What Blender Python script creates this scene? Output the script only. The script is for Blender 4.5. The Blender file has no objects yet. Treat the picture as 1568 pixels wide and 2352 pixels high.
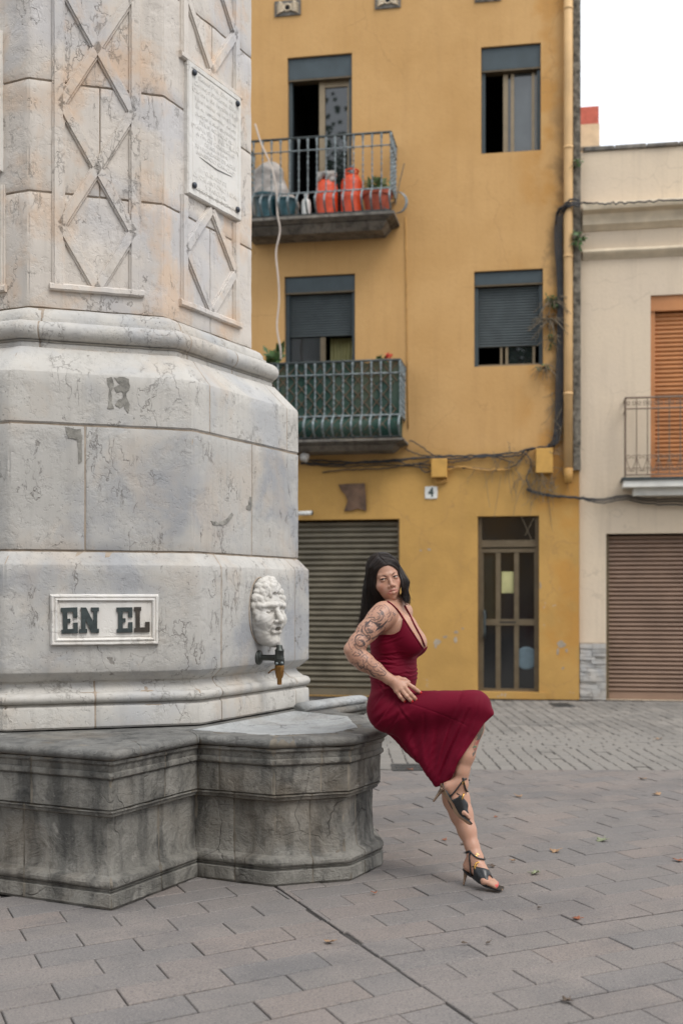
import bpy, bmesh, math, random
import numpy as np
from mathutils import Vector, Matrix, noise

random.seed(7)
SC = bpy.context.scene
COL = SC.collection
FPX = 2690.0          # focal length in units of a 1568 x 2352 picture
CAMH = 1.34

# ------------------------------------------------------------------ camera
cam_d = bpy.data.cameras.new('camera')
cam = bpy.data.objects.new('camera', cam_d)
COL.objects.link(cam)
cam.location = (0, 0, CAMH)
cam.rotation_euler = (math.radians(90), 0, 0)
cam_d.sensor_fit = 'VERTICAL'
cam_d.sensor_height = 36.0
cam_d.lens = FPX / 2352 * 36.0
cam_d.shift_y = (1370 - 1176) / 2352
cam_d.clip_end = 500
cam_d.dof.use_dof = True
cam_d.dof.focus_distance = 5.5
cam_d.dof.aperture_fstop = 2.3
SC.camera = cam

# ------------------------------------------------------------------ sky, sun, exposure
SUN_EL, SUN_AZ = math.radians(55), math.radians(138)   # azimuth: direction the light comes from, clockwise from +Y
world = bpy.data.worlds.new('World')
SC.world = world
world.use_nodes = True
wn = world.node_tree.nodes
wl = world.node_tree.links
bg = wn['Background']
sky = wn.new('ShaderNodeTexSky')
sky.sky_type = 'NISHITA'
sky.sun_disc = False
sky.sun_elevation = SUN_EL
sky.sun_rotation = SUN_AZ
sky.dust_density = 4.0
sky.ozone_density = 1.0
wmix = wn.new('ShaderNodeMix')          # thin overcast: the blue is mostly veiled by white cloud
wmix.data_type = 'RGBA'
wmix.inputs[0].default_value = 0.82
wl.new(sky.outputs[0], wmix.inputs[6])
wmix.inputs[7].default_value = (8.6, 8.9, 9.3, 1)
wl.new(wmix.outputs[2], bg.inputs[0])
bg.inputs[1].default_value = 0.10
sun_d = bpy.data.lights.new('sun', 'SUN')
sun_d.energy = 1.15
sun_d.angle = math.radians(28)
sun_d.color = (1.0, 0.97, 0.93)
sun = bpy.data.objects.new('sun', sun_d)
COL.objects.link(sun)
_sd = Vector((math.sin(SUN_AZ) * math.cos(SUN_EL), math.cos(SUN_AZ) * math.cos(SUN_EL), math.sin(SUN_EL)))
sun.rotation_euler = _sd.to_track_quat('Z', 'Y').to_euler()
sun.location = _sd * 40
SC.view_settings.view_transform = 'Standard'
SC.view_settings.look = 'None'
SC.view_settings.gamma = 1.0
SC.view_settings.use_curve_mapping = False
SC.view_settings.exposure = 0.80
SC.render.engine = 'CYCLES'
SC.cycles.use_denoising = True
SC.cycles.max_bounces = 8
SC.cycles.transparent_max_bounces = 16
SC.cycles.caustics_reflective = False
SC.cycles.caustics_refractive = False

# ------------------------------------------------------------------ naming helpers
def tag(o, label=None, cat=None, group=None, kind=None):
    if label: o['label'] = label
    if cat: o['category'] = cat
    if group: o['group'] = group
    if kind: o['kind'] = kind
    return o

def thing(name, loc, label, cat, group=None, rz=0.0):
    o = bpy.data.objects.new(name, None)
    o.empty_display_size = 0.1
    o.location = loc
    o.rotation_euler = (0, 0, rz)
    COL.objects.link(o)
    return tag(o, label, cat, group)

def parent_world(o, parent):
    """child keeps its world coordinates"""
    if parent is None: return o
    m = Matrix.Identity(4)
    q = parent
    chain = []
    while q is not None:
        chain.append(q); q = q.parent
    for q in reversed(chain):
        m = m @ q.matrix_parent_inverse @ q.matrix_basis
    o.parent = parent
    o.matrix_parent_inverse = m.inverted()
    return o

def obj(name, me, parent=None, local=False):
    o = bpy.data.objects.new(name, me)
    COL.objects.link(o)
    if parent is not None:
        if local: o.parent = parent
        else: parent_world(o, parent)
    return o

def mesh(name, verts, faces, mat, smooth=False):
    me = bpy.data.meshes.new(name)
    me.from_pydata([tuple(v) for v in verts], [], faces)
    if isinstance(mat, (list, tuple)):
        for m in mat: me.materials.append(m)
    else:
        me.materials.append(mat)
    if smooth: me.polygons.foreach_set('use_smooth', [True] * len(me.polygons))
    me.update()
    return me

class MB:
    """collects simple solids into one mesh"""
    def __init__(s): s.v = []; s.f = []; s.m = []
    def add(s, vs, fs, mi=0):
        o = len(s.v); s.v += [tuple(v) for v in vs]
        for f in fs: s.f.append(tuple(i + o for i in f)); s.m.append(mi)
        return s
    def hexa(s, c, mi=0):          # 8 corners: bottom ring 0-3, top ring 4-7
        return s.add(c, [(0, 3, 2, 1), (4, 5, 6, 7), (0, 1, 5, 4), (1, 2, 6, 5), (2, 3, 7, 6), (3, 0, 4, 7)], mi)
    def box(s, x0, x1, y0, y1, z0, z1, mi=0):
        return s.hexa([(x0, y0, z0), (x1, y0, z0), (x1, y1, z0), (x0, y1, z0), (x0, y0, z1), (x1, y0, z1), (x1, y1, z1), (x0, y1, z1)], mi)
    def tube(s, pts, r, n=8, mi=0, cap=True, flat=None):
        pts = [Vector(p) for p in pts]
        m = len(pts)
        rs = r if isinstance(r, (list, tuple)) else [r] * m
        t0 = (pts[1] - pts[0]).normalized()
        ref = Vector((0, 0, 1)) if abs(t0.z) < .9 else Vector((1, 0, 0))
        a = t0.cross(ref).normalized()
        vs = []
        for i, p in enumerate(pts):
            t = (pts[min(i + 1, m - 1)] - pts[max(i - 1, 0)])
            t = t.normalized() if t.length > 1e-9 else t0
            a = (a - t * a.dot(t))
            a = a.normalized() if a.length > 1e-6 else t.orthogonal().normalized()
            b = t.cross(a)
            for k in range(n):
                an = 2 * math.pi * k / n
                fb = flat if flat else 1.0
                vs.append(p + (a * math.cos(an) + b * math.sin(an) * fb) * rs[i])
        fs = []
        for i in range(m - 1):
            for k in range(n):
                k2 = (k + 1) % n
                fs.append((i * n + k, i * n + k2, (i + 1) * n + k2, (i + 1) * n + k))
        if cap:
            fs.append(tuple(range(n - 1, -1, -1))); fs.append(tuple((m - 1) * n + k for k in range(n)))
        return s.add(vs, fs, mi)
    def lathe(s, prof, c=(0, 0, 0), n=20, mi=0, axis=None):
        c = Vector(c)
        R = Vector((0, 0, 1)).rotation_difference(Vector(axis)).to_matrix() if axis is not None else None
        vs = []
        for r, z in prof:
            for k in range(n):
                an = 2 * math.pi * k / n
                p = Vector((r * math.cos(an), r * math.sin(an), z))
                vs.append(c + (R @ p if R else p))
        fs = []
        for i in range(len(prof) - 1):
            for k in range(n):
                k2 = (k + 1) % n
                fs.append((i * n + k, i * n + k2, (i + 1) * n + k2, (i + 1) * n + k))
        fs.append(tuple(range(n - 1, -1, -1))); fs.append(tuple((len(prof) - 1) * n + k for k in range(n)))
        return s.add(vs, fs, mi)
    def me(s, name, mat, smooth=False):
        me = mesh(name, s.v, s.f, mat, smooth)
        if any(s.m): me.polygons.foreach_set('material_index', s.m)
        return me
    def build(s, name, mat, parent=None, smooth=False, local=False):
        return obj(name, s.me(name, mat, smooth), parent, local)

def sharp(o, deg=35):
    """smooth shading with creases kept"""
    bm = bmesh.new(); bm.from_mesh(o.data)
    lim = math.radians(deg)
    for e in bm.edges:
        if len(e.link_faces) == 2: e.smooth = e.calc_face_angle(0) < lim
    for f in bm.faces: f.smooth = True
    bm.to_mesh(o.data); bm.free()
    return o

def bevel(o, w, seg=1, deg=30):
    bm = bmesh.new(); bm.from_mesh(o.data)
    es = [e for e in bm.edges if len(e.link_faces) == 2 and e.calc_face_angle(0) > math.radians(deg)]
    bmesh.ops.bevel(bm, geom=es, offset=w, segments=seg, profile=.5, affect='EDGES')
    bm.to_mesh(o.data); bm.free()
    return o

def px(x, y, Y):
    """world point seen at picture position (x, y) at depth Y"""
    return Vector(((x - 784) / FPX * Y, Y, CAMH + (1370 - y) / FPX * Y))

def ground(x, y, z=0.0):
    return px(x, y, (CAMH - z) * FPX / (y - 1370))

# ------------------------------------------------------------------ material helpers
class NT:
    def __init__(s, name):
        s.mat = bpy.data.materials.new(name); s.mat.use_nodes = True
        s.t = s.mat.node_tree; s.N = s.t.nodes; s.L = s.t.links
        s.b = s.N['Principled BSDF']; s.out = s.N['Material Output']
        s._pos = None
    def node(s, typ, ins=None, **props):
        n = s.N.new(typ)
        for k, v in props.items(): setattr(n, k, v)
        for k, v in (ins or {}).items(): s.set(n.inputs[k], v)
        return n
    def set(s, sock, v):
        if isinstance(v, bpy.types.NodeSocket): s.L.new(v, sock)
        elif isinstance(v, (tuple, list)) and sock.type == 'RGBA' and len(v) == 3: sock.default_value = (*v, 1)
        else: sock.default_value = v
    def pos(s):
        if s._pos is None: s._pos = s.node('ShaderNodeNewGeometry').outputs['Position']
        return s._pos
    def objco(s): return s.node('ShaderNodeTexCoord').outputs['Object']
    def rand(s): return s.node('ShaderNodeObjectInfo').outputs['Random']
    def map(s, v, scale=(1, 1, 1), loc=(0, 0, 0), rot=(0, 0, 0)):
        return s.node('ShaderNodeMapping', {0: v, 1: loc, 2: rot, 3: scale}).outputs[0]
    def noise(s, scale, detail=4, rough=.55, v=None, dist=0.0):
        n = s.node('ShaderNodeTexNoise', {'Vector': v if v is not None else s.pos(), 'Scale': scale, 'Detail': detail, 'Roughness': rough, 'Distortion': dist})
        return n.outputs[0]
    def noisec(s, scale, detail=3, v=None):
        n = s.node('ShaderNodeTexNoise', {'Vector': v if v is not None else s.pos(), 'Scale': scale, 'Detail': detail})
        return n.outputs[1]
    def voro(s, scale, v=None, feature='F1', out=0, rnd=1.0):
        n = s.node('ShaderNodeTexVoronoi', {'Vector': v if v is not None else s.pos(), 'Scale': scale, 'Randomness': rnd}, feature=feature)
        return n.outputs[out]
    def ramp(s, f, stops, interp='LINEAR'):
        n = s.node('ShaderNodeValToRGB', {0: f}); cr = n.color_ramp; cr.interpolation = interp
        while len(cr.elements) < len(stops): cr.elements.new(.5)
        for e, (p, c) in zip(cr.elements, stops):
            e.position = p; e.color = (c, c, c, 1) if isinstance(c, (int, float)) else (*c, 1)
        return n.outputs[0]
    def rng(s, f, a, b, c=0.0, d=1.0):
        return s.node('ShaderNodeMapRange', {0: f, 1: a, 2: b, 3: c, 4: d}, clamp=True).outputs[0]
    def mix(s, f, a, b, mode='MIX'):
        n = s.node('ShaderNodeMix', None, data_type='RGBA', blend_type=mode)
        s.set(n.inputs[0], f); s.set(n.inputs[6], a); s.set(n.inputs[7], b)
        return n.outputs[2]
    def math(s, op, a, b=0.0):
        n = s.node('ShaderNodeMath', {0: a, 1: b}, operation=op)
        return n.outputs[0]
    def sep(s, v):
        n = s.node('ShaderNodeSeparateXYZ', {0: v}); return n.outputs
    def vmath(s, op, a, b):
        return s.node('ShaderNodeVectorMath', {0: a, 1: b}, operation=op).outputs[0]
    def warp(s, amt, scale, v=None):
        v = v if v is not None else s.pos()
        c = s.vmath('SUBTRACT', s.noisec(scale, 3, v), (.5, .5, .5))
        return s.vmath('ADD', v, s.node('ShaderNodeVectorMath', {0: c, 'Scale': amt}, operation='SCALE').outputs[0])
    def bump(s, h, strength=.4, dist=.01, normal=None):
        n = s.node('ShaderNodeBump', {'Height': h, 'Strength': strength, 'Distance': dist})
        if normal is not None: s.L.new(normal, n.inputs['Normal'])
        return n.outputs[0]
    def done(s, color=None, rough=.8, normal=None, metal=0.0, spec=.5, **kw):
        if color is not None: s.set(s.b.inputs['Base Color'], color)
        s.set(s.b.inputs['Roughness'], rough); s.set(s.b.inputs['Metallic'], metal)
        s.b.inputs['Specular IOR Level'].default_value = spec
        if normal is not None: s.L.new(normal, s.b.inputs['Normal'])
        for k, v in kw.items(): s.set(s.b.inputs[k.replace('_', ' ')], v)
        return s.mat

def plain(name, col, rough=.6, metal=0.0, var=.12, scale=14, spec=.5, bump=.15):
    m = NT(name)
    n = m.noise(scale, 5)
    c = m.mix(m.rng(n, .3, .7), tuple(x * (1 - var) for x in col), tuple(min(1, x * (1 + var)) for x in col))
    r = m.rng(m.noise(scale * 2.3, 3), .3, .7, max(.05, rough - .08), min(1, rough + .08))
    return m.done(c, r, m.bump(m.noise(scale * 6, 4), bump, .004), metal, spec)
# ------------------------------------------------------------------ materials
def marble(name, base, cool, warm, warm_amt=.5, cool_amt=.5, crack=1.0, speck=.4, tint=.10):
    m = NT(name)
    w = m.warp(.10, 5.0)
    w2 = m.warp(.35, 2.2)
    r = m.rand()
    off = m.vmath('ADD', m.pos(), m.node('ShaderNodeCombineXYZ', {0: m.math('MULTIPLY', r, 7.0), 1: m.math('MULTIPLY', r, 3.0), 2: m.math('MULTIPLY', r, 5.0)}).outputs[0])
    c = m.mix(m.rng(m.noise(1.7, 6, .6, off), .36, .66), base, tuple(x * .86 for x in base))
    c = m.mix(m.math('MULTIPLY', m.rng(m.noise(1.6, 5, .55, w2), .48, .60), cool_amt), c, cool)
    c = m.mix(m.math('MULTIPLY', m.rng(m.noise(2.6, 6, .62, m.map(w2, (1, 1, .8), (4.1, 2, 7))), .50, .64), warm_amt), c, warm)
    # streaks of runoff
    st = m.noise(4.0, 5, .6, m.map(m.pos(), (5, 5, .55)))
    c = m.mix(m.math('MULTIPLY', m.rng(st, .52, .74), .35), c, tuple(x * .52 for x in base))
    # soot and lichen specks
    sp = m.math('MULTIPLY', m.rng(m.noise(70, 3, .7), .60, .72), m.rng(m.noise(3.1, 3), .45, .65))
    c = m.mix(m.math('MULTIPLY', sp, speck), c, (.10, .10, .095))
    # veins and hairline cracks
    def vein(scale, wd, seed, msk, wamt=.16):
        v = m.voro(scale, m.map(m.warp(wamt, 6.0), (1, 1, 1), (seed, seed * 2, 0)), 'DISTANCE_TO_EDGE')
        return m.math('MULTIPLY', m.rng(v, wd, 0.0), m.rng(m.noise(2.4, 3, .5, m.map(m.pos(), (1, 1, 1), (seed, 0, seed))), msk, msk + .1))
    def contour(scale, wd, seed, msk, mscale, sq=(1, 1, .6)):
        # hairline cracks: level lines of a rough noise, broken up by a mask
        v = m.math('ABSOLUTE', m.math('SUBTRACT', m.noise(scale, 7, .58, m.map(off, sq, (seed, seed * .7, seed * 1.3))), .5))
        return m.math('MULTIPLY', m.rng(v, wd, wd * .25), m.rng(m.noise(mscale, 4, .6, m.map(off, (1, 1, 1), (seed * 2, seed, 0))), msk, msk + .05))
    k1 = contour(1.3, .0026, 3.3, .50, 1.4); k2 = contour(3.6, .0052, 9.1, .55, 2.2); k3 = contour(11.0, .016, 5.7, .55, 2.6, (1, 1, .4))
    k4 = m.math('MULTIPLY', m.rng(m.noise(16, 6, .68, m.map(m.warp(.08, 6), (1, 1, .45))), .635, .68), m.rng(m.noise(2.0, 3, .5, m.map(m.pos(), (1, 1, 1), (8, 1, 2))), .44, .60))
    k = m.math('MAXIMUM', m.math('MAXIMUM', k1, k4), m.math('MAXIMUM', k2, m.math('MULTIPLY', k3, .8)))
    c = m.mix(m.math('MULTIPLY', k, .60 * crack), c, (.10, .085, .07))
    # tint of each block
    c = m.mix(m.rng(r, 0, 1, 0, tint * 2), c, tuple(x * .72 for x in base))
    pit = m.rng(m.noise(34, 4, .7), .30, .42)
    spall = m.rng(m.noise(7, 6, .65, w), .30, .50)
    h = m.math('ADD', m.math('MULTIPLY', spall, .6), m.math('ADD', m.math('MULTIPLY', pit, .35), m.math('MULTIPLY', k, -.7)))
    nb = m.bump(m.noise(120, 3), .12, .004, m.bump(h, .55, .010))
    return m.done(c, m.rng(m.noise(6, 3), .3, .7, .55, .82), nb, 0, .35)

M = {}
M['marble_warm'] = marble('marble_warm', (.640, .585, .522), (.475, .470, .480), (.60, .430, .295), .80, .75, .9, .35)
M['marble_grey'] = marble('marble_grey', (.475, .458, .426), (.295, .302, .315), (.47, .385, .30), .42, .95, 1.1, .9)
M['marble_light'] = marble('marble_light', (.505, .484, .445), (.37, .378, .388), (.46, .375, .285), .45, .75, .8, 1.1)
M['mask_stone'] = marble('mask_stone', (.585, .56, .515), (.42, .42, .42), (.42, .35, .27), .55, .6, .5, 1.0, .02)
M['marble_white'] = marble('marble_white', (.70, .675, .63), (.66, .66, .665), (.66, .56, .44), .30, .25, .25, .12, .02)

def weathered(name, light, mid, dark, damt=1.0, tex=1.0):
    m = NT(name)
    w = m.warp(.25, 3.0)
    r = m.rand()
    c = m.mix(m.rng(m.noise(2.2, 7, .65, w), .34, .62), mid, light)
    st = m.noise(3.2, 6, .6, m.map(m.warp(.1, 4), (3.2, 3.2, .55)))
    c = m.mix(m.math('MULTIPLY', m.rng(st, .47, .66), .66 * damt), c, dark)
    c = m.mix(m.math('MULTIPLY', m.rng(m.noise(5.5, 6, .7, w), .54, .70), .7 * damt), c, tuple(x * .7 for x in dark))
    c = m.mix(m.math('MULTIPLY', m.rng(m.noise(1.6, 5, .6, m.map(w, (1, 1, 1), (3, 9, 1))), .52, .68), .45), c, (.20, .155, .105))
    c = m.mix(m.math('MULTIPLY', m.rng(m.noise(11, 5, .7, m.map(w, (1, 1, 1), (13, 9, 1))), .62, .72), .6), c, (.42, .40, .36))
    v = m.voro(5.5, m.map(m.warp(.2, 5), (1, 1, .6)), 'DISTANCE_TO_EDGE')
    k = m.math('MULTIPLY', m.rng(v, .02, 0.0), m.rng(m.noise(2.0, 3), .50, .6))
    c = m.mix(m.math('MULTIPLY', k, .7), c, (.03, .028, .025))
    c = m.mix(m.rng(r, 0, 1, 0, .30), c, tuple(x * .75 for x in mid))
    sp = m.rng(m.noise(55, 4, .7), .60, .72)
    c = m.mix(m.math('MULTIPLY', sp, .5), c, tuple(x * .4 for x in dark))
    h = m.math('ADD', m.math('MULTIPLY', m.rng(m.noise(9, 7, .7, w), .25, .6), 1.0), m.math('ADD', m.math('MULTIPLY', m.noise(45, 5, .7), .5), m.math('MULTIPLY', k, -.6)))
    return m.done(c, m.rng(m.noise(6, 3), .3, .7, .62, .9), m.bump(h, .75 * tex, .014), 0, .3)

M['plinth'] = weathered('plinth_stone', (.275, .262, .232), (.142, .136, .120), (.020, .021, .022), 1.12)
M['rim'] = weathered('rim_stone', (.235, .230, .212), (.135, .133, .125), (.034, .035, .035), .9)
M['dish'] = weathered('dish_stone', (.46, .47, .46), (.36, .37, .37), (.16, .16, .16), .45)
M['mortar'] = plain('mortar', (.31, .255, .20), .9, var=.25, scale=20, bump=.5)
M['mortar_dark'] = plain('mortar_dark', (.150, .132, .105), .9, var=.6, scale=9, bump=.5)

def paver_mat():
    m = NT('paver_concrete')
    r = m.rand()
    c = m.mix(m.rng(m.noise(2.1, 4), .35, .65), (.183, .166, .153), (.232, .202, .182))
    c = m.mix(m.rng(r, 0, 1, 0, .55), c, (.155, .152, .152))
    c = m.mix(m.math('MULTIPLY', m.rng(m.math('FRACT', m.math('MULTIPLY', r, 7.31)), .55, 1), .5), c, (.235, .190, .165))
    c = m.mix(m.math('MULTIPLY', m.rng(m.noise(1.1, 6, .65, m.warp(.3, 2)), .49, .62), .55), c, (.118, .114, .114))
    c = m.mix(m.math('MULTIPLY', m.rng(m.noise(4.5, 6, .7, m.warp(.3, 3)), .56, .70), .45), c, (.10, .096, .096))
    g = m.noise(105, 4, .8)
    c = m.mix(m.math('MULTIPLY', m.rng(g, .50, .62), .72), c, (.080, .076, .080))
    c = m.mix(m.math('MULTIPLY', m.rng(m.noise(140, 3, .75, m.map(m.pos(), (1, 1, 1), (7, 3, 1))), .56, .66), .45), c, (.40, .36, .32))
    bl = m.rng(m.voro(3.3, m.warp(.08, 9)), .085, .045)
    c = m.mix(m.math('MULTIPLY', m.math('MULTIPLY', bl, m.rng(m.noise(2.3, 2), .48, .55)), .65), c, (.06, .058, .06))
    return m.done(c, m.rng(m.noise(5, 3), .3, .7, .62, .85), m.bump(m.noise(120, 4, .75), .6, .006), 0, .3)
M['paver'] = paver_mat()
M['cobble'] = None
def cobble_mat():
    m = NT('street_setts')
    r = m.rand()
    isl = m.node('ShaderNodeNewGeometry').outputs['Random Per Island']
    c = m.mix(isl, (.175, .165, .150), (.250, .232, .208))
    c = m.mix(m.rng(r, 0, 1, 0, .4), c, (.20, .19, .175))
    c = m.mix(m.math('MULTIPLY', m.rng(m.noise(.7, 5, .6), .48, .66), .6), c, (.13, .125, .115))
    c = m.mix(m.math('MULTIPLY', m.rng(m.noise(60, 3, .7), .55, .7), .4), c, (.09, .085, .08))
    return m.done(c, .8, m.bump(m.noise(60, 4, .7), .3, .006), 0, .35)
M['cobble'] = cobble_mat()
def joint_mat():
    m = NT('joint_sand')
    c = m.mix(m.rng(m.noise(2.6, 4, .6), .36, .66), (.085, .078, .072), (.030, .028, .027))
    return m.done(c, .95, m.bump(m.noise(90, 3), .4, .005), 0, .2)
M['joint'] = joint_mat()

def plaster(name, base, patch, dark, low=None, streaky=.4):
    m = NT(name)
    p = m.pos(); z = m.sep(p)[2]; x = m.sep(p)[0]
    w = m.warp(.5, 1.2)
    c = m.mix(m.rng(m.noise(.9, 6, .6, w), .36, .66), base, patch)
    if low is not None:
        zz = m.math('ADD', z, m.rng(m.noise(1.2, 3), .3, .7, -.10, .10))
        c = m.mix(m.rng(zz, 3.35, 3.0), c, m.mix(m.rng(m.noise(1.4, 6, .6, w), .38, .62), low, tuple(v * .84 for v in low)))
        # mould on the strip beside the downpipe, thickest half way up
        mo = m.math('MULTIPLY', m.rng(m.math('ADD', x, m.rng(m.noise(2.2, 6, .7), .25, .75, -.22, .22)), 2.66, 2.86),
                    m.rng(m.math('ABSOLUTE', m.math('SUBTRACT', z, 5.3)), 2.9, 1.2))
        c = m.mix(m.math('MULTIPLY', mo, .85), c, (.105, .075, .05))
        orr = m.math('MULTIPLY', m.rng(x, 2.2, 2.6), m.rng(m.noise(1.8, 4), .5, .62))
        c = m.mix(m.math('MULTIPLY', orr, .5), c, (.47, .22, .045))
        # bare spots where the paint has flaked
        fl = m.math('MULTIPLY', m.rng(m.noise(5.5, 5, .6, m.map(w, (1, 1, 1), (2, 5, 1))), .665, .68), m.rng(z, 1.5, 1.1))
        c = m.mix(m.math('MULTIPLY', fl, .9), c, (.40, .36, .31))
    st = m.noise(2.2, 5, .6, m.map(p, (4.5, 4.5, .3)))
    c = m.mix(m.math('MULTIPLY', m.rng(st, .50, .72), streaky), c, dark)
    c = m.mix(m.math('MULTIPLY', m.rng(m.noise(18, 5, .7), .55, .75), .25), c, dark)
    v = m.voro(.8, m.warp(.4, 3), 'DISTANCE_TO_EDGE')
    k = m.math('MULTIPLY', m.rng(v, .006, 0.0), m.rng(m.noise(.8, 2), .5, .55))
    c = m.mix(m.math('MULTIPLY', k, .5), c, dark)
    h = m.math('ADD', m.noise(28, 5, .7), m.math('MULTIPLY', m.noise(3, 3), .7))
    return m.done(c, .88, m.bump(h, .35, .012), 0, .25)
M['yellow'] = plaster('ochre_plaster', (.560, .340, .142), (.495, .290, .112), (.33, .19, .080), (.500, .295, .090), .16)
M['cream'] = plaster('cream_plaster', (.66, .545, .405), (.62, .515, .395), (.44, .36, .27), None, .32)
M['cream_trim'] = plain('cream_trim', (.62, .52, .38), .8, var=.14, scale=6)
M['pebble'] = plain('mossy_render', (.14, .125, .10), .95, var=.75, scale=16, bump=.9)
M['teal_metal'] = plain('grey_blue_metal', (.042, .060, .068), .5, .0, .14, 5, bump=.05)
M['slat_teal'] = plain('slat_grey_blue', (.080, .098, .102), .5, .0, .16, 5, bump=.05)
M['tan_alu'] = plain('tan_aluminium', (.24, .185, .115), .4, .35, .1, 9, bump=.05)
M['bronze_alu'] = plain('bronze_aluminium', (.155, .120, .075), .42, .4, .14, 9, bump=.05)
M['slat_brown'] = plain('slat_brown', (.245, .160, .112), .5, 0, .14, 3, bump=.05)
M['slat_olive'] = plain('slat_olive', (.130, .112, .078), .5, 0, .25, 3, bump=.05)
M['slat_orange'] = plain('slat_orange', (.47, .200, .072), .5, 0, .1, 4, bump=.05)
M['iron'] = plain('grey_iron', (.175, .205, .212), .5, .1, .6, 30, bump=.2)
M['iron_dark'] = plain('dark_iron', (.045, .055, .055), .55, .3, .4, 18, bump=.2)
M['iron_brown'] = plain('brown_iron', (.19, .135, .095), .6, .1, .25, 18, bump=.2)
M['cable'] = plain('black_cable', (.030, .030, .032), .6, 0, .4, 10)
M['cable_ochre'] = plain('painted_cable', (.42, .23, .06), .7, 0, .3, 10)
M['cable_white'] = plain('pale_cable', (.50, .43, .37), .55, 0, .1, 10)
M['slab'] = weathered('balcony_slab', (.27, .245, .21), (.13, .12, .105), (.028, .029, .030), 1.0, .6)
M['slab_white'] = plain('white_slab', (.66, .65, .60), .7, 0, .12, 5)
M['black'] = plain('dark_room', (.010, .010, .011), .9, 0, .2, 3, bump=0)
M['room'] = plain('dim_room_wall', (.11, .10, .055), .9, 0, .3, 2, bump=0)
M['curtain'] = plain('pale_curtain', (.42, .40, .19), .85, 0, .25, 4, bump=.2)
M['gas_orange'] = plain('orange_paint', (.70, .075, .018), .38, 0, .14, 10, bump=.1)
M['terracotta'] = plain('terracotta', (.40, .085, .045), .75, 0, .2, 9)
M['net'] = None
M['leaf'] = plain('green_leaf', (.060, .115, .035), .55, 0, .5, 20)
M['dry_stem'] = plain('dry_stem', (.17, .135, .09), .85, 0, .4, 20)
M['dry_leaf'] = plain('brown_dry_leaf', (.34, .165, .075), .7, 0, .4, 30)
M['white_paint'] = plain('white_enamel', (.72, .72, .68), .35, 0, .06, 12, bump=.05)
M['ink'] = plain('dark_green_ink', (.03, .05, .045), .45, 0, .2, 12)
M['wood'] = plain('dark_wood', (.13, .075, .045), .75, 0, .45, 7, bump=.4)
M['bamboo'] = plain('cane', (.115, .075, .045), .7, 0, .3, 18)
M['tarp'] = plain('grey_tarpaulin', (.36, .33, .30), .5, 0, .25, 8, bump=.3)
M['teal_plastic'] = plain('teal_plastic', (.02, .07, .085), .4, 0, .5, 8)
M['brass'] = plain('old_brass', (.25, .130, .040), .45, .8, .35, 22, bump=.15)
M['tap_metal'] = plain('dark_bronze', (.055, .060, .055), .42, .7, .5, 16, bump=.2)
M['bolt'] = plain('iron_bolt', (.055, .062, .075), .5, .5, .3, 30)
M['letter'] = plain('iron_letter', (.038, .050, .050), .5, .2, .35, 26, bump=.25)
M['letter_rust'] = plain('rusty_letter', (.045, .036, .028), .6, .2, .35, 26, bump=.25)
M['red_brick'] = plain('red_brick', (.48, .135, .105), .85, 0, .2, 10)

def glass_mat(name, tint=(.02, .025, .025), rough=.06, alpha=None):
    m = NT(name)
    n = m.noise(1.5, 3)
    c = m.mix(m.rng(n, .4, .6), tint, tuple(x * 1.5 for x in tint))
    return m.done(c, m.rng(m.noise(3, 4), .3, .7, rough * .7, rough * 1.5), m.bump(m.noise(1.6, 2), .02, .01), 0, 1.0)
M['glass'] = glass_mat('window_glass', (.010, .013, .013), .015)
M['glass_frost'] = glass_mat('frosted_glass', (.050, .058, .058), .06)
M['glass_dark'] = glass_mat('door_glass', (.006, .007, .008), .10)
def net_mat():
    m = NT('green_shade_net')
    m.mat.use_nodes = True
    c = m.mix(m.rng(m.noise(2.6, 4), .35, .65), (.016, .052, .040), (.042, .075, .060))
    m.done(c, .8, None, 0, .2)
    tr = m.node('ShaderNodeBsdfTransparent')
    mx = m.node('ShaderNodeMixShader', {0: .09})
    m.L.new(m.b.outputs[0], mx.inputs[1]); m.L.new(tr.outputs[0], mx.inputs[2])
    m.L.new(mx.outputs[0], m.out.inputs[0])
    return m.mat
M['net'] = net_mat()
# ------------------------------------------------------------------ ground
g_ = MB(); g_.box(-60, 60, -25, 120, -.30, -.045)
base_ground = tag(g_.build('ground', M['joint']), kind='structure')
# pit of joint sand below the pavers
s_ = MB(); s_.box(-9, 9, -2.0, 9.06, -.045, -.009)
plaza = tag(s_.build('plaza_paving', M['joint']), kind='structure')
s_ = MB(); s_.box(-14, 14, 9.07, 15.9, -.045, -.012)
street = tag(s_.build('street_paving', M['joint']), kind='structure')

# ---- monument frame: a runs out of the basin side, b along it
MC = Vector((-1.5824, 7.0162, 0)); MPHI = math.radians(63.668)
ME = Vector((math.cos(MPHI), math.sin(MPHI), 0)); MN = Vector((math.sin(MPHI), -math.cos(MPHI), 0))
def ML(a, b, z=0.0): return MC + MN * a + ME * b + Vector((0, 0, z))
PLINTH = [(-2.0, -1.545), (1.44, -1.545), (1.44, -.885), (1.855, -.885), (2.125, -.62), (2.125, -.262), (1.80, .26), (1.44, .42), (1.44, 1.0), (-2.0, 1.0)]
def inside(poly, p):
    c = False; j = len(poly) - 1
    for i in range(len(poly)):
        (x1, y1), (x2, y2) = poly[i], poly[j]
        if (y1 > p[1]) != (y2 > p[1]) and p[0] < (x2 - x1) * (p[1] - y1) / (y2 - y1) + x1: c = not c
        j = i
    return c
PW = [tuple(ML(a, b)[:2]) for a, b in PLINTH]
PWIN = [tuple((Vector(p) * .88 + Vector((MC.x, MC.y)) * .12)) for p in PW]

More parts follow.
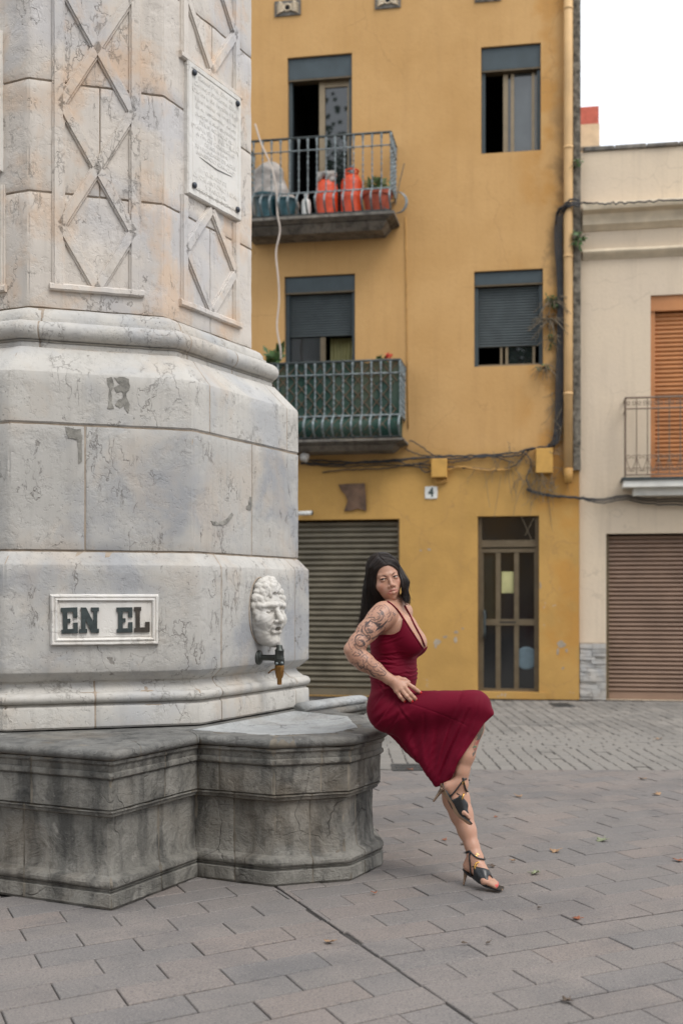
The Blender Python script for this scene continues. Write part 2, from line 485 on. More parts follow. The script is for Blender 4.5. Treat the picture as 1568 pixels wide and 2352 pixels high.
def paver_mesh(name, ru, jv, L, W, gap, h, ch, gv=.0095):
    """parallelogram slab, top at z = 0, u along ru, v along jv"""
    def q(u, v, z): return ru * u + jv * v + Vector((0, 0, z))
    a, b = L / 2 - gap / 2, W / 2 - gv / 2
    def ring(k, z): return [q(-a + k, -b + k, z), q(a - k, -b + k, z), q(a - k, b - k, z), q(-a + k, b - k, z)]
    v = ring(0, -h) + ring(0, -ch) + ring(ch * .9, 0)
    f = [(8, 9, 10, 11)]
    for o in (0, 4):
        for k in range(4): f.append((o + k, o + (k + 1) % 4, o + 4 + (k + 1) % 4, o + 4 + k))
    return mesh(name, v, f, M['paver'])

SEAM0, SEAM1 = Vector((-.295, 5.388, 0)), Vector((.348, 3.858, 0))
sdir = (SEAM1 - SEAM0).normalized()
def right_of_seam(p):
    d = p - SEAM0
    return (sdir.x * d.y - sdir.y * d.x)      # > 0: right-hand field
def visible(p, m=.15):
    if p.y < 3.3: return False
    x = 784 + FPX * p.x / p.y
    y = 1370 + FPX * CAMH / p.y
    return -60 < x < 1630 and y < 2440
rest = MB()
placed = []
def field(ang_row, ang_joint, L, W, sign, anchor):
    ru = Vector((math.cos(math.radians(ang_row)), math.sin(math.radians(ang_row)), 0))
    jv = -Vector((math.cos(math.radians(ang_joint)), math.sin(math.radians(ang_joint)), 0))
    me = paver_mesh('paver', ru, jv, L, W, .0045, .05, .0035)
    # where seam cuts a row the paver is clipped: a piece of its own
    for j in range(-45, 60):
        for i in range(-30, 32):
            c = anchor + jv * (W * (j + .5)) + ru * (L * (i + (.5 if j % 2 else 0)))
            if c.y < 2.2 or c.y > 9.4 or abs(c.x) > 5.2: continue
            if inside(PWIN, (c.x, c.y)): continue
            cs = [c + ru * (L / 2 * su) + jv * (W / 2 * sv) for su, sv in ((-1, -1), (1, -1), (1, 1), (-1, 1))]
            ds = [right_of_seam(p) * sign for p in cs]
            if max(ds) < .02: continue
            top = max(p.y for p in cs)
            rot = random.gauss(0, .004); dz = random.gauss(0, .0011)
            if min(ds) < -.004 or top > 9.05:
                poly = cs
                for fn in ((lambda p: right_of_seam(p) * sign - .004), (lambda p: 9.05 - p.y)):
                    out = []
                    for k in range(len(poly)):
                        p, q = poly[k], poly[(k + 1) % len(poly)]
                        dp, dq = fn(p), fn(q)
                        if dp >= 0: out.append(p)
                        if (dp >= 0) != (dq >= 0): out.append(p + (q - p) * (dp / (dp - dq)))
                    poly = out
                    if len(poly) < 3: break
                if len(poly) < 3: continue
                ce = sum(poly, Vector()) / len(poly)
                if max((p - ce).length for p in poly) < .04: continue
                def ring(k, z): return [tuple((p - ce) * (1 - k) + Vector((0, 0, z))) for p in poly]
                n = len(poly)
                ins = .0031 / max(.03, min((p - ce).length for p in poly))
                v = ring(ins, -.05) + ring(ins, -.0035) + ring(ins * 2.1, 0)
                f = [tuple(range(2 * n, 3 * n))] + [(o + k, o + (k + 1) % n, o + n + (k + 1) % n, o + n + k) for o in (0, n) for k in range(n)]
                placed.append((ce, mesh('paver', v, f, M['paver']), rot * .3, dz))
            else:
                placed.append((c, me, rot, dz))
field(26.3, -68.2, .372, .173, 1, Vector((.648, 4.612, 0)) - Vector((math.cos(math.radians(26.3)), math.sin(math.radians(26.3)), 0)) * .186)
field(32.3, -66.4, .392, .180, -1, Vector((-.841, 4.166, 0)) - Vector((math.cos(math.radians(32.3)), math.sin(math.radians(32.3)), 0)) * .196)
vis = [p for p in placed if visible(p[0])]
vis.sort(key=lambda p: p[0].y)
near = set(id(p) for p in vis[:300])
for p in placed:
    c, me, rot, dz = p
    if id(p) in near:
        o = obj('paver', me, plaza, True)
        o.location = (c.x, c.y, dz); o.rotation_euler = (random.gauss(0, .003), random.gauss(0, .003), rot)
    else:
        vs = [Vector(v.co) + c + Vector((0, 0, dz)) for v in me.vertices]
        rest.add(vs, [tuple(f.vertices) for f in me.polygons])
tag(rest.build('outer_pavers', M['paver'], plaza), kind='stuff')

# ---- street of small setts
TW = math.radians(10.0)
cob_rest = MB(); cobs = []
def sett(cx, cy, l, w):
    """l along the street, w across it"""
    ch, g = .006, .007
    a, b = l / 2 - g / 2, w / 2 - g / 2
    def ring(k, z): return [(-a + k, -b + k, z), (a - k, -b + k, z), (a - k, b - k, z), (-a + k, b - k, z)]
    v = ring(0, -.05) + ring(0, -ch) + ring(ch * 1.2, 0)
    f = [(8, 9, 10, 11)] + [(o + k, o + (k + 1) % 4, o + 4 + (k + 1) % 4, o + 4 + k) for o in (0, 4) for k in range(4)]
    return v, f
sh_stack = mesh('sett', *sett(0, 0, .118, .215), M['cobble']); sh_run = mesh('sett', *sett(0, 0, .215, .118), M['cobble'])
ys = 9.12; rows = []
for k in range(6): rows.append((ys + .1075, .215, .118, sh_stack, 0)); ys += .215
for k in range(9): rows.append((ys + .059, .118, .215, sh_run, .5 * (k % 2))); ys += .118
for k in range(17): rows.append((ys + .1075, .215, .118, sh_stack, 0)); ys += .215
cU = Vector((math.cos(math.radians(-1.5)), math.sin(math.radians(-1.5)), 0))
for (yc, d, l, me, off) in rows:
    jit = random.uniform(-.02, .02) if me is sh_run else random.uniform(-.004, .004)
    for i in range(int(-7.5 / l), int(8.5 / l)):
        x = (i + off) * l + jit
        y = yc - .026 * x
        if y > 15.75: continue
        cobs.append((Vector((x, y, 0)), me))
cv = [c for c in cobs if visible(c[0]) and 690 < 784 + FPX * c[0].x / c[0].y < 1600 and c[0].x > .12]
cv.sort(key=lambda c: c[0].y)
cn = set(id(c) for c in cv[:300])
for c in cobs:
    p, me = c
    dz = random.gauss(-.004, .0025); rz = random.gauss(0, .012) - math.radians(1.5)
    if id(c) in cn:
        o = obj('sett', me, street, True); o.location = (p.x, p.y, dz)
        o.rotation_euler = (random.gauss(0, .012), random.gauss(0, .012), rz)
    else:
        R = Matrix.Rotation(rz, 3, 'Z') @ Matrix.Rotation(random.gauss(0, .012), 3, 'X')
        cob_rest.add([R @ v.co + p + Vector((0, 0, dz)) for v in me.vertices], [tuple(f.vertices) for f in me.polygons])
tag(cob_rest.build('far_setts', M['cobble'], street), kind='stuff')
# ------------------------------------------------------------------ the stone fountain
fountain = thing('stone_fountain', tuple(ML(0, 0)), 'tall eight-sided grey and cream marble fountain with carved face, tap and dark stone basin', 'fountain')
OW, OC = .587, .675; OH = OW + OC
# octagon corners, listed so that the outside lies on the right while walking (counter-clockwise from above)
def octagon(d=0.0):
    h = OH - d; w = OW - d * .41421
    return [(-w, -h), (w, -h), (h, -w), (h, w), (w, h), (-w, h), (-h, w), (-h, -w)]

def nz(p, f): return noise.noise(Vector(p) * f)

def miters(path, closed):
    n = len(path); out = []
    for i in range(n):
        p = Vector(path[i])
        e = []
        for a, b in ((i - 1, i), (i, i + 1)):
            if not closed and (a < 0 or b >= n): continue
            d = (Vector(path[b % n]) - Vector(path[a % n])).normalized(); e.append(Vector((d.y, -d.x)))
        if len(e) == 1: out.append(e[0])
        else:
            m = (e[0] + e[1]).normalized(); out.append(m / max(.35, m.dot(e[0])))
    return out

def sweep(name, path, closed, u0, u1, prof, mat, parent, step=.06, rough=.003, gap=.008, rf=9.0, chips=.006, round_end=.009, smooth=True, back=.14, corner_round=.010):
    """one stone: profile [(outset, z)] carried along the plan path from parameter u0 to u1 (segment number + fraction)"""
    n = len(path); mt = miters(path, closed)
    us = []
    def pos(u, o):
        i = int(math.floor(u)); t = u - i
        if not closed and i >= n - 1: i, t = n - 2, 1.0
        a, b = Vector(path[i % n]), Vector(path[(i + 1) % n])
        ma, mb = mt[i % n], mt[(i + 1) % n]
        return (a + ma * o) * (1 - t) + (b + mb * o) * t
    i = math.floor(u0); cuts = [u0]
    k = i + 1
    while k < u1 - 1e-6: cuts.append(float(k)); k += 1
    cuts.append(u1)
    for a, b in zip(cuts, cuts[1:]):
        seg = Vector(path[(int(math.floor(a + 1e-6)) + 1) % n]) - Vector(path[int(math.floor(a + 1e-6)) % n])
        ln = seg.length * (b - a)
        m = max(2, int(ln / step))
        e = min(.25, corner_round / max(ln, .05))
        ts = sorted(set([0, e, 1 - e] + [q / m for q in range(1, m)]))
        for t in ts: us.append(a + (b - a) * t)
    us.append(u1)
    # refine profile
    pr = [prof[0]]
    for (o0, z0), (o1, z1) in zip(prof, prof[1:]):
        m = max(1, int(math.hypot(o1 - o0, z1 - z0) / step))
        for q in range(1, m + 1): pr.append((o0 + (o1 - o0) * q / m, z0 + (z1 - z0) * q / m))
    zb, zt = pr[0][1], pr[-1][1]
    ob = min(o for o, z in prof) - back * .6
    pr2 = [(ob, zb)] + pr + [(ob, zt)]
    V = []
    L0 = None
    # arc length for end gap
    acc = [0.0]
    for a, b in zip(us, us[1:]): acc.append(acc[-1] + (pos(b, 0) - pos(a, 0)).length)
    tot = acc[-1]
    corner_us = [c for c in cuts[1:-1]]
    for j, u in enumerate(us):
        s = acc[j]
        g = max(0.0, 1 - min(s, tot - s) / round_end) if gap else 0.0
        uu = u
        if gap and j == 0: uu = u + (us[1] - us[0]) * min(.5, gap / 2 / max(1e-4, acc[1] - acc[0]))
        if gap and j == len(us) - 1: uu = u - (us[-1] - us[-2]) * min(.5, gap / 2 / max(1e-4, acc[-1] - acc[-2]))
        oncorner = any(abs(u - c) < 1e-6 for c in corner_us)
        for q, (o, z) in enumerate(pr2):
            edge = q in (0, len(pr2) - 1)
            oo = o - (g * g * .0035 if not edge else 0)
            if oncorner and not edge: oo -= corner_round * .32
            p = pos(uu, oo)
            if not edge:
                w = (p.x, p.y, z)
                d = rough * nz(w, rf) + rough * .5 * nz(w, rf * 2.7)
                isedge = oncorner or q in (1, len(pr2) - 2)
                if isedge and chips: d -= chips * max(0.0, nz(w, 14) + .15)
                i = int(min(max(math.floor(uu), 0), 10**6)); a2, b2 = Vector(path[i % n]), Vector(path[(i + 1) % n])
                dd = (b2 - a2).normalized(); p = p + Vector((dd.y, -dd.x)) * d
                z = z + d * .5
            V.append(ML(p.x, p.y, z))
    m = len(pr2); F = []
    for j in range(len(us) - 1):
        for q in range(m - 1):
            a, b = j * m + q, (j + 1) * m + q
            F.append((a, b, b + 1, a + 1))
    c0 = tuple(range(m)); c1 = tuple((len(us) - 1) * m + q for q in range(m - 1, -1, -1))
    F += [c0, c1]
    for j in range(len(us) - 1): F.append((j * m + m - 1, (j + 1) * m + m - 1, (j + 1) * m, j * m))
    o = obj(name, mesh(name, V, F, mat), parent)
    return sharp(o, 32)

def flat_prof(o, z0, z1, b=.0035, g=.004):
    return [(o - b, z0 + g), (o - b * .2, z0 + g + b * .4), (o, z0 + g + b), (o, z1 - g - b), (o - b * .2, z1 - g - b * .4), (o - b, z1 - g)]

OCT = octagon(0)
# segments: 0 left face, 1 diagonal face with EN EL, 2 basin face, 3.. far faces
def course(prof, cuts, mat, name='stone_block', seam=True, **kw):
    cs = cuts + [cuts[0] + 8]
    for a, b in zip(cs, cs[1:]):
        sweep(name, OCT, True, a, b, prof, mat, fountain, **kw)
    if seam: sweep('mortar', OCT, True, 0, 8, [(o - .004, z) for o, z in prof], M['mortar'], fountain, step=.4, rough=0, gap=0, chips=0)
def mortar_ring(o, z0, z1, mat='mortar'):
    V = []; P = octagon(-o)
    for z in (z0, z1):
        for a, b in P: V.append(ML(a, b, z))
    F = [tuple(range(7, -1, -1)), tuple(range(8, 16))] + [(k, (k + 1) % 8, 8 + (k + 1) % 8, 8 + k) for k in range(8)]
    return obj('mortar', mesh('mortar', V, F, M[mat]), fountain)

ZS = .689
# base moulding: band, torus, cove
bp = [(-.006, ZS + .003), (0, ZS + .012), (0, .788), (-.004, .797), (-.014, .802), (-.016, .808), (-.004, .812)]
for k in range(9):
    an = -math.pi / 2 + math.pi * k / 8
    bp.append((-.022 + .030 * math.cos(an), .840 + .028 * math.sin(an)))
bp += [(-.034, .871), (-.040, .876)] + [(-.040 - .030 * math.sin(math.pi / 2 * t) , .876 + .040 * t) for t in (.3, .6, .85)] + [(-.066, .918), (-.06, .922)]
course(bp, [.55, 1.45, 2.17, 2.86, 4.1, 5.5, 6.6], M['marble_light'], 'base_stone', rough=.0035)
mortar_ring(-.075, ZS, .93)
# block with the plate, bevelled below and above
course([(-.052, .923), (-.003, .965), (0, .972), (0, 1.492), (-.003, 1.499), (-.058, 1.560)], [.93, 2.17, 2.85, 4.1, 5.5, 6.6], M['marble_grey'], 'stone_block', rough=.003, step=.05)
mortar_ring(-.0665, 1.50, 1.566); mortar_ring(-.010, .98, 1.49)
# tall course
course(flat_prof(-.060, 1.566, 2.187), [.3, 1.40, 2.52, 3.3, 4.5, 6.1], M['marble_grey'], 'stone_block', rough=.0035, step=.05, chips=.012)
mortar_ring(-.0675, 1.56, 2.44)
# upper band with the weathered slope
course([(-.066, 2.192), (-.060, 2.199), (-.060, 2.440), (-.064, 2.447), (-.19, 2.585), (-.20, 2.590)], [.2, 2.14, 2.88, 4.4, 5.7, 6.8], M['marble_light'], 'stone_block', rough=.003, step=.05)
# shaft foot: fillet, torus, cove
tp = [(-.205, 2.590), (-.205, 2.612), (-.212, 2.618), (-.196, 2.624)]
for k in range(11):
    an = -math.pi / 2 + math.pi * k / 10
    tp.append((-.212 + .046 * math.cos(an), 2.676 + .048 * math.sin(an)))
tp += [(-.236, 2.726), (-.238, 2.746), (-.252, 2.749)] + [(-.252 - .062 * (1 - math.cos(math.pi / 2 * t)), 2.749 + .062 * math.sin(math.pi / 2 * t)) for t in (.25, .5, .75, 1)] + [(-.318, 2.815)]
course(tp, [.12, 1.12, 2.10, 2.55, 3.6, 5.0, 6.4], M['marble_light'], 'shaft_base_stone', rough=.003)
mortar_ring(-.33, 2.56, 2.83)
# shaft
SD = -.320
zc = [2.817, 3.413, 3.984, 4.560, 5.14]
cc = [[.2, 2.5, 3.6, 5.2, 6.8], [.75, 1.52, 2.85, 4.2, 6.1], [.3, 2.52, 3.5, 5.4, 6.7], [.7, 1.55, 3.1, 5.0, 6.5]]
for k in range(4):
    course(flat_prof(SD, zc[k], zc[k + 1], .003, .005), cc[k], M['marble_warm'], 'stone_block', rough=.0045, step=.045, rf=7, chips=.010, seam=False)
mortar_ring(SD - .0075, 2.82, 5.14)
# plain cap above the picture
course([(-.33, 5.142), (-.26, 5.20), (-.24, 5.30), (-.20, 5.32), (-.20, 5.40), (-.5, 5.52)], [.5, 2.5, 4.5, 6.5], M['marble_warm'], 'cap_stone', back=.5)
V_ = [ML(a, b, 5.45) for a, b in octagon(.26)] + [ML(0, 0, 6.0)]
obj('cap_stone', mesh('cap_stone', V_, [(k, (k + 1) % 8, 8) for k in range(8)] + [tuple(range(7, -1, -1))], M['marble_warm']), fountain)

# ---- carved lattice on the shaft faces
class Face:
    """local frame on one octagon face: u along it (from its middle), z up, d outwards"""
    def __init__(s, seg, inset):
        P = octagon(inset); a, b = Vector(P[seg % 8]), Vector(P[(seg + 1) % 8])
        s.m = (a + b) / 2; s.t = (b - a).normalized(); s.n = Vector((s.t.y, -s.t.x)); s.half = (b - a).length / 2
    def p(s, u, z, d=0.0):
        q = s.m + s.t * u + s.n * d
        return ML(q.x, q.y, z)
    def hit(s, x, y, d=0.0):
        P0 = s.p(0, 0, d); n = (s.p(0, 0, 1) - s.p(0, 0, 0))
        D = px(x, y, 1.0) - Vector((0, 0, CAMH)); O = Vector((0, 0, CAMH))
        t = (P0 - O).dot(n) / D.dot(n); Q = O + D * t
        tt = s.p(1, 0) - s.p(0, 0)
        return (Q - s.p(0, 0)).dot(tt), Q.z

def lattice(f, uw, z0, z1, zx0, per, mat):
    """sunk triangles and lozenges: raised frame strips and crossing strips with stepped edges, clipped to the frame"""
    mb = MB()
    steps = [(.034, -.006, .010), (.024, .010, .019)]
    def bar(p, q, wscale=1.0):
        p, q = Vector(p), Vector(q); d = (q - p).normalized(); n = Vector((-d.y, d.x))
        m = max(1, int((q - p).length / .05))
        for w, d0, d1 in steps:
            w *= wscale
            ring = []
            for k in range(m + 1):
                c = p + (q - p) * (k / m)
                je = lambda sgn: w + .0016 * nz((c.x * 31 + sgn * 7, c.y * 31, w * 100), 1.0)
                ring.append([f.p(*(c - n * je(-1)), d0), f.p(*(c + n * je(1)), d0), f.p(*(c + n * (je(1) - .003)), d1), f.p(*(c - n * (je(-1) - .003)), d1)])
            vs = [v for r in ring for v in r]; fs = []
            for k in range(m):
                o = k * 4
                for a in range(4): fs.append((o + a, o + (a + 1) % 4, o + 4 + (a + 1) % 4, o + 4 + a))
            fs += [(3, 2, 1, 0), (m * 4, m * 4 + 1, m * 4 + 2, m * 4 + 3)]
            mb.add(vs, fs)
    bar((-uw, z0), (-uw, z1)); bar((uw, z0), (uw, z1))
    # crossing strips
    k = 0; zc_ = zx0
    iu = uw - .012
    while zc_ < z1 + per:
        for s in (-1, 1):
            a = Vector((-s * iu, zc_ - per / 2)); b = Vector((s * iu, zc_ + per / 2))
            lo, hi = max(a.y, z0), min(b.y, z1)
            if hi - lo > .05:
                t0, t1 = (lo - a.y) / (b.y - a.y), (hi - a.y) / (b.y - a.y)
                bar(a + (b - a) * t0, a + (b - a) * t1, .95)
        zc_ += per
    o = obj('carved_lattice', mesh('carved_lattice', mb.v, mb.f, mat), fountain)
    # bottom ledge
    lb = MB()
    us = [-uw - .045 + (2 * uw + .09) * k / 16 for k in range(17)]
    vs = []
    for u in us:
        j = .002 * nz((u * 40, z0, 3), 1)
        for dz, d in ((-.026, -.006), (-.026, .016), (-.018, .024 + j), (.004, .022 + j), (.012, .012), (.012, -.006)): vs.append(f.p(u, z0 + dz + j, d))
    fs = []
    for k in range(16):
        for a in range(6): fs.append((k * 6 + a, (k + 1) * 6 + a, (k + 1) * 6 + (a + 1) % 6, k * 6 + (a + 1) % 6))
    fs += [tuple(range(6)), tuple(16 * 6 + a for a in range(5, -1, -1))]
    obj('carved_ledge', mesh('carved_ledge', vs, fs, mat), fountain)
    return o
fd = Face(1, -SD); fo = Face(2, -SD); fl = Face(0, -SD)
lattice(fd, .196, 2.935, 5.10, 2.935, .625, M['marble_warm'])
lattice(fo, .268, 2.935, 3.515, 2.935, .585, M['marble_warm'])
lattice(fo, .268, 4.275, 5.10, 4.30, .625, M['marble_warm'])
lattice(fl, .268, 2.935, 3.46, 2.935, .585, M['marble_warm'])

def patch(f, pts, mat='mortar', d=.003):
    # old repair mortar smeared over the stone: an irregular thin skin
    P2 = []
    for i, p in enumerate(pts):
        q = pts[(i + 1) % len(pts)]
        for t in (0, .33, .66):
            x, y = p[0] + (q[0] - p[0]) * t, p[1] + (q[1] - p[1]) * t
            P2.append(f.hit(x + 2.2 * nz((x, y, 1), .31), y + 2.2 * nz((y, x, 2), .29)))
    n = len(P2); V = [f.p(u, z, -.004) for u, z in P2] + [f.p(u, z, d) for u, z in P2]
    bm = bmesh.new(); bv = [bm.verts.new(v) for v in V]; bm.faces.new(bv[n:])
    for i in range(n): bm.faces.new((bv[i], bv[(i + 1) % n], bv[n + (i + 1) % n], bv[n + i]))
    bmesh.ops.recalc_face_normals(bm, faces=bm.faces); bmesh.ops.triangulate(bm, faces=[g for g in bm.faces if len(g.verts) > 4])
    me = bpy.data.meshes.new('mortar_patch'); bm.to_mesh(me); bm.free(); me.materials.append(M[mat]); obj('mortar_patch', me, fountain)
fp_ = Face(1, .060)
M['mortar_grey'] = plain('grey_mortar', (.235, .225, .20), .9, var=.45, scale=24, bump=.6)
patch(fp_, [(246, 868), (258, 866), (262, 882), (256, 900), (258, 925), (262, 940), (247, 938), (252, 915), (250, 890)], 'mortar_grey')
patch(fp_, [(262, 868), (282, 866), (297, 870), (298, 895), (290, 905), (298, 930), (294, 948), (284, 930), (276, 938), (264, 930), (272, 918), (284, 915), (280, 898), (268, 902), (262, 890), (276, 884)], 'mortar_grey')
patch(fp_, [(150, 980), (165, 984), (186, 986), (189, 1000), (188, 1062), (180, 1066), (178, 1010), (158, 1006)], 'mortar_grey')
fq_ = Face(2, .060)
patch(fq_, [(572, 1140), (578, 1142), (577, 1172), (566, 1170), (566, 1162), (571, 1160)], 'mortar_grey')
patch(fq_, [(484, 1196), (500, 1200), (520, 1192), (532, 1178), (535, 1186), (522, 1202), (508, 1206), (490, 1206)], 'mortar_grey')
# ---- inscribed plaques
def text_mesh(s, size, ext, bev=0.0, space=1.0):
    cu = bpy.data.curves.new('t', 'FONT'); cu.body = s; cu.size = size; cu.extrude = ext; cu.bevel_depth = bev
    cu.align_x = 'CENTER'; cu.align_y = 'CENTER'; cu.space_character = space; cu.resolution_u = 2
    o = bpy.data.objects.new('t', cu); COL.objects.link(o)
    dg = bpy.context.evaluated_depsgraph_get(); dg.update()
    me = bpy.data.meshes.new_from_object(o.evaluated_get(dg))
    bpy.data.objects.remove(o); bpy.data.curves.remove(cu)
    return me
def on_face(f, me, u, z, d, sx=1.0):
    for v in me.vertices:
        x, y, e = v.co; v.co = f.p(u + x * sx, z + y, d + e)
    me.update(); return me

def plaque(f, u0, u1, z0, z1, lines):
    m = MB(); n = 14
    def ring(k, d, jit=0):
        pts = []
        cor = [(u0 + k, z0 + k), (u1 - k, z0 + k), (u1 - k, z1 - k), (u0 + k, z1 - k)]
        for a in range(4):
            p, q = Vector(cor[a]), Vector(cor[(a + 1) % 4])
            for t in range(n):
                c = p + (q - p) * (t / n)
                j = jit * nz((c.x * 12, c.y * 12, a), 1.0)
                pts.append(f.p(c.x + j, c.y + j, d))
        return pts
    rings = [ring(0, -.01), ring(0, .022, .004), ring(.006, .030, .003), ring(.030, .030), ring(.034, .026), ring(.042, .026), ring(.046, .030)]
    vs = [v for r in rings for v in r]; N4 = 4 * n
    fs = [(i * N4 + k, i * N4 + (k + 1) % N4, (i + 1) * N4 + (k + 1) % N4, (i + 1) * N4 + k) for i in range(len(rings) - 1) for k in range(N4)]
    fs.append(tuple((len(rings) - 1) * N4 + k for k in range(N4)))
    pl = obj('marble_plaque', mesh('marble_plaque', vs, fs, M['marble_white']), fountain)
    um = (u0 + u1) / 2
    for (t, z, sz, w) in lines:
        me = text_mesh(t, sz, .0010)
        xs = [v.co.x for v in me.vertices]; s = w / (max(xs) - min(xs))
        on_face(f, me, um, z, .0306, s); me.materials.clear(); me.materials.append(M['marble_white'])
        obj('inscription', me, pl)
    vs = [f.p(um + .17 * t, z0 + .215 * (z1 - z0) / .70 + .012 * (abs(t) - .5), .0305 + .0015) for t in (-1, -.5, 0, .5, 1)]
    obj('rule', MB().tube(vs, [.001, .003, .004, .003, .001], 6).me('rule', M['marble_grey']), pl)
    for (uu, zz) in ((u0 + .05, z0 + .055), (u1 - .05, z0 + .055), (u0 + .05, z1 - .055), (u1 - .05, z1 - .055)):
        b = MB(); c = f.p(uu, zz, .028); ax = f.p(0, 0, 1) - f.p(0, 0, 0)
        b.lathe([(.010, 0), (.017, .004), (.016, .013), (.010, .018), (.002, .020)], c, 12, 0, ax)
        obj('bolt', b.me('bolt', M['bolt'], True), pl)
LN = [('Siendo Pral. Este de', 4.170, .042, .36), ('Consejo Nacional Don', 4.118, .042, .44), ('Carlos I. de España 1860', 4.066, .042, .47),
      ('Yace vecino de esta Villa', 4.014, .040, .43), ('En su testamento de los', 3.962, .040, .42), ('pueblo a sus expensas', 3.912, .040, .42),
      ('DE UN ACUERDO AL', 3.862, .036, .34), ('MANUEL Y BELTRAN', 3.816, .042, .48), ('A FIN DE CONSEGUIR', 3.770, .036, .40),
      ('DE AGUA VIVA', 3.726, .034, .24), ('SU VECINDARIO DE AGUA', 3.682, .036, .42), ('BENEFICIO CARIDAD', 3.640, .036, .40),
      ('CUIDADO DE', 3.590, .034, .22)]
u0, zz1 = fo.hit(425, 139); u1, zz0 = fo.hit(543, 504)
plaque(fo, -.262, .288, 3.530, 4.255, [(t, 3.585 + (z - 3.590) * (4.19 - 3.74) / (4.17 - 3.59) + .155, s * .86, w) for t, z, s, w in LN[:12]] +
       [('CUIDADO DE', 3.688, .034, .22), ('D. JOSE ANTONIO VIDAL', 3.648, .038, .46), ('Y PASCUAL', 3.610, .036, .22), ('PERO EN EL MISMO', 3.575, .032, .38)])
plaque(fl, -.30, fl.hit(8, 230)[0], 3.530, 4.255, [(t, 3.74 + (z - 3.590) * .45 / .58, s * .86, w) for t, z, s, w in LN])

# ---- plate with the iron letters
fb = Face(1, 0.0)
(pu0, pz1), (pu1, pz0) = fb.hit(117, 1366), fb.hit(363, 1479)
m = MB()
def prect(k, d, n=16, jit=0.0):
    c = [(pu0 + k, pz0 + k), (pu1 - k, pz0 + k), (pu1 - k, pz1 - k), (pu0 + k, pz1 - k)]; o = []
    for a in range(4):
        p, q = Vector(c[a]), Vector(c[(a + 1) % 4])
        for t in range(n):
            s = p + (q - p) * (t / n); j = jit * nz((s.x * 17, s.y * 17, a + 4), 1.0); o.append(fb.p(s.x + j, s.y + j, d))
    return o
rg = [prect(-.004, -.01), prect(0, .016, jit=.004), prect(.004, .022, jit=.003), prect(.012, .022), prect(.014, .018), prect(.018, .018), prect(.020, .023), prect(.025, .025), prect(.030, .022), prect(.034, .012), prect(.037, .011), prect(.040, .014)]
vs = [v for r in rg for v in r]
fs = [(i * 64 + k, i * 64 + (k + 1) % 64, (i + 1) * 64 + (k + 1) % 64, (i + 1) * 64 + k) for i in range(len(rg) - 1) for k in range(64)]
fs.append(tuple((len(rg) - 1) * 64 + k for k in range(64)))
plate = sharp(obj('name_plate', mesh('name_plate', vs, fs, M['marble_white']), fountain), 25)
# slab-serif letters drawn as outlines in a 1 x 1 cell
LET = {
 'E': [(0, 1), (1, 1), (1, .60), (.74, .60), (.74, .83), (.38, .83), (.38, .57), (.56, .57), (.56, .41), (.38, .41), (.38, .17), (.74, .17), (.74, .41), (1, .41), (1, 0), (0, 0), (0, .15), (.10, .15), (.10, .83), (0, .83)],
 'N': [(.08, 1), (.34, 1), (.72, .42), (.72, .85), (.60, .85), (.60, 1), (1, 1), (1, .85), (.91, .85), (.91, .16), (1, .16), (1, 0), (.62, 0), (.32, .52), (.32, .16), (.40, .16), (.40, 0), (0, 0), (0, .15), (.10, .15), (.10, .8)],
 'L': [(0, 1), (.45, 1), (.45, .85), (.36, .85), (.36, .18), (.72, .18), (.72, .40), (1, .40), (1, 0), (0, 0), (0, .15), (.10, .15), (.10, .85), (0, .85)]}
def letter(ch, x0, y0, x1, y1, mat, rot=0.0):
    (a, zt), (b, zb) = fb.hit(x0, y0), fb.hit(x1, y1)
    pts = []
    for (x, y) in LET[ch]:
        u, z = a + (b - a) * x, zb + (zt - zb) * y
        cu, cz = (a + b) / 2, (zt + zb) / 2
        pts.append((cu + (u - cu) * math.cos(rot) - (z - cz) * math.sin(rot), cz + (u - cu) * math.sin(rot) + (z - cz) * math.cos(rot)))
    n = len(pts); k = 1 - .02
    V = [fb.p(u, z, .010) for u, z in pts] + [fb.p(u, z, .024) for u, z in pts]
    bm = bmesh.new(); bv = [bm.verts.new(v) for v in V]
    bm.faces.new(bv[n:]); bm.faces.new(bv[:n][::-1])
    for i in range(n): bm.faces.new((bv[i], bv[(i + 1) % n], bv[n + (i + 1) % n], bv[n + i]))
    bmesh.ops.recalc_face_normals(bm, faces=bm.faces)
    bmesh.ops.triangulate(bm, faces=[f for f in bm.faces if len(f.verts) > 4])
    me = bpy.data.meshes.new('letter'); bm.to_mesh(me); bm.free(); me.materials.append(mat)
    obj('letter', me, plate)
def sp(x, y): return ((x / 3.136 + 150) * .6125, (y / 3.136 + 2180) * .6125)
for ch, r, mt_, ro in (('E', (248, 308, 440, 610), 'letter', .03), ('N', (460, 307, 690, 604), 'letter', 0), ('E', (898, 306, 1082, 600), 'letter', .01), ('L', (1104, 301, 1283, 592), 'letter_rust', .005)):
    letter(ch, *sp(*r[:2]), *sp(*r[2:]), M[mt_], ro)

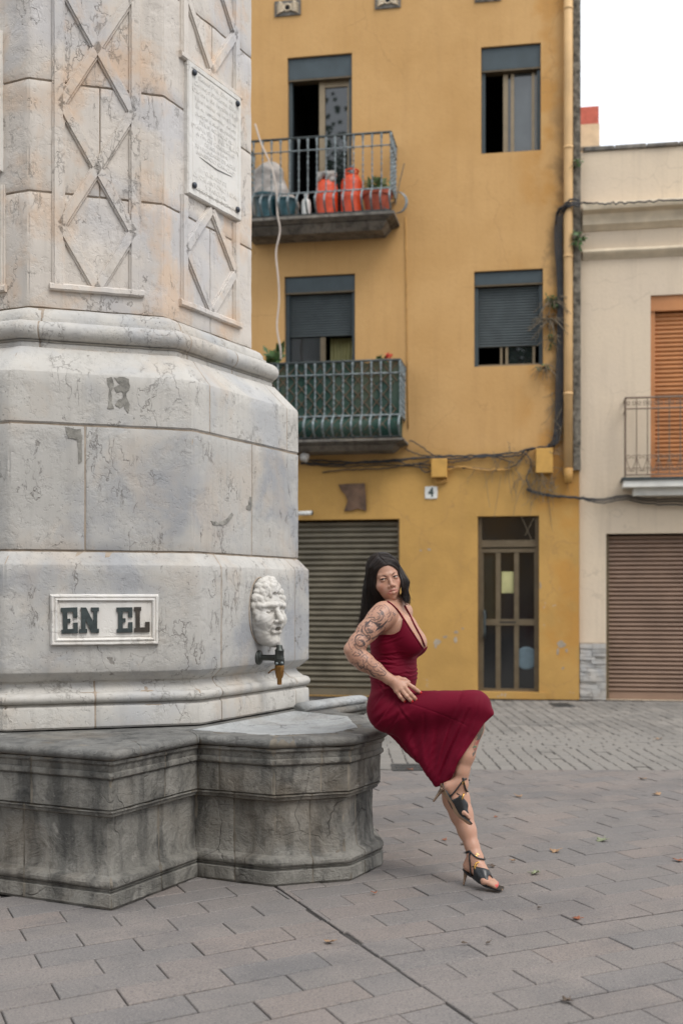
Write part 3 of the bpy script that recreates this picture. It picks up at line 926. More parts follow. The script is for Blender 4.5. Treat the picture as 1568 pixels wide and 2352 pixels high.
# ---- plinth, bench slab and basin: one profile carried round the plan
PP = PLINTH
rimz = .683
def body_prof(slab=True):
    p = []
    # foot
    p += [(-.004, .0), (.004, .012), (.003, .066), (-.010, .071), (-.010, .077), (.002, .082)]
    for k in range(5):
        an = -math.pi / 2 + math.pi * .75 * k / 4; p.append((-.014 + .020 * math.cos(an), .104 + .022 * math.sin(an)))
    p += [(-.035, .135), (-.043, .160), (-.047, .20), (-.047, .382), (-.043, .386), (-.024, .392), (-.022, .404), (-.012, .410), (-.010, .418)]
    return p
def frieze_prof():
    return [(-.014, .421), (-.010, .425), (-.010, .548), (-.014, .552), (-.006, .556), (.002, .562), (.004, .572), (.002, .582), (-.006, .587), (-.004, .592), (-.002, .614), (.006, .618), (.010, .624), (.010, .636)]
def nose_prof(z=rimz):
    p = [(.002, .639)]
    for k in range(8):
        an = -math.pi / 2 + math.pi * k / 7; p.append((.008 + .022 * math.cos(an), (z - .022) + .0215 * math.sin(an)))
    p.append((-.05, z + .001)); p.append((-.12, z + .002))
    return p
# cuts are stones: corner stones wrap round the corners
bodycuts = [0, .45, .86, 1.55, 2.5, 3.5, 4.4, 5.5, 6.5, 8.2, 9]
frcuts = [0, .52, .872, 1.60, 2.30, 3.62, 4.45, 5.5, 6.5, 8.4, 9]
nosecuts = [0, .62, 1.30, 1.97, 3.25, 4.1, 5.3, 7.0, 8.5, 9]
for a, b in zip(bodycuts, bodycuts[1:]): sweep('plinth_stone', PP, False, a, b, body_prof(), M['plinth'], fountain, step=.045, rough=.005, gap=.008, chips=.014, corner_round=.014, rf=8)
for a, b in zip(frcuts, frcuts[1:]): sweep('frieze_stone', PP, False, a, b, frieze_prof(), M['plinth'], fountain, step=.045, rough=.004, gap=.008, chips=.014, corner_round=.014, rf=8)
for a, b in zip(nosecuts, nosecuts[1:]): sweep('rim_stone', PP, False, a, b, nose_prof(), M['rim'], fountain, step=.045, rough=.006, gap=.005, chips=.014, corner_round=.02, rf=7, back=.015)
for pf in (body_prof(), frieze_prof(), nose_prof()): sweep('mortar', PP, False, 0, 9, [(o - .004, z - .002) for o, z in pf], M['mortar_dark'], fountain, step=.3, rough=.001, gap=0, chips=0, back=.015)
# core and bench top
def offs(path, o):
    mt = miters(path, False); return [Vector(p) + m_ * o for p, m_ in zip(path, mt)]
cr = offs(PP, -.062)
V = [ML(p.x, p.y, 0) for p in cr] + [ML(p.x, p.y, .64) for p in cr]; n = len(cr)
obj('mortar', mesh('mortar', V, [tuple(range(n - 1, -1, -1)), tuple(range(n, 2 * n))] + [(k, (k + 1) % n, n + (k + 1) % n, n + k) for k in range(n)], M['mortar']), fountain)
tb = MB()
for (a0, a1, b0, b1) in ((-2.0, 1.34, -1.47, -.86), (-2.0, 1.34, .3, .92)):
    pass
def topslab(name, poly, z, mat, nseg=40):
    bm = bmesh.new()
    vs = [bm.verts.new(ML(p[0], p[1], z)) for p in poly]; f = bm.faces.new(vs)
    r = bmesh.ops.extrude_face_region(bm, geom=[f]); 
    for v in [g for g in r['geom'] if isinstance(g, bmesh.types.BMVert)]: v.co.z -= .06
    bmesh.ops.recalc_face_normals(bm, faces=bm.faces)
    me = bpy.data.meshes.new(name); bm.to_mesh(me); bm.free(); me.materials.append(mat)
    return obj(name, me, fountain)
topslab('bench_slab', [(-1.9, -1.44), (1.335, -1.44), (1.335, -.78), (1.335, .90), (-1.9, .90)], rimz + .0005, M['rim'])
# dished basin floor: fan of rings sinking towards the drain under the tap
bpoly = [(1.30, -.80), (1.80, -.80), (2.03, -.59), (2.03, -.29), (1.74, .19), (1.30, .36)]
ctr = Vector((1.56, -.25)); V = []; F = []
per = []
for k in range(len(bpoly)):
    p, q = Vector(bpoly[k]), Vector(bpoly[(k + 1) % len(bpoly)])
    m_ = 8
    for t in range(m_): per.append(p + (q - p) * (t / m_))
NP = len(per)
RG = [(1.04, -.008), (.97, -.005), (.90, .004), (.865, .002), (.82, -.005), (.72, -.013), (.5, -.020), (.15, -.028)]
for (s, dz) in RG:
    for p in per:
        q = ctr + (p - ctr) * s
        V.append(ML(q.x, q.y, rimz + dz + .0022 * nz((q.x * 9, q.y * 9, s), 1.0)))
for i in range(len(RG) - 1):
    for k in range(NP): F.append((i * NP + k, i * NP + (k + 1) % NP, (i + 1) * NP + (k + 1) % NP, (i + 1) * NP + k))
F.append(tuple((len(RG) - 1) * NP + k for k in range(NP)))
V2 = len(V)
obj('basin_dish', mesh('basin_dish', V, F, M['dish'], True), fountain)
# loose worn coping end on the far side, whiter and rounded
cp = MB()
pa, pb = px(742, 1622, 8.0 * .86), px(822, 1618, 7.25)
c0, c1 = ML(1.36, .30, .705), ML(1.43, 1.0, .705)
pts = [c0 + (c1 - c0) * t for t in (0, .2, .4, .6, .8, .93, .985, 1.0)]
o_ = obj('coping_stone', cp.tube(pts, [.050, .050, .049, .049, .047, .042, .028, .010], 14, flat=.62).me('coping_stone', M['dish'], True), fountain)
# ------------------------------------------------------------------ smooth bodies: distance fields meshed by surface nets
class Field:
    def __init__(s): s.ops = []
    def _add(s, fn, lo, hi, k, op): s.ops.append((fn, np.array(lo, float), np.array(hi, float), k, op)); return s
    def cone(s, a, b, ra, rb, k=.02, op='+'):
        a, b = np.array(a, float), np.array(b, float); d = b - a; dd = float(d @ d) + 1e-12
        def fn(x, y, z):
            h = np.clip(((x - a[0]) * d[0] + (y - a[1]) * d[1] + (z - a[2]) * d[2]) / dd, 0, 1)
            return np.sqrt((x - a[0] - d[0] * h) ** 2 + (y - a[1] - d[1] * h) ** 2 + (z - a[2] - d[2] * h) ** 2) - (ra + (rb - ra) * h)
        r = max(ra, rb)
        return s._add(fn, np.minimum(a, b) - r, np.maximum(a, b) + r, k, op)
    def chain(s, pts, rs, k=.02, op='+'):
        for i in range(len(pts) - 1): s.cone(pts[i], pts[i + 1], rs[i], rs[i + 1], k, op)
        return s
    def ell(s, c, r, k=.02, R=None, op='+'):
        c = np.array(c, float); r = np.array(r, float); R = np.eye(3) if R is None else np.array(R, float)   # columns: local axes
        def fn(x, y, z):
            X, Y, Z = x - c[0], y - c[1], z - c[2]
            l = [(X * R[0, i] + Y * R[1, i] + Z * R[2, i]) / r[i] for i in range(3)]
            k0 = np.sqrt(l[0] ** 2 + l[1] ** 2 + l[2] ** 2) + 1e-9
            k1 = np.sqrt((l[0] / r[0]) ** 2 + (l[1] / r[1]) ** 2 + (l[2] / r[2]) ** 2) + 1e-9
            return k0 * (k0 - 1) / k1
        e = np.sqrt(((R * r) ** 2).sum(1))
        return s._add(fn, c - e, c + e, k, op)
    def tri(s, a, b, c, r, k=.02, op='+'):
        a, b, c = [np.array(v, float) for v in (a, b, c)]
        ba, cb, ac = b - a, c - b, a - c; n = np.cross(ba, ac); nn = n @ n
        def fn(x, y, z):
            P = np.broadcast_arrays(x, y, z)
            def sub(v): return [P[i] - v[i] for i in range(3)]
            def dt(v, w): return v[0] * w[0] + v[1] * w[1] + v[2] * w[2]
            pa, pb, pc = sub(a), sub(b), sub(c)
            s1 = np.sign(dt(pa, np.cross(ba, n))) + np.sign(dt(pb, np.cross(cb, n))) + np.sign(dt(pc, np.cross(ac, n)))
            def ed(p, e):
                h = np.clip(dt(p, e) / (e @ e), 0, 1); return (p[0] - e[0] * h) ** 2 + (p[1] - e[1] * h) ** 2 + (p[2] - e[2] * h) ** 2
            out = np.minimum(np.minimum(ed(pa, ba), ed(pb, cb)), ed(pc, ac))
            return np.sqrt(np.where(s1 < 2, out, dt(pa, n) ** 2 / nn)) - r
        lo = np.minimum(np.minimum(a, b), c) - r; hi = np.maximum(np.maximum(a, b), c) + r
        return s._add(fn, lo, hi, k, op)
    def sub(s, f, k=.012):
        lo = np.min([o[1] for o in f.ops if o[4] == '+'], 0); hi = np.max([o[2] for o in f.ops if o[4] == '+'], 0)
        def fn(x, y, z):
            cur = np.full(np.broadcast_shapes(np.shape(x), np.shape(y), np.shape(z)), .5, np.float32)
            for g, _, _, kk, op in f.ops: cur = s.comb(cur, g(x, y, z), kk, op)
            return cur
        return s._add(fn, lo - .02, hi + .02, k, '+')
    @staticmethod
    def comb(cur, d, k, op):
        if op == '+':
            h = np.clip(.5 + .5 * (cur - d) / k, 0, 1); return cur * (1 - h) + d * h - k * h * (1 - h)
        if op == '-':
            h = np.clip(.5 - .5 * (cur + d) / k, 0, 1); return cur * (1 - h) - d * h + k * h * (1 - h)
        h = np.clip(.5 - .5 * (cur - d) / k, 0, 1); return cur * (1 - h) + d * h + k * h * (1 - h)
    def grid(s, xs, ys, zs, big=.08):
        vol = np.full((len(xs), len(ys), len(zs)), big, np.float32)
        for fn, lo, hi, k, op in s.ops:
            m = big * .5 + k
            sl = []
            for ax, l, h in ((xs, lo[0], hi[0]), (ys, lo[1], hi[1]), (zs, lo[2], hi[2])):
                sl.append(slice(int(np.searchsorted(ax, l - m)), int(np.searchsorted(ax, h + m))))
            if any(q.stop <= q.start for q in sl): continue
            x = xs[sl[0]].astype(np.float32)[:, None, None]; y = ys[sl[1]].astype(np.float32)[None, :, None]; z = zs[sl[2]].astype(np.float32)[None, None, :]
            sub = vol[sl[0], sl[1], sl[2]]
            vol[sl[0], sl[1], sl[2]] = s.comb(sub, fn(x, y, z).astype(np.float32), k, op)
        return vol
    def at(s, P, big=.5):
        P = np.atleast_2d(np.array(P, float)); x, y, z = P[:, 0], P[:, 1], P[:, 2]
        cur = np.full(len(P), big)
        for fn, lo, hi, k, op in s.ops: cur = s.comb(cur, fn(x, y, z), k, op)
        return cur
    def seen(s, x, y, Y0=4.6, Y1=6.2, lift=0.0):
        """first surface point met along the line of sight through picture point (x, y)"""
        Ys = np.arange(Y0, Y1, .002)
        P = np.stack([(x - 784) / FPX * Ys, Ys, CAMH + (1370 - y) / FPX * Ys], 1)
        d = s.at(P) - lift
        i = np.argmax(d < 0) if (d < 0).any() else int(np.argmin(d))
        return Vector(P[i])

def surface_nets(xs, ys, zs, vol):
    ins = vol < 0
    nx, ny, nz_ = vol.shape
    c = np.zeros((nx - 1, ny - 1, nz_ - 1), np.uint8)
    for i in (0, 1):
        for j in (0, 1):
            for k in (0, 1): c += ins[i:nx - 1 + i, j:ny - 1 + j, k:nz_ - 1 + k]
    act = np.argwhere((c > 0) & (c < 8))
    if len(act) == 0: return np.zeros((0, 3)), []
    idx = np.full(c.shape, -1, np.int32); idx[act[:, 0], act[:, 1], act[:, 2]] = np.arange(len(act))
    axs = [xs, ys, zs]
    acc = np.zeros((len(act), 3)); cnt = np.zeros(len(act))
    I, J, K = act.T
    corners = [(i, j, k) for i in (0, 1) for j in (0, 1) for k in (0, 1)]
    val = {q: vol[I + q[0], J + q[1], K + q[2]].astype(float) for q in corners}
    for a in corners:
        for ax in range(3):
            if a[ax]: continue
            b = list(a); b[ax] = 1; b = tuple(b)
            va, vb = val[a], val[b]
            m = (va < 0) != (vb < 0)
            t = np.where(m, va / np.where(m, va - vb, 1), 0)
            for q in range(3):
                base = axs[q][act[:, q] + a[q]]
                if q == ax: base = base + (axs[q][act[:, q] + 1] - axs[q][act[:, q]]) * t
                acc[:, q] += np.where(m, base, 0)
            cnt += m
    V = acc / cnt[:, None]
    F = []
    for ax in range(3):
        sl0 = [slice(1, -1)] * 3; sl0[ax] = slice(0, -1); sl1 = list(sl0); sl1[ax] = slice(1, None)
        A, B = ins[tuple(sl0)], ins[tuple(sl1)]
        e = np.argwhere(A != B)
        off = [1, 1, 1]; off[ax] = 0
        p = e + np.array(off)
        u, w = [q for q in range(3) if q != ax]
        def at(du, dw):
            q = p.copy(); q[:, u] += du; q[:, w] += dw
            return idx[q[:, 0], q[:, 1], q[:, 2]]
        quad = np.stack([at(-1, -1), at(0, -1), at(0, 0), at(-1, 0)], 1)
        inside_first = A[e[:, 0], e[:, 1], e[:, 2]]
        flip = inside_first if ax != 1 else ~inside_first
        quad[~flip] = quad[~flip][:, ::-1]
        F.append(quad)
    F = np.concatenate(F); F = F[(F >= 0).all(1)]
    return V, F

def nets_mesh(name, V, F, mat, smooth_it=0):
    V = np.array(V, np.float64)
    if smooth_it:
        a = np.concatenate([F[:, 0], F[:, 1], F[:, 2], F[:, 3]]); b = np.concatenate([F[:, 1], F[:, 2], F[:, 3], F[:, 0]])
        deg = np.bincount(a, minlength=len(V)) + np.bincount(b, minlength=len(V)); deg = np.maximum(deg, 1)
        for _ in range(smooth_it):
            S = np.zeros_like(V)
            for q in range(3): S[:, q] = np.bincount(a, V[b, q], len(V)) + np.bincount(b, V[a, q], len(V))
            V = V * .5 + S / deg[:, None] * .5
    me = bpy.data.meshes.new(name)
    me.vertices.add(len(V)); me.vertices.foreach_set('co', V.astype(np.float32).ravel())
    me.loops.add(len(F) * 4); me.loops.foreach_set('vertex_index', np.asarray(F, np.int32).ravel())
    me.polygons.add(len(F)); me.polygons.foreach_set('loop_start', np.arange(0, len(F) * 4, 4, dtype=np.int32))
    me.polygons.foreach_set('use_smooth', np.ones(len(F), bool))
    for m in (mat if isinstance(mat, (list, tuple)) else [mat]): me.materials.append(m)
    me.update(); me.validate()
    return me, V

def vcolor(me, name, C):
    at = me.color_attributes.new(name, 'FLOAT_COLOR', 'POINT')
    buf = np.ones((len(C), 4), np.float32); buf[:, :3] = C; at.data.foreach_set('color', buf.ravel())
# ------------------------------------------------------------------ carved face and tap on the basin side
fm = Face(2, 0.0)
uc, zc1 = fm.hit(597, 1404)
mk = Field()     # local: x along the wall, y outwards, z up, centre of the face at 0
mk.ell((0, .015, -.010), (.108, .085, .165), .02)
mk.ell((0, .030, -.090), (.086, .072, .100), .03)           # jaw
mk.ell((0, .078, -.165), (.042, .035, .034), .025)           # chin
for s in (-1, 1):
    mk.ell((s * .060, .072, -.045), (.038, .034, .045), .022)   # cheeks
    mk.cone((s * .012, .106, .036), (s * .078, .078, .030), .015, .012, .010)   # brow
    mk.ell((s * .042, .106, .002), (.029, .028, .020), .008, op='-')
    mk.ell((s * .043, .080, .002), (.019, .015, .013), .004)    # eyeball
    mk.cone((s * .024, .093, .010), (s * .064, .078, .008), .0045, .0045, .004)
    mk.cone((s * .026, .090, -.012), (s * .062, .077, -.010), .004, .004, .004)
mk.cone((0, .098, .030), (0, .142, -.048), .012, .017, .012)
for s in (-1, 1): mk.ell((s * .020, .122, -.055), (.013, .017, .011), .006)
mk.ell((0, .094, -.085), (.045, .030, .026), .018)
mk.cone((-.030, .108, -.078), (.030, .108, -.078), .010, .010, .008)
mk.cone((-.024, .104, -.112), (.024, .104, -.112), .011, .011, .008)
mk.ell((0, .122, -.095), (.022, .040, .011), .004, op='-')
for s in (-1, 1): mk.cone((s * .026, .118, -.055), (s * .056, .090, -.115), .0050, .0050, .005, '-')
rr = random.Random(3)
for ring, (rx, rz, y, n, r0) in enumerate(((.100, .160, .035, 13, .030), (.088, .142, .058, 11, .025), (.060, .128, .072, 8, .017))):
    for k in range(n):
        an = math.radians(8 + 164 * k / (n - 1)) if ring < 2 else math.radians(15 + 150 * k / (n - 1))
        x, z = math.cos(an) * rx, math.sin(an) * rz + .012
        x2, z2 = math.cos(an + .22) * (rx - .022), math.sin(an + .22) * (rz - .026) + .012
        if ring == 2 and z < .105: continue
        if ring == 1 and z < -.02: continue
        mk.cone((x, y + rr.uniform(-.006, .006), z), (x2, y + .014, z2), r0 * rr.uniform(.75, 1.0), r0 * .55, .006)
for s in (-1, 1):
    for k in range(3): mk.cone((s * (.098 - k * .004), .03 + k * .012, .03 - k * .035), (s * (.088), .055, -.005 - k * .03), .020, .013, .007)
st_ = .0028
gx, gy, gz = np.arange(-.15, .15, st_), np.arange(-.03, .18, st_), np.arange(-.22, .22, st_)
vol = mk.grid(gx, gy, gz)
Xg, Yg, Zg = np.meshgrid(gx, gy, gz, indexing='ij')
vol += (.0011 * np.sin(Xg * 140 + 3 * np.sin(Zg * 60)) * np.sin(Zg * 120) ).astype(np.float32)
V, F = surface_nets(gx, gy, gz, vol)
ct, sn = math.cos(math.radians(17)), math.sin(math.radians(17))
W = np.array([tuple(fm.p(uc + .012 + v[0] * ct - (v[1] - .02) * sn, zc1 + v[2], .012 + v[0] * sn + v[1] * ct)) for v in V])
mm, _ = nets_mesh('carved_face', W, F, M['mask_stone'])
obj('carved_face', mm, fountain)
# niche rim of old mortar round the head
mm = MB()
pts = [fm.p(uc + .118 * math.cos(a), zc1 + .004 + .182 * math.sin(a) , .001) for a in np.linspace(0, 2 * math.pi, 40)]
obj('mortar', mm.tube(pts, .0045, 6).me('mortar', M['mortar'], True), fountain)

tu, tz = fm.hit(594.5, 1510)
tap = None
b = MB(); ax = fm.p(0, 0, 1) - fm.p(0, 0, 0); axd = Vector(ax)
c = fm.p(tu, tz, 0)
b.lathe([(.040, -.01), (.041, .004), (.036, .009), (.028, .013), (.018, .016), (.015, .022)], c, 24, 0, ax)
tap = obj('tap', b.me('tap', M['tap_metal'], True), fountain); sharp(tap, 40)
b = MB(); b.tube([fm.p(tu, tz, d) for d in (.015, .04, .07, .10, .115)], [.016, .0165, .0165, .018, .020], 16)
sharp(obj('pipe', b.me('pipe', M['tap_metal'], True), tap), 40)
ce = fm.p(tu, tz, .130)
b = MB()
b.lathe([(.004, .072), (.013, .071), (.016, .066), (.019, .050), (.025, .044), (.026, .040), (.024, .036), (.025, .0), (.028, -.018), (.027, -.036), (.020, -.040)][::-1], ce, 22)
for k in range(5): b.lathe([(.0265, -.002), (.029, 0), (.0265, .002)], ce + Vector((0, 0, -.004 - k * .007)), 20)
sharp(obj('tap_body', b.me('tap_body', M['tap_metal'], True), tap), 40)
b = MB()
b.lathe([(.0245, -.040), (.026, -.046), (.0255, -.055), (.023, -.085), (.019, -.105), (.0135, -.112), (.0125, -.145), (.0095, -.146)][::-1], ce, 22)
dia = [ce + MN * .0255 + ME * -.012 + Vector((0, 0, q)) for q in (-.056, -.072, -.090)]
noz = obj('spout', b.me('spout', M['brass'], True), tap); sharp(noz, 40)
b = MB(); fr = (ce - Vector((0, 0, CAMH)))
sd = Vector((0, -1, 0)) * .6 + MN * .6; sd.normalize(); tt = Vector((-sd.y, sd.x, 0))
for p, q in (((-.010, -.072), (.0, -.058)), ((.0, -.058), (.010, -.072)), ((.010, -.072), (0, -.090)), ((0, -.090), (-.010, -.072)), ((0, -.058), (0, -.090))):
    b.tube([ce + sd * .0245 + tt * p[0] + Vector((0, 0, p[1])), ce + sd * .0240 + tt * q[0] + Vector((0, 0, q[1]))], .0013, 5)
obj('diamond_mark', b.me('diamond_mark', M['brass']), noz)
b = MB()
for s in (-1, 1):
    q = ce + ME * .027 * s + Vector((0, 0, -.028))
    b.lathe([(.007, 0), (.007, .004), (.004, .007), (.001, .008)], q, 10, 0, ME * s)
q = ce + sd * .027 + Vector((0, 0, -.026)); b.lathe([(.008, 0), (.008, .003), (.004, .007), (.001, .008)], q, 10, 0, sd)
obj('screw', b.me('screw', M['iron'], True), tap)
b = MB(); b.tube([ce + Vector((0, 0, -.062)) - MN * .02, ce + Vector((0, 0, -.066)) - MN * .045, ce + Vector((0, 0, -.085)) - MN * .07], [.007, .005, .004], 8)
obj('lever', b.me('lever', M['brass'], True), tap)
# ------------------------------------------------------------------ facade frame: u to the right along the street front, d towards the viewer
Q0 = Vector((3.06, 15.2, 0)); FU = Vector((math.cos(TW), -math.sin(TW), 0)); FN = Vector((-math.sin(TW), -math.cos(TW), 0))
def fw(u, z, d=0.0): return Q0 + FU * u + FN * d + Vector((0, 0, z))
def fh(x, y, d=0.0):
    P0 = Q0 + FN * d; D = px(x, y, 1.0) - Vector((0, 0, CAMH)); O = Vector((0, 0, CAMH))
    t = (P0 - O).dot(FN) / D.dot(FN); Q = O + D * t
    return (Q - Q0).dot(FU), Q.z
def fbox(mb, u0, u1, z0, z1, d0, d1, mi=0):
    return mb.hexa([fw(u0, z0, d0), fw(u1, z0, d0), fw(u1, z0, d1), fw(u0, z0, d1), fw(u0, z1, d0), fw(u1, z1, d0), fw(u1, z1, d1), fw(u0, z1, d1)], mi)
def rect(x0, y0, x1, y1, d=0.0):
    ym = (y0 + y1) / 2; xm = (x0 + x1) / 2
    return fh(x0, ym, d)[0], fh(x1, ym, d)[0], fh(xm, y1, d)[1], fh(xm, y0, d)[1]     # u0, u1, z0, z1
def wall(name, u0, u1, z0, z1, holes, mat, parent, depth=.22, thick=.30):
    us = sorted(set([u0, u1] + [v for h in holes for v in h[:2]])); zs = sorted(set([z0, z1] + [v for h in holes for v in h[2:4]]))
    mb = MB()
    for a, b in zip(us, us[1:]):
        for c, e in zip(zs, zs[1:]):
            if any(h[0] <= a and b <= h[1] and h[2] <= c and e <= h[3] for h in holes): continue
            # split into cells so that the slight waviness of old plaster shows
            mb.add([fw(a, c), fw(b, c), fw(b, e), fw(a, e)], [(0, 1, 2, 3)])
    for h in holes:
        a, b, c, e = h[:4]
        mb.add([fw(a, c, 0), fw(b, c, 0), fw(b, c, -depth), fw(a, c, -depth)], [(0, 1, 2, 3)])
        mb.add([fw(a, e, 0), fw(b, e, 0), fw(b, e, -depth), fw(a, e, -depth)], [(3, 2, 1, 0)])
        mb.add([fw(a, c, 0), fw(a, e, 0), fw(a, e, -depth), fw(a, c, -depth)], [(3, 2, 1, 0)])
        mb.add([fw(b, c, 0), fw(b, e, 0), fw(b, e, -depth), fw(b, c, -depth)], [(0, 1, 2, 3)])
    # side, top and back of the body
    D = 9.0
    mb.add([fw(u1, z0), fw(u1, z0, -D), fw(u1, z1, -D), fw(u1, z1)], [(0, 1, 2, 3)])
    mb.add([fw(u0, z0), fw(u0, z0, -D), fw(u0, z1, -D), fw(u0, z1)], [(3, 2, 1, 0)])
    mb.add([fw(u0, z1), fw(u1, z1), fw(u1, z1, -D), fw(u0, z1, -D)], [(0, 1, 2, 3)])
    mb.add([fw(u0, z0, -D), fw(u1, z0, -D), fw(u1, z1, -D), fw(u0, z1, -D)], [(3, 2, 1, 0)])
    return obj(name, mesh(name, mb.v, mb.f, mat), parent)
def room(u0, u1, z0, z1, parent, mat='black', d0=-.22, d1=-1.6):
    mb = MB()
    e = .04
    mb.add([fw(u0 - e, z0 - e, d0), fw(u1 + e, z0 - e, d0), fw(u1 + e, z1 + e, d0), fw(u0 - e, z1 + e, d0), fw(u0 - e, z0 - e, d1), fw(u1 + e, z0 - e, d1), fw(u1 + e, z1 + e, d1), fw(u0 - e, z1 + e, d1)],
           [(4, 5, 6, 7), (0, 1, 5, 4), (1, 2, 6, 5), (2, 3, 7, 6), (3, 0, 4, 7)])
    return obj('room', mesh('room', mb.v, mb.f, M[mat]), parent)
def part(name, mat, parent, *boxes):
    mb = MB()
    for b in boxes: fbox(mb, *b)
    return obj(name, mb.me(name, M[mat]), parent)

house = thing('ochre_house', tuple(fw(-2.2, 0)), 'ochre plastered house of three storeys with two iron balconies and grey blue shutters', 'house')
WTOP = 10.6; YU1 = .02; YU0 = -7.5
h_w1 = rect(660, 127, 808, 494); h_w2 = rect(1104, 103, 1241, 349); h_w3 = rect(653, 632, 815, 1010); h_w4 = rect(1088, 620, 1246, 840)
h_dr = rect(1096, 1185, 1237, 1590); gu1 = fh(917, 1390)[0]; h_gr = (gu1 - 2.75, gu1, .0, fh(800, 1193)[1])
wall('wall', YU0, YU1, 0, WTOP, [h_w1, h_w2, h_w3, h_w4, h_dr, h_gr], M['yellow'], house)
# roof edge
part('roof_edge', 'cream_trim', house, (YU0, YU1 + .05, WTOP + .002, WTOP + .18, -9.05, .22))
part('doorstep', 'yellow', house, (h_dr[0] - .03, h_dr[1] + .10, .0, h_dr[2] + .004, -.2, .035))

def window_frame(nm, h, parent, mat, w=.055, d0=-.17, d1=-.10):
    u0, u1, z0, z1 = h
    return part(nm, mat, parent, (u0, u0 + w, z0, z1, d0, d1), (u1 - w, u1, z0, z1, d0, d1 - .001), (u0 + w, u1 - w, z1 - w, z1, d0, d1 - .002), (u0 + w, u1 - w, z0, z0 + w, d0, d1 - .003))
def shutter(h, ztop, zbot, n, mat, parent, box=True, d=-.125, dep=.014):
    u0, u1 = h[0] + .03, h[1] - .03
    p = (ztop - zbot) / n
    v = []
    dp_ = dep
    prof = [(-.012, 0), (dp_ * .2, p * .10), (dp_, p * .40), (dp_ * .8, p * .70), (dp_ * .1, p * .86), (-.012, p * .99)]
    V = [fw(u, z, dd) - fw(0, 0, 0) for u in (u0, u1) for dd, z in prof]; m = len(prof)
    F = [(k, m + k, m + k + 1, k + 1) for k in range(m - 1)] + [tuple(range(m))[::-1], tuple(range(m, 2 * m))]
    me = mesh('slat', V, F, M[mat])
    for k in range(n):
        o = bpy.data.objects.new('slat', me); COL.objects.link(o)
        o.location = fw(0, zbot + k * p, d + random.uniform(-.0015, .0015)); parent_world(o, parent)
def window(h, label=None):
    w = part('window', 'teal_metal', house, (h[0], h[1], h[3] - .018, h[3] - .002, -.21, -.04))
    part('jamb', 'teal_metal', w, (h[0], h[0] + .05, h[2], h[3] - .20, -.16, -.07)); part('jamb', 'teal_metal', w, (h[1] - .05, h[1], h[2], h[3] - .20, -.16, -.071))
    if label: w['label'] = label
    room(*h, w)
    return w
def shutter_box(w, h, z0):
    part('shutter_box', 'teal_metal', w, (h[0] + .002, h[1] - .002, z0, h[3] - .002 - .02, -.20, -.035))
    part('box_lip', 'bronze_alu', w, (h[0] + .004, h[1] - .004, z0 - .02, z0, -.19, -.04))
# upper balcony door
w = window(h_w1, 'open glazed balcony door with half of it pushed aside')
zb = fh(733, 176)[1]; shutter_box(w, h_w1, zb)
xm0, xm1 = fh(734, 300, -.15)[0], fh(747, 300, -.15)[0]
part('frame', 'tan_alu', w, (xm0, xm1, h_w1[2], zb - .02, -.17, -.12)); part('frame', 'tan_alu', w, (h_w1[1] - .085, h_w1[1] - .05, h_w1[2], zb - .02, -.18, -.13)); part('frame', 'tan_alu', w, (xm1, h_w1[1] - .085, zb - .10, zb - .02, -.18, -.13))
part('pane', 'glass', w, (xm1, h_w1[1] - .085, h_w1[2] + .08, zb - .10, -.160, -.150))
# upper right window
w = window(h_w2, 'window with the left half open and one pane behind tan bars')
zb = fh(1170, 155)[1]; shutter_box(w, h_w2, zb)
for xa, xb in ((1155, 1166), (1172, 1180), (1220, 1227), (1231, 1236)):
    part('frame', 'tan_alu', w, (fh(xa, 250, -.15)[0], fh(xb, 250, -.15)[0], h_w2[2] + .045, zb - .03, -.17, -.12))
part('frame', 'bronze_alu', w, (fh(1155, 250, -.15)[0], h_w2[1] - .05, h_w2[2], h_w2[2] + .045, -.18, -.11))
part('pane', 'glass_frost', w, (fh(1166, 250, -.16)[0], fh(1172, 250, -.16)[0], h_w2[2] + .045, zb - .03, -.185, -.175)); part('pane', 'glass_frost', w, (fh(1180, 250, -.15)[0], fh(1220, 250, -.15)[0], h_w2[2] + .045, zb - .03, -.155, -.146)); part('pane', 'glass_frost', w, (fh(1227, 250, -.15)[0], fh(1231, 250, -.15)[0], h_w2[2] + .045, zb - .03, -.155, -.146))
# middle balcony door, shutter half down over a curtained room
w = window(h_w3, 'balcony door under a half lowered grey blue roller shutter')
zb = fh(733, 668)[1]; shutter_box(w, h_w3, zb)
shutter(h_w3, zb - .025, fh(733, 769)[1], 17, 'slat_teal', w)
um = fh(742, 800, -.15)[0]
part('frame', 'bronze_alu', w, (um - .035, um + .035, h_w3[2], fh(733, 769)[1] - .005, -.18, -.13))
part('pane', 'glass_dark', w, (h_w3[0] + .05, um - .035, h_w3[2], fh(733, 769)[1] - .005, -.165, -.155))
mb = MB(); n = 24
vs = []
for k in range(n + 1):
    u = um + .06 + (h_w3[1] - um - .10) * k / n; dd = -.34 + .025 * math.sin(k * 1.9)
    vs += [fw(u, h_w3[2], dd), fw(u, fh(733, 769)[1] + .02, dd * 1.05)]
mb.add(vs, [(2 * k, 2 * k + 2, 2 * k + 3, 2 * k + 1) for k in range(n)])
obj('curtain', mb.me('curtain', M['curtain'], True), w)
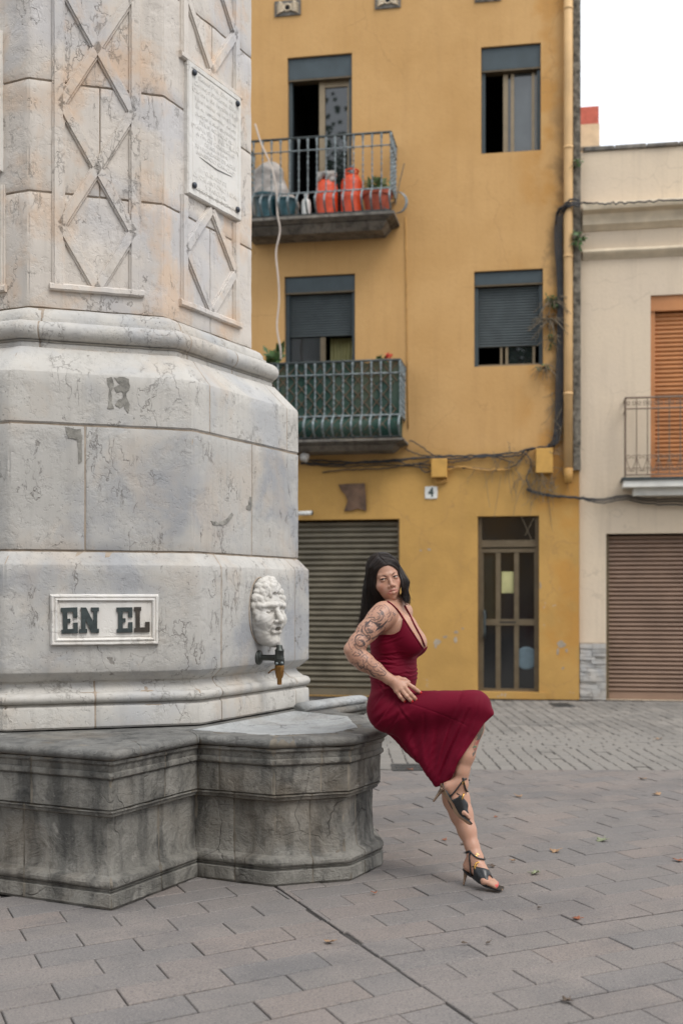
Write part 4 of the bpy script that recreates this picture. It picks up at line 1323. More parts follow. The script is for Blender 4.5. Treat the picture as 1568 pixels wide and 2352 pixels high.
# middle right window
w = window(h_w4, 'window nearly closed by its grey blue roller shutter')
zb = fh(1166, 650)[1]; shutter_box(w, h_w4, zb)
zs_ = fh(1166, 792)[1]
shutter(h_w4, zb - .025, zs_, 22, 'slat_teal', w)
part('frame', 'tan_alu', w, (h_w4[0] + .05, h_w4[1] - .05, h_w4[2], h_w4[2] + .04, -.19, -.10))
for xa, xb in ((1148, 1153), (1160, 1166), (1222, 1228)):
    part('frame', 'tan_alu', w, (fh(xa, 812, -.15)[0], fh(xb, 812, -.15)[0], h_w4[2] + .04, zs_ + .02, -.18, -.14))
part('pane', 'glass', w, (fh(1166, 812, -.15)[0], fh(1222, 812, -.15)[0], h_w4[2] + .04, zs_ + .02, -.170, -.162))

# entrance door
dr = part('door', 'bronze_alu', house, (h_dr[0], h_dr[0] + .05, h_dr[2], h_dr[3], -.17, -.09), (h_dr[1] - .05, h_dr[1], h_dr[2], h_dr[3], -.17, -.091))
dr['label'] = 'bronze aluminium street door with narrow dark panes'
room(*h_dr, dr)
def dz(y): return fh(1166, y, -.13)[1]
def du(x): return fh(x, 1400, -.13)[0]
part('frame', 'bronze_alu', dr, (h_dr[0] + .05, h_dr[1] - .05, dz(1257), dz(1241), -.17, -.085))
part('frame', 'bronze_alu', dr, (du(1106), du(1229), dz(1269), dz(1260), -.16, -.10))
part('frame', 'bronze_alu', dr, (du(1104), du(1110), dz(1588), dz(1270), -.16, -.10)); part('frame', 'bronze_alu', dr, (du(1226), du(1232), dz(1588), dz(1270), -.16, -.10))
part('frame', 'bronze_alu', dr, (du(1138), du(1149), dz(1588), dz(1270), -.16, -.105)); part('frame', 'bronze_alu', dr, (du(1180), du(1191), dz(1588), dz(1270), -.16, -.106))
part('frame', 'bronze_alu', dr, (du(1110), du(1226), dz(1436), dz(1422), -.155, -.095)); part('frame', 'bronze_alu', dr, (du(1110), du(1226), dz(1588), dz(1581), -.155, -.095))
part('letter_slot', 'black', dr, (du(1147), du(1184), dz(1431), dz(1427.5), -.1, -.0935))
part('pane', 'glass_dark', dr, (h_dr[0] + .05, h_dr[1] - .05, dz(1241), h_dr[3] - .004, -.15, -.14))
for xa, xb, mt_ in ((1110, 1138, 'glass'), (1149, 1180, 'glass_dark'), (1191, 1226, 'glass_dark')):
    part('pane', mt_, dr, (du(xa), du(xb), dz(1422), dz(1270), -.145, -.135)); part('pane', 'glass_dark', dr, (du(xa), du(xb), dz(1581), dz(1436), -.145, -.135))
part('notice', 'curtain', dr, (du(1151), du(1179), dz(1362), dz(1313), -.134, -.132))
b = MB(); b.tube([fw(du(1112), dz(1404), -.10), fw(du(1112), dz(1404), -.03), fw(du(1113.5), dz(1412), -.015), fw(du(1113.5), dz(1455), -.015), fw(du(1112), dz(1463), -.03), fw(du(1112), dz(1463), -.10)], .018, 10)
obj('handle', b.me('handle', M['iron_dark'], True), dr)
b = MB(); b.lathe([(.145, 0), (.15, .004), (.13, .008)], fw(du(1208), dz(1511), -.134), 22, 0, FN)
obj('sticker', b.me('sticker', plain('pale_blue_sticker', (.10, .145, .17), .6)), dr)

# garage shutters
def garage(h, mat, n, parent, label, dd=-.12):
    g = part('garage_door', 'bronze_alu', parent, (h[0], h[0] + .04, h[2], h[3], -.20, dd + .03), (h[1] - .04, h[1], h[2], h[3], -.20, dd + .03))
    g['label'] = label
    shutter((h[0] + .005, h[1] - .005), h[3] - .02, h[2] + .10, n, mat, g, d=dd, dep=.030)
    part('bottom_bar', mat, g, (h[0] + .03, h[1] - .03, h[2] + .004, h[2] + .098, dd - .02, dd + .018))
    room(h[0], h[1], h[2], h[3], g)
    return g
garage(h_gr, 'slat_olive', 30, house, 'olive grey roller shutter of the wide garage')
M['pipe_paint'] = plain('pale_ochre_paint', (.59, .375, .170), .6, 0, .14, 3)
# downpipe with collars
pu = fh(1304, 600, .07)[0]; zl = fh(1304, 1078, .07)[1]
b = MB(); b.tube([fw(pu, WTOP, .075), fw(pu, 8, .075), fw(pu, 5, .075), fw(pu, zl, .075)], .058, 16)
dp = obj('downpipe', b.me('downpipe', M['pipe_paint'], True), house)
for y in (20, 340, 590, 905):
    b = MB(); zz = fh(1304, y, .07)[1]; b.lathe([(.060, -.02), (.064, -.018), (.064, .018), (.060, .02)], fw(pu, zz, .075), 16)
    b.tube([fw(pu, zz, .02), fw(pu, zz, -.01)], .015, 6); obj('collar', b.me('collar', M['pipe_paint'], True), dp)
b = MB(); b.tube([fw(pu, zl + .01, .075), fw(pu, zl - .18, .075)], [.062, .050], 16); obj('pipe_end', b.me('pipe_end', M['cable_ochre'], True), dp)
# bare mossy strip on the party wall corner
m_ = MB(); zs0 = fh(1320, 1080)[1]; n = 70
vs = []
for k in range(n + 1):
    z = zs0 + (WTOP - zs0) * k / n
    j = .012 * noise.noise(Vector((0, 0, z * 4))) ; j2 = .010 * noise.noise(Vector((5, 0, z * 7)))
    vs += [fw(fh(1315, 600)[0] + j, z, .001), fw(fh(1315, 600)[0] + j, z, .035 + j2), fw(YU1 + .018 + j2 * .5, z, .04 + j2), fw(YU1 + .018, z, -.3)]
fs = [(k * 4 + a, k * 4 + a + 1, k * 4 + 5 + a, k * 4 + 4 + a) for k in range(n) for a in range(3)] + [(3, 2, 1, 0), (n * 4, n * 4 + 1, n * 4 + 2, n * 4 + 3)]
obj('party_wall_edge', mesh('party_wall_edge', vs, fs, M['pebble']), house)
# places where the paint has come off the wall
def flake(x, y, w, h, seed):
    rn = random.Random(seed); c = fh(x, y); n = 14
    P = [(c[0] + (w * .8 * rn.uniform(.45, 1.1)) * math.cos(2 * math.pi * k / n), c[1] + (h * .8 * rn.uniform(.45, 1.1)) * math.sin(2 * math.pi * k / n)) for k in range(n)]
    V = [fw(u, z, .0025) for u, z in P] + [fw(u, z, -.01) for u, z in P]
    obj('bare_patch', mesh('bare_patch', V, [tuple(range(n))] + [(k, (k + 1) % n, n + (k + 1) % n, n + k) for k in range(n)], M['bare']), house)
M['bare'] = plain('bare_render', (.34, .285, .215), .9, 0, .25, 20)
for k, (x, y, w, h) in enumerate(((1004, 1474, .07, .06), (1022, 1463, .05, .03), (1047, 1452, .04, .035), (1046, 1470, .035, .07), (1000, 1484, .03, .04), (1062, 1444, .025, .02), (1288, 1480, .085, .07), (1280, 1497, .03, .09), (1300, 1494, .035, .04), (966, 1264, .03, .016), (985, 1262, .035, .02), (1292, 1535, .025, .03), (1240, 1345, .02, .08))):
    flake(x, y, w, h, k)
# carved vents under the eaves
for (x0, y0, x1, y1) in ((631, 2, 691, 37), (861, -16, 920, 20), (1090, -32, 1150, 4)):
    u0, u1, z0, z1 = rect(x0, y0, x1, y1)
    v = part('vent', 'slab', house, (u0, u1, z0, z1, -.02, .018))
    b = MB(); cu, cz = (u0 + u1) / 2, (z0 + z1) / 2; hw = (u1 - u0) / 2
    b.lathe([(.052, 0), (.060, .012), (.050, .024), (.040, .02), (.036, .004)], fw(cu, cz, .016), 18, 0, FN)
    for s in (-1, 1):
        for k in range(4):
            an = s * (.3 + k * .42)
            b.tube([fw(cu + s * .05, cz - .03 + k * .022, .02), fw(cu + s * hw * .55, cz - .06 + k * .04 + .01, .034), fw(cu + s * hw * .85, cz - .075 + k * .035, .022)], [.012, .020, .008], 7)
    ov = obj('ornament', b.me('ornament', M['cream_trim'], True), v)
    b = MB(); b.lathe([(.034, 0), (.034, .006)], fw(cu, cz, .0165), 16, 0, FN); obj('opening', b.me('opening', M['black']), v)

# ---------------- balconies
def baluster_mesh(L, belly):
    """twisted square bar hanging from a flared head, running into a bowed flat bar below; local: x along, y outwards, z up from 0"""
    b = MB(); n = 30; vs = []
    zt, zl = L, belly
    for k in range(n + 1):
        z = zl + (zt - .16 - zl) * k / n
        tw = k * .55
        r = .0105 + .0035 * math.sin(k * 1.55)
        for q in range(4):
            a = tw + q * math.pi / 2; vs.append((r * math.cos(a), r * math.sin(a), z))
    fs = [(k * 4 + q, k * 4 + (q + 1) % 4, k * 4 + 4 + (q + 1) % 4, k * 4 + 4 + q) for k in range(n) for q in range(4)]
    b.add(vs, fs)
    b.lathe([(.009, zt - .165), (.019, zt - .16), (.019, zt - .152), (.010, zt - .146), (.014, zt - .06), (.019, zt - .03), (.018, zt - .008), (.008, zt)], (0, 0, 0), 8)
    # bowed lower bar
    pts = []
    for k in range(13):
        t = k / 12; z = zl * (1 - t); pts.append((0, .135 * math.sin(math.pi * min(1, t * 1.02)) ** .8 if 0 < t < 1 else 0, z))
    vs = []
    for p in pts:
        for x, y in ((-.0125, -.004), (.0125, -.004), (.0125, .004), (-.0125, .004)): vs.append((x, p[1] + y, p[2]))
    fs = [(k * 4 + q, k * 4 + (q + 1) % 4, k * 4 + 4 + (q + 1) % 4, k * 4 + 4 + q) for k in range(12) for q in range(4)]
    b.add(vs, fs)
    return b.me('baluster', M['iron'])
def balcony(u0, u1, zt, zs, label, th=.175, P=.52, dark='iron_dark', n=None):
    """zt: rail top, zs: slab top"""
    bal = part('balcony', 'slab', house, (u0 - .02, u1 + .05, zs - .055 * th / .25, zs, .003, P + .05))
    bal['label'] = label
    mb = MB()
    sq = th / .25
    for k, (o, za, zb_) in enumerate(((.02, .075, .056), (-.02, .10, .076), (-.07, .125, .101))):
        fbox(mb, u0 - .02 - 0, u1 + o, zs - za * sq, zs - zb_ * sq, .003, P + o)
    # tapering corbel slab
    mb.hexa([fw(u0, zs - th, .003), fw(u1 - .14, zs - th, .003), fw(u1 - .14, zs - th, P - .16), fw(u0, zs - th, P - .16), fw(u0, zs - .126 * sq, .003), fw(u1 - .06, zs - .126 * sq, .003), fw(u1 - .06, zs - .126 * sq, P - .06), fw(u0, zs - .126 * sq, P - .06)])
    obj('slab_moulding', mb.me('slab_moulding', M['slab']), bal)
    H = zt - zs; bel = H * .30
    def rail(z, r, mat, flat=None):
        b = MB(); b.tube([fw(u0, z, .0), fw(u0, z, P * .5), fw(u0, z, P)], r, 8); b.tube([fw(u0, z, P), fw((u0 + u1) / 2, z, P), fw(u1, z, P)], r, 8); b.tube([fw(u1, z, P), fw(u1, z, P * .5), fw(u1, z, 0)], r, 8)
        obj('rail', b.me('rail', M[mat], True), bal)
    rail(zt, .018, dark); rail(zt - .165, .010, 'iron'); rail(zs + bel, .012, 'iron'); rail(zs + .025, .012, dark)
    me = baluster_mesh(H - .03, bel - .025)
    rz = math.atan2(FN.y, FN.x) - math.pi / 2
    n = n or int((u1 - u0) / .118)
    for k in range(n + 1):
        o = bpy.data.objects.new('baluster', me); COL.objects.link(o)
        o.location = fw(u0 + (u1 - u0) * k / n, zs + .025, P); o.rotation_euler = (0, 0, rz); parent_world(o, bal)
    for s, u in ((math.pi / 2, u0), (-math.pi / 2, u1)):
        for k in range(4):
            o = bpy.data.objects.new('baluster', me); COL.objects.link(o)
            o.location = fw(u, zs + .025, P * (k + .15) / 4.2); o.rotation_euler = (0, 0, rz + s); parent_world(o, bal)
    return bal
P_ = .52
bu1 = fh(897, 400, P_)[0]; bu0 = fh(562, 400, P_)[0]
zt1 = fh(897, 303, P_)[1]; zs1 = fh(897, 486, P_)[1]
bal1 = balcony(bu0, bu1, zt1, zs1, 'upper balcony with twisted grey bars and mouldy slab')
cu1 = fh(918, 900, P_)[0]; cu0 = fh(575, 900, P_)[0]
zt2 = fh(918, 826, P_)[1]; zs2 = fh(918, 1006, P_)[1]
bal2 = balcony(cu0, cu1, zt2, zs2, 'lower balcony screened with green netting and crossed canes', .135)
# netting and canes inside the lower balcony
mb = MB(); n = 60; H2 = zt2 - zs2
def netpt(t, z):
    bow = .085 * math.sin(math.pi * max(0, min(1, (zs2 + .30 * H2 - z) / (.30 * H2)))) if z < zs2 + .30 * H2 else 0
    return fw(cu0 + (cu1 - cu0) * t, z, P_ - .03 + bow + .008 * noise.noise(Vector((t * 25, z * 8, 0))))
rows_ = 14; vs = [netpt(k / n, zs2 + .02 + (H2 - .03 + .012 * math.sin(k * .9)) * r / rows_) for r in range(rows_ + 1) for k in range(n + 1)]
fs = [(r * (n + 1) + k, r * (n + 1) + k + 1, (r + 1) * (n + 1) + k + 1, (r + 1) * (n + 1) + k) for r in range(rows_) for k in range(n)]
mb.add(vs, fs)
o_ = len(mb.v); vs = [fw(cu1 - .03, zs2 + .02 + H2 * r / 8, P_ - .03 - (P_ - .05) * k / 10) for r in range(9) for k in range(11)]
mb.add(vs, [(r * 11 + k, r * 11 + k + 1, (r + 1) * 11 + k + 1, (r + 1) * 11 + k) for r in range(8) for k in range(10)])
obj('netting', mb.me('netting', M['net'], True), bal2)
for s in (-1, 1):
    for k in range(-4, 17):
        a = cu0 + k * .165 + (.05 if s > 0 else 0); pts = []
        for t in np.linspace(0, 1, 9):
            u = a + s * (t - .5) * H2 * .8; z = zs2 + .03 + (H2 - .06) * t
            if cu0 < u < cu1 - .02:
                bow = .075 * math.sin(math.pi * max(0, min(1, (zs2 + .30 * H2 - z) / (.30 * H2)))) if z < zs2 + .30 * H2 else 0
                pts.append(fw(u, z, P_ - .022 + bow + (.005 if s > 0 else 0)))
        if len(pts) > 2: obj('cane', MB().tube(pts, .0062, 5).me('cane', M['bamboo']), bal2)

# ------------------------------------------------------------------ cream house
cream = thing('cream_house', tuple(fw(2.5, 0)), 'low cream house with orange shuttered window and brown garage door', 'house')
CU0, CU1 = YU1 + .004, 7.0; CT = fh(1450, 343, -.06)[1]
k_g = (fh(1391, 1400, -.06)[0], fh(1391, 1400, -.06)[0] + 2.7, .0, fh(1480, 1225, -.06)[1])
k_w = (fh(1493, 900, -.06)[0], fh(1493, 900, -.06)[0] + 1.15, fh(1530, 1099, -.06)[1], fh(1530, 677, -.06)[1])
_Q = Q0.copy(); Q0 = Q0 - FN * .06
wall('wall', CU0, CU1, 0, CT, [k_g, k_w], M['cream'], cream)
garage(k_g, 'slat_brown', 36, cream, 'brown roller shutter of the cream house')
w = part('window', 'slat_orange', cream, (k_w[0], k_w[0] + .06, k_w[2], k_w[3], -.16, -.05), (k_w[1] - .06, k_w[1], k_w[2], k_w[3], -.16, -.05))
w['label'] = 'tall window closed by an orange roller shutter'
zz = fh(1530, 712)[1]
part('shutter_box', 'slat_orange', w, (k_w[0] + .002, k_w[1] - .002, zz, k_w[3] - .002, -.2, -.03))
shutter((k_w[0] + .03, k_w[1] - .03), zz - .01, k_w[2] + .01, 38, 'slat_orange', w, d=-.11)
room(*k_w, w)
def moulding(name, prof, u0=CU0 + .04, u1=CU1, mat='cream_trim'):
    n = 26; vs = []
    for k in range(n + 1):
        u = u0 + (u1 - u0) * k / n; j = .004 * noise.noise(Vector((u * 5, prof[0][1], 0)))
        for d, z in prof: vs.append(fw(u, z + j, d + j * .5))
    m = len(prof)
    fs = [(k * m + a, (k + 1) * m + a, (k + 1) * m + (a + 1) % m, k * m + (a + 1) % m) for k in range(n) for a in range(m)] + [tuple(range(m)), tuple(range((n + 1) * m - 1, n * m - 1, -1))]
    return sharp(obj(name, mesh(name, vs, fs, M[mat]), cream), 40)
def cz_(y): return fh(1440, y)[1]
moulding('cornice', [(-.02, cz_(528)), (.02, cz_(527)), (.05, cz_(521)), (.085, cz_(516)), (.085, cz_(508)), (.10, cz_(503)), (.12, cz_(494)), (.20, cz_(488)), (.215, cz_(480)), (.20, cz_(472)), (-.02, cz_(470))])
moulding('string_course', [(-.02, cz_(594)), (.015, cz_(593)), (.03, cz_(588)), (.07, cz_(584)), (.085, cz_(578)), (.07, cz_(572)), (-.02, cz_(570))])
# coping tiles on the parapet
for k in range(17):
    u = CU0 + .05 + k * .40
    b = MB(); fbox(b, u, u + .395, CT + .002, CT + .05 + random.uniform(0, .02), -.32, .035 + random.uniform(-.01, .015)); o = bevel(obj('coping', b.me('coping', M['slab']), cream), .012)
# chimney behind the parapet
D_ = -3.2
cx0, cx1 = fh(1331, 290, D_)[0], fh(1376, 290, D_)[0]; cz0, cz1, cz2 = CT - .3, fh(1350, 285, D_)[1], fh(1350, 243, D_)[1]
ch = part('chimney', 'cream_trim', cream, (cx0 - .3, cx1, cz0, cz1, D_ - .5, D_))
part('chimney_cap', 'red_brick', ch, (cx0 - .25, cx1 - .01, cz1 + .002, cz2, D_ - .46, D_ - .03))
part('chimney_band', 'slab', ch, (cx0 - .3, cx1 + .02, cz1 - .42, cz1 - .36, D_ - .45, D_ + .02))
# stone cladding at the foot of the pier
m_ = MB(); su0, su1 = CU0 + .003, k_g[0] - .004; zt_ = fh(1356, 1476)[1]
z = .0; r_ = 0
cl = part('stone_cladding', 'mortar', cream, (su0, su1, 0, zt_, -.02, .018))
while z < zt_ - .02:
    hgt = min(random.uniform(.035, .075), zt_ - z); u = su0
    while u < su1 - .01:
        ln = min(random.uniform(.09, .26), su1 - u)
        if su1 - u - ln < .06: ln = su1 - u
        b = MB(); fbox(b, u + .002, u + ln - .002, z + .002, z + hgt - .002, .015, random.uniform(.030, .055))
        me = b.me('stone', M['marble_grey'])
        for v in me.vertices:
            v.co += Vector((random.uniform(-.003, .003), random.uniform(-.006, .006), random.uniform(-.003, .003)))
        obj('stone', me, cl)
        u += ln
    z += hgt
# small balcony with thin scrolled bars
PB = .34
ku0 = fh(1436, 1000, PB)[0]; ku1 = ku0 + 2.0; kz0 = fh(1470, 1094, PB)[1]; kz1 = fh(1470, 913, PB)[1]
sb = part('balcony', 'slab_white', cream, (ku0 - .03, ku1 + .03, kz0 - .135, kz0 - .05, .003, PB + .03))
sb['label'] = 'white slab balcony with thin brown scrolled bars'
part('slab_edge', 'iron_dark', sb, (ku0 - .05, ku1 + .05, kz0 - .05, kz0 - .015, .003, PB + .05))
part('corbel', 'slab_white', sb, (ku0 + .10, ku1 - .10, kz0 - .235, kz0 - .135, .003, PB - .08)); 
def krail(z, r=.010):
    b = MB(); b.tube([fw(ku0, z, 0), fw(ku0, z, PB)], r, 6); b.tube([fw(ku0, z, PB), fw(ku1, z, PB)], r, 6); b.tube([fw(ku1, z, PB), fw(ku1, z, 0)], r, 6); obj('rail', b.me('rail', M['iron_brown']), sb)
krail(kz1, .014); krail(kz1 - .14); krail(kz0 + .02)
nb_ = 15
bm_ = MB().tube([(0, 0, 0), (0, 0, kz1 - kz0 - .02)], .0075, 6).me('baluster', M['iron_brown'])
rz = math.atan2(FN.y, FN.x) - math.pi / 2
def spiral(cx, cz, r, a0, turns, sgn):
    return [(cx + sgn * r * (1 - .75 * t) * math.cos(a0 + t * turns * 2 * math.pi), 0, cz + r * (1 - .75 * t) * math.sin(a0 + t * turns * 2 * math.pi)) for t in np.linspace(0, 1, 16)]
sc_ = MB(); wd = (ku1 - ku0) / nb_
for s in (-1, 1):
    sc_.tube([(s * .004, 0, .05), (s * .05, 0, .17)] + spiral(s * .03, .235, .034, -.6, 1.1, s), .005, 5)
    sc_.tube(spiral(s * .030, .075, .030, .3, 1.1, s), .005, 5)
    sc_.tube(spiral(s * .030, kz1 - kz0 - .075, .032, -2.2, 1.2, s), .005, 5)
scm = sc_.me('scroll', M['iron_brown'])
for k in range(nb_ + 1):
    o = bpy.data.objects.new('baluster', bm_); COL.objects.link(o); o.location = fw(ku0 + wd * k, kz0 + .01, PB); o.rotation_euler = (0, 0, rz); parent_world(o, sb)
    if k < nb_:
        o = bpy.data.objects.new('scroll', scm); COL.objects.link(o); o.location = fw(ku0 + wd * (k + .5), kz0 + .01, PB); o.rotation_euler = (0, 0, rz); parent_world(o, sb)
for k in range(1, 3):
    for u in (ku0, ku1):
        o = bpy.data.objects.new('baluster', bm_); COL.objects.link(o); o.location = fw(u, kz0 + .01, PB * k / 3); parent_world(o, sb)
Q0 = _Q
# ------------------------------------------------------------------ the woman sitting on the basin rim
def A3(p): return np.array(tuple(p), float)
woman = thing('person', tuple(px(905, 1640, 5.6) * Vector((1, 1, 0)) if False else Vector((px(905, 1640, 5.6).x, 5.6, 0))),
              'dark haired woman in a crimson dress sitting on the basin rim, tattooed arm on hip', 'person')
tf = Vector((.957, -.29, 0)); ts = Vector((.29, .957, 0))       # chest direction, right-to-left direction
TR = np.array([[tf.x, ts.x, 0], [tf.y, ts.y, 0], [0, 0, 1]])
# head frame
HF = Vector((.22, -.973, -.05)).normalized()
HU0 = Vector((-.235, 0, .972)); HU = (HU0 - HF * HU0.dot(HF)).normalized(); HX = HU.cross(HF)
EYEM = px(893.5, 1327.5, 5.535)                     # between the eyes
HC = EYEM - HF * .083
def H(x, y, z): return A3(HC + HX * x - HF * y + HU * z)      # local: x to her left, y backwards, z up
HR = np.array([[HX[i], -HF[i], HU[i]] for i in range(3)])

def torso(f, g=0.0, kk=.035):
    """the trunk, also used (swollen by g) under the dress"""
    f.ell(A3(px(901, 1618, 5.62)), (.106 + g, .176 + g, .118 + g), kk, TR)
    f.ell(A3(px(894, 1634, 5.545)), (.086 + g, .088 + g, .090 + g), kk)
    f.ell(A3(px(898, 1634, 5.71)), (.086 + g, .088 + g, .090 + g), kk)
    f.ell(A3(px(903.5, 1545, 5.62)), (.106 + g, .138 + g, .15 + g), kk, TR)
    f.ell(A3(px(905, 1478, 5.62)), (.108 + g, .145 + g, .12 + g), kk, TR)
    f.ell(A3(px(902, 1432, 5.62)), (.080 + g, .150 + g, .085 + g), kk, TR)
    f.ell(A3(px(939.5, 1474, 5.525)), (.070 + g, .066 + g, .068 + g), .022, TR)
    f.ell(A3(px(948, 1476, 5.665)), (.068 + g, .064 + g, .066 + g), .022, TR)
    f.ell(A3(px(926, 1448, 5.515)), (.055 + g, .055 + g, .075 + g), .04, TR)
    f.ell(A3(px(934, 1450, 5.665)), (.055 + g, .055 + g, .075 + g), .04, TR)

body = Field()
torso(body)
# legs
RH, RK, RA = px(893, 1632, 5.53), px(1092, 1617, 5.42), px(1057.5, 1800, 5.40)
body.cone(A3(RH), A3(RK), .086, .058, .03)
body.chain([A3(px(1093, 1622, 5.42)), A3(px(1084, 1672, 5.425)), A3(px(1068, 1735, 5.405)), A3(px(1060, 1772, 5.40)), A3(RA)], [.054, .051, .041, .032, .0285], .02)
LH, LK, LA = px(905, 1638, 5.70), px(1032, 1776, 5.565), px(1091.5, 1968, 5.425)
body.cone(A3(LH), A3(LK), .088, .060, .03)
body.chain([A3(LK), A3(px(1047, 1835, 5.53)), A3(px(1059, 1870, 5.505)), A3(px(1072, 1908, 5.475)), A3(px(1084, 1945, 5.445)), A3(LA)], [.058, .061, .052, .041, .031, .0285], .02)
# feet: heel, arch, ball, five toes each
def foot(f, ankle, heel, ball, toe, lat):
    """lat: unit vector towards the little toe"""
    a, h, b, t = [Vector(v) for v in (ankle, heel, ball, toe)]
    up = (a - h).normalized()
    f.cone(A3(h), A3(a), .027, .031, .02)
    f.cone(A3(h), A3(h + (b - h) * .55 + up * .006), .026, .024, .02)
    f.cone(A3(a - up * .01), A3(h + (b - h) * .72 + up * .022), .031, .023, .025)
    ci, co = b - lat * .020, b + lat * .020
    f.cone(A3(h + (b - h) * .5 + up * .012), A3(ci), .024, .019, .02); f.cone(A3(h + (b - h) * .5 + up * .008), A3(co), .023, .016, .02)
    d = t - b
    for k, (s, ln, r) in enumerate(((-.026, 1.0, .0115), (-.010, .98, .0082), (.004, .90, .0078), (.017, .80, .0074), (.029, .68, .0070))):
        q = b + lat * s
        e = q + d * ln
        f.chain([A3(q), A3((q + e) / 2 + up * .003), A3(e)], [r * 1.25, r * 1.0, r * .92], .006)
RHe, RBa, RTo = px(1031, 1806, 5.40), px(1060, 1866, 5.385), px(1077, 1884, 5.375)
LHe, LBa, LTo = px(1078, 1988, 5.435), px(1117, 2022, 5.350), px(1143, 2034, 5.318)
rlat = Vector((.25, -.95, .15)).normalized(); llat = Vector((.55, .83, .0)).normalized()
foot(body, RA, RHe, RBa, RTo, rlat)
foot(body, LA, LHe, LBa, LTo, llat)
# shoulders, arms
RS, RE, RW = px(881, 1411, 5.475), px(808.5, 1493, 5.395), px(893, 1560, 5.425)
LS = px(921, 1407, 5.765)
body.cone(A3(RS), A3(px(903, 1398, 5.62)), .046, .048, .03); body.cone(A3(LS), A3(px(903, 1398, 5.62)), .046, .048, .03)
body.ell(A3(RS), (.055, .055, .056), .03)
body.ell(A3(LS), (.052, .052, .052), .03)
body.cone(A3(px(890, 1398, 5.56)), A3(px(886, 1406, 5.5)), .030, .034, .03)            # trapezius of the lifted shoulder
body.chain([A3(RS), A3(px(868, 1424, 5.455)), A3(px(844, 1450, 5.43)), A3(px(822, 1477, 5.405)), A3(RE)], [.053, .0535, .047, .041, .035], .02)
body.chain([A3(px(806, 1492, 5.395)), A3(px(818, 1506, 5.40)), A3(px(836, 1520, 5.405)), A3(px(862, 1538, 5.415)), A3(RW)], [.032, .041, .043, .034, .0235], .016)
body.chain([A3(LS), A3(px(915, 1440, 5.80)), A3(px(900, 1490, 5.83)), A3(px(905, 1540, 5.80)), A3(px(915, 1580, 5.77))], [.045, .045, .038, .035, .024], .02)
# right hand on the hip: knuckles and fingers in picture order index, middle, ring, little
wr = Vector(RW)
kn = [px(933, 1569, 5.437), px(927.5, 1577, 5.424), px(919.5, 1582.5, 5.418), px(910.5, 1587, 5.420)]
pip = [px(949, 1579.5, 5.436), px(942, 1594, 5.418), px(933, 1599, 5.412), px(919, 1600.5, 5.414)]
dip = [px(958, 1586.5, 5.442), px(950.5, 1602.5, 5.424), px(940.5, 1606.5, 5.418), px(925, 1607, 5.420)]
tip = [px(965, 1591, 5.449), px(956, 1608.5, 5.431), px(945.5, 1611, 5.425), px(928.7, 1611, 5.427)]
rad = [.0098, .0100, .0095, .0085]
body.chain([A3(wr), A3(px(904, 1566, 5.430))], [.0225, .023], .015)
for k in range(4):
    body.cone(A3(px(903, 1566, 5.433)), A3(kn[k]), .018, .0125, .012)
    body.chain([A3(kn[k]), A3(pip[k]), A3(dip[k]), A3(tip[k])], [rad[k] * 1.12, rad[k], rad[k] * .9, rad[k] * .78], .0045)
body.chain([A3(px(899, 1560, 5.445)), A3(px(914, 1559, 5.462)), A3(px(929, 1562, 5.475)), A3(px(938, 1567, 5.482))], [.017, .013, .0105, .009], .008)   # thumb, tucked behind on the waist
# neck and head
body.cone(A3(px(905, 1416, 5.64)), A3(px(906, 1400, 5.625)), .060, .050, .03)
hd = Field()
hd.chain([A3(px(906, 1410, 5.63)), A3(px(908, 1392, 5.615)), H(.002, .022, -.062)], [.052, .046, .046], .014)
hd.ell(H(0, .000, .026), (.0710, .088, .084), .015, HR)
hd.ell(H(0, -.032, -.030), (.0580, .056, .075), .025, HR)
hd.ell(H(0, -.037, -.060), (.0430, .050, .040), .018, HR)
hd.ell(H(0, -.071, -.0930), (.0155, .0185, .0145), .016, HR)
for s in (-1, 1):
    hd.ell(H(s * .040, -.056, -.032), (.024, .024, .022), .02, HR)
    hd.cone(H(s * .010, -.0845, .0165), H(s * .040, -.069, .018), .0072, .0050, .014)
    hd.ell(H(s * .0295, -.094, -.0005), (.0165, .0150, .0095), .009, HR, '-')
    hd.ell(H(s * .0295, -.0772, .0078), (.0140, .0100, .0050), .003, HR); hd.ell(H(s * .0295, -.0762, -.0086), (.0135, .0098, .0050), .003, HR)
    lid = [H(s * .0465, -.0740, .0012), H(s * .0395, -.0835, .0048), H(s * .0295, -.0880, .0062), H(s * .0195, -.0868, .0038), H(s * .0140, -.0830, -.0015)]
    hd.chain(lid, [.0020, .0026, .0027, .0024, .0020], .0025)
    lid2 = [H(s * .0465, -.0740, .0008), H(s * .0385, -.0832, -.0048), H(s * .0295, -.0862, -.0062), H(s * .0205, -.0856, -.0048), H(s * .0140, -.0830, -.0018)]
    hd.chain(lid2, [.0019] * 5, .0025)
    hd.ell(H(s * .0695, .014, -.018), (.006, .016, .028), .006, HR)
hd.cone(H(0, -.087, .004), H(0, -.1075, -.030), .0058, .0074, .010)
hd.ell(H(0, -.1085, -.0330), (.0092, .0095, .0082), .006, HR)
for s in (-1, 1):
    hd.ell(H(s * .0125, -.0985, -.0375), (.0058, .0082, .0056), .005, HR)
    hd.ell(H(s * .0065, -.1065, -.0432), (.0036, .0050, .0034), .003, HR, '-')
hd.ell(H(0, -.074, -.058), (.034, .026, .028), .018, HR)
ul = [H(-.0285, -.0800, -0.0638), H(-.0135, -.0955, -0.0590), H(-.004, -.1003, -0.0568), H(0, -.0998, -0.0581), H(.004, -.1003, -0.0568), H(.0135, -.0955, -0.0590), H(.0285, -.0800, -0.0638)]
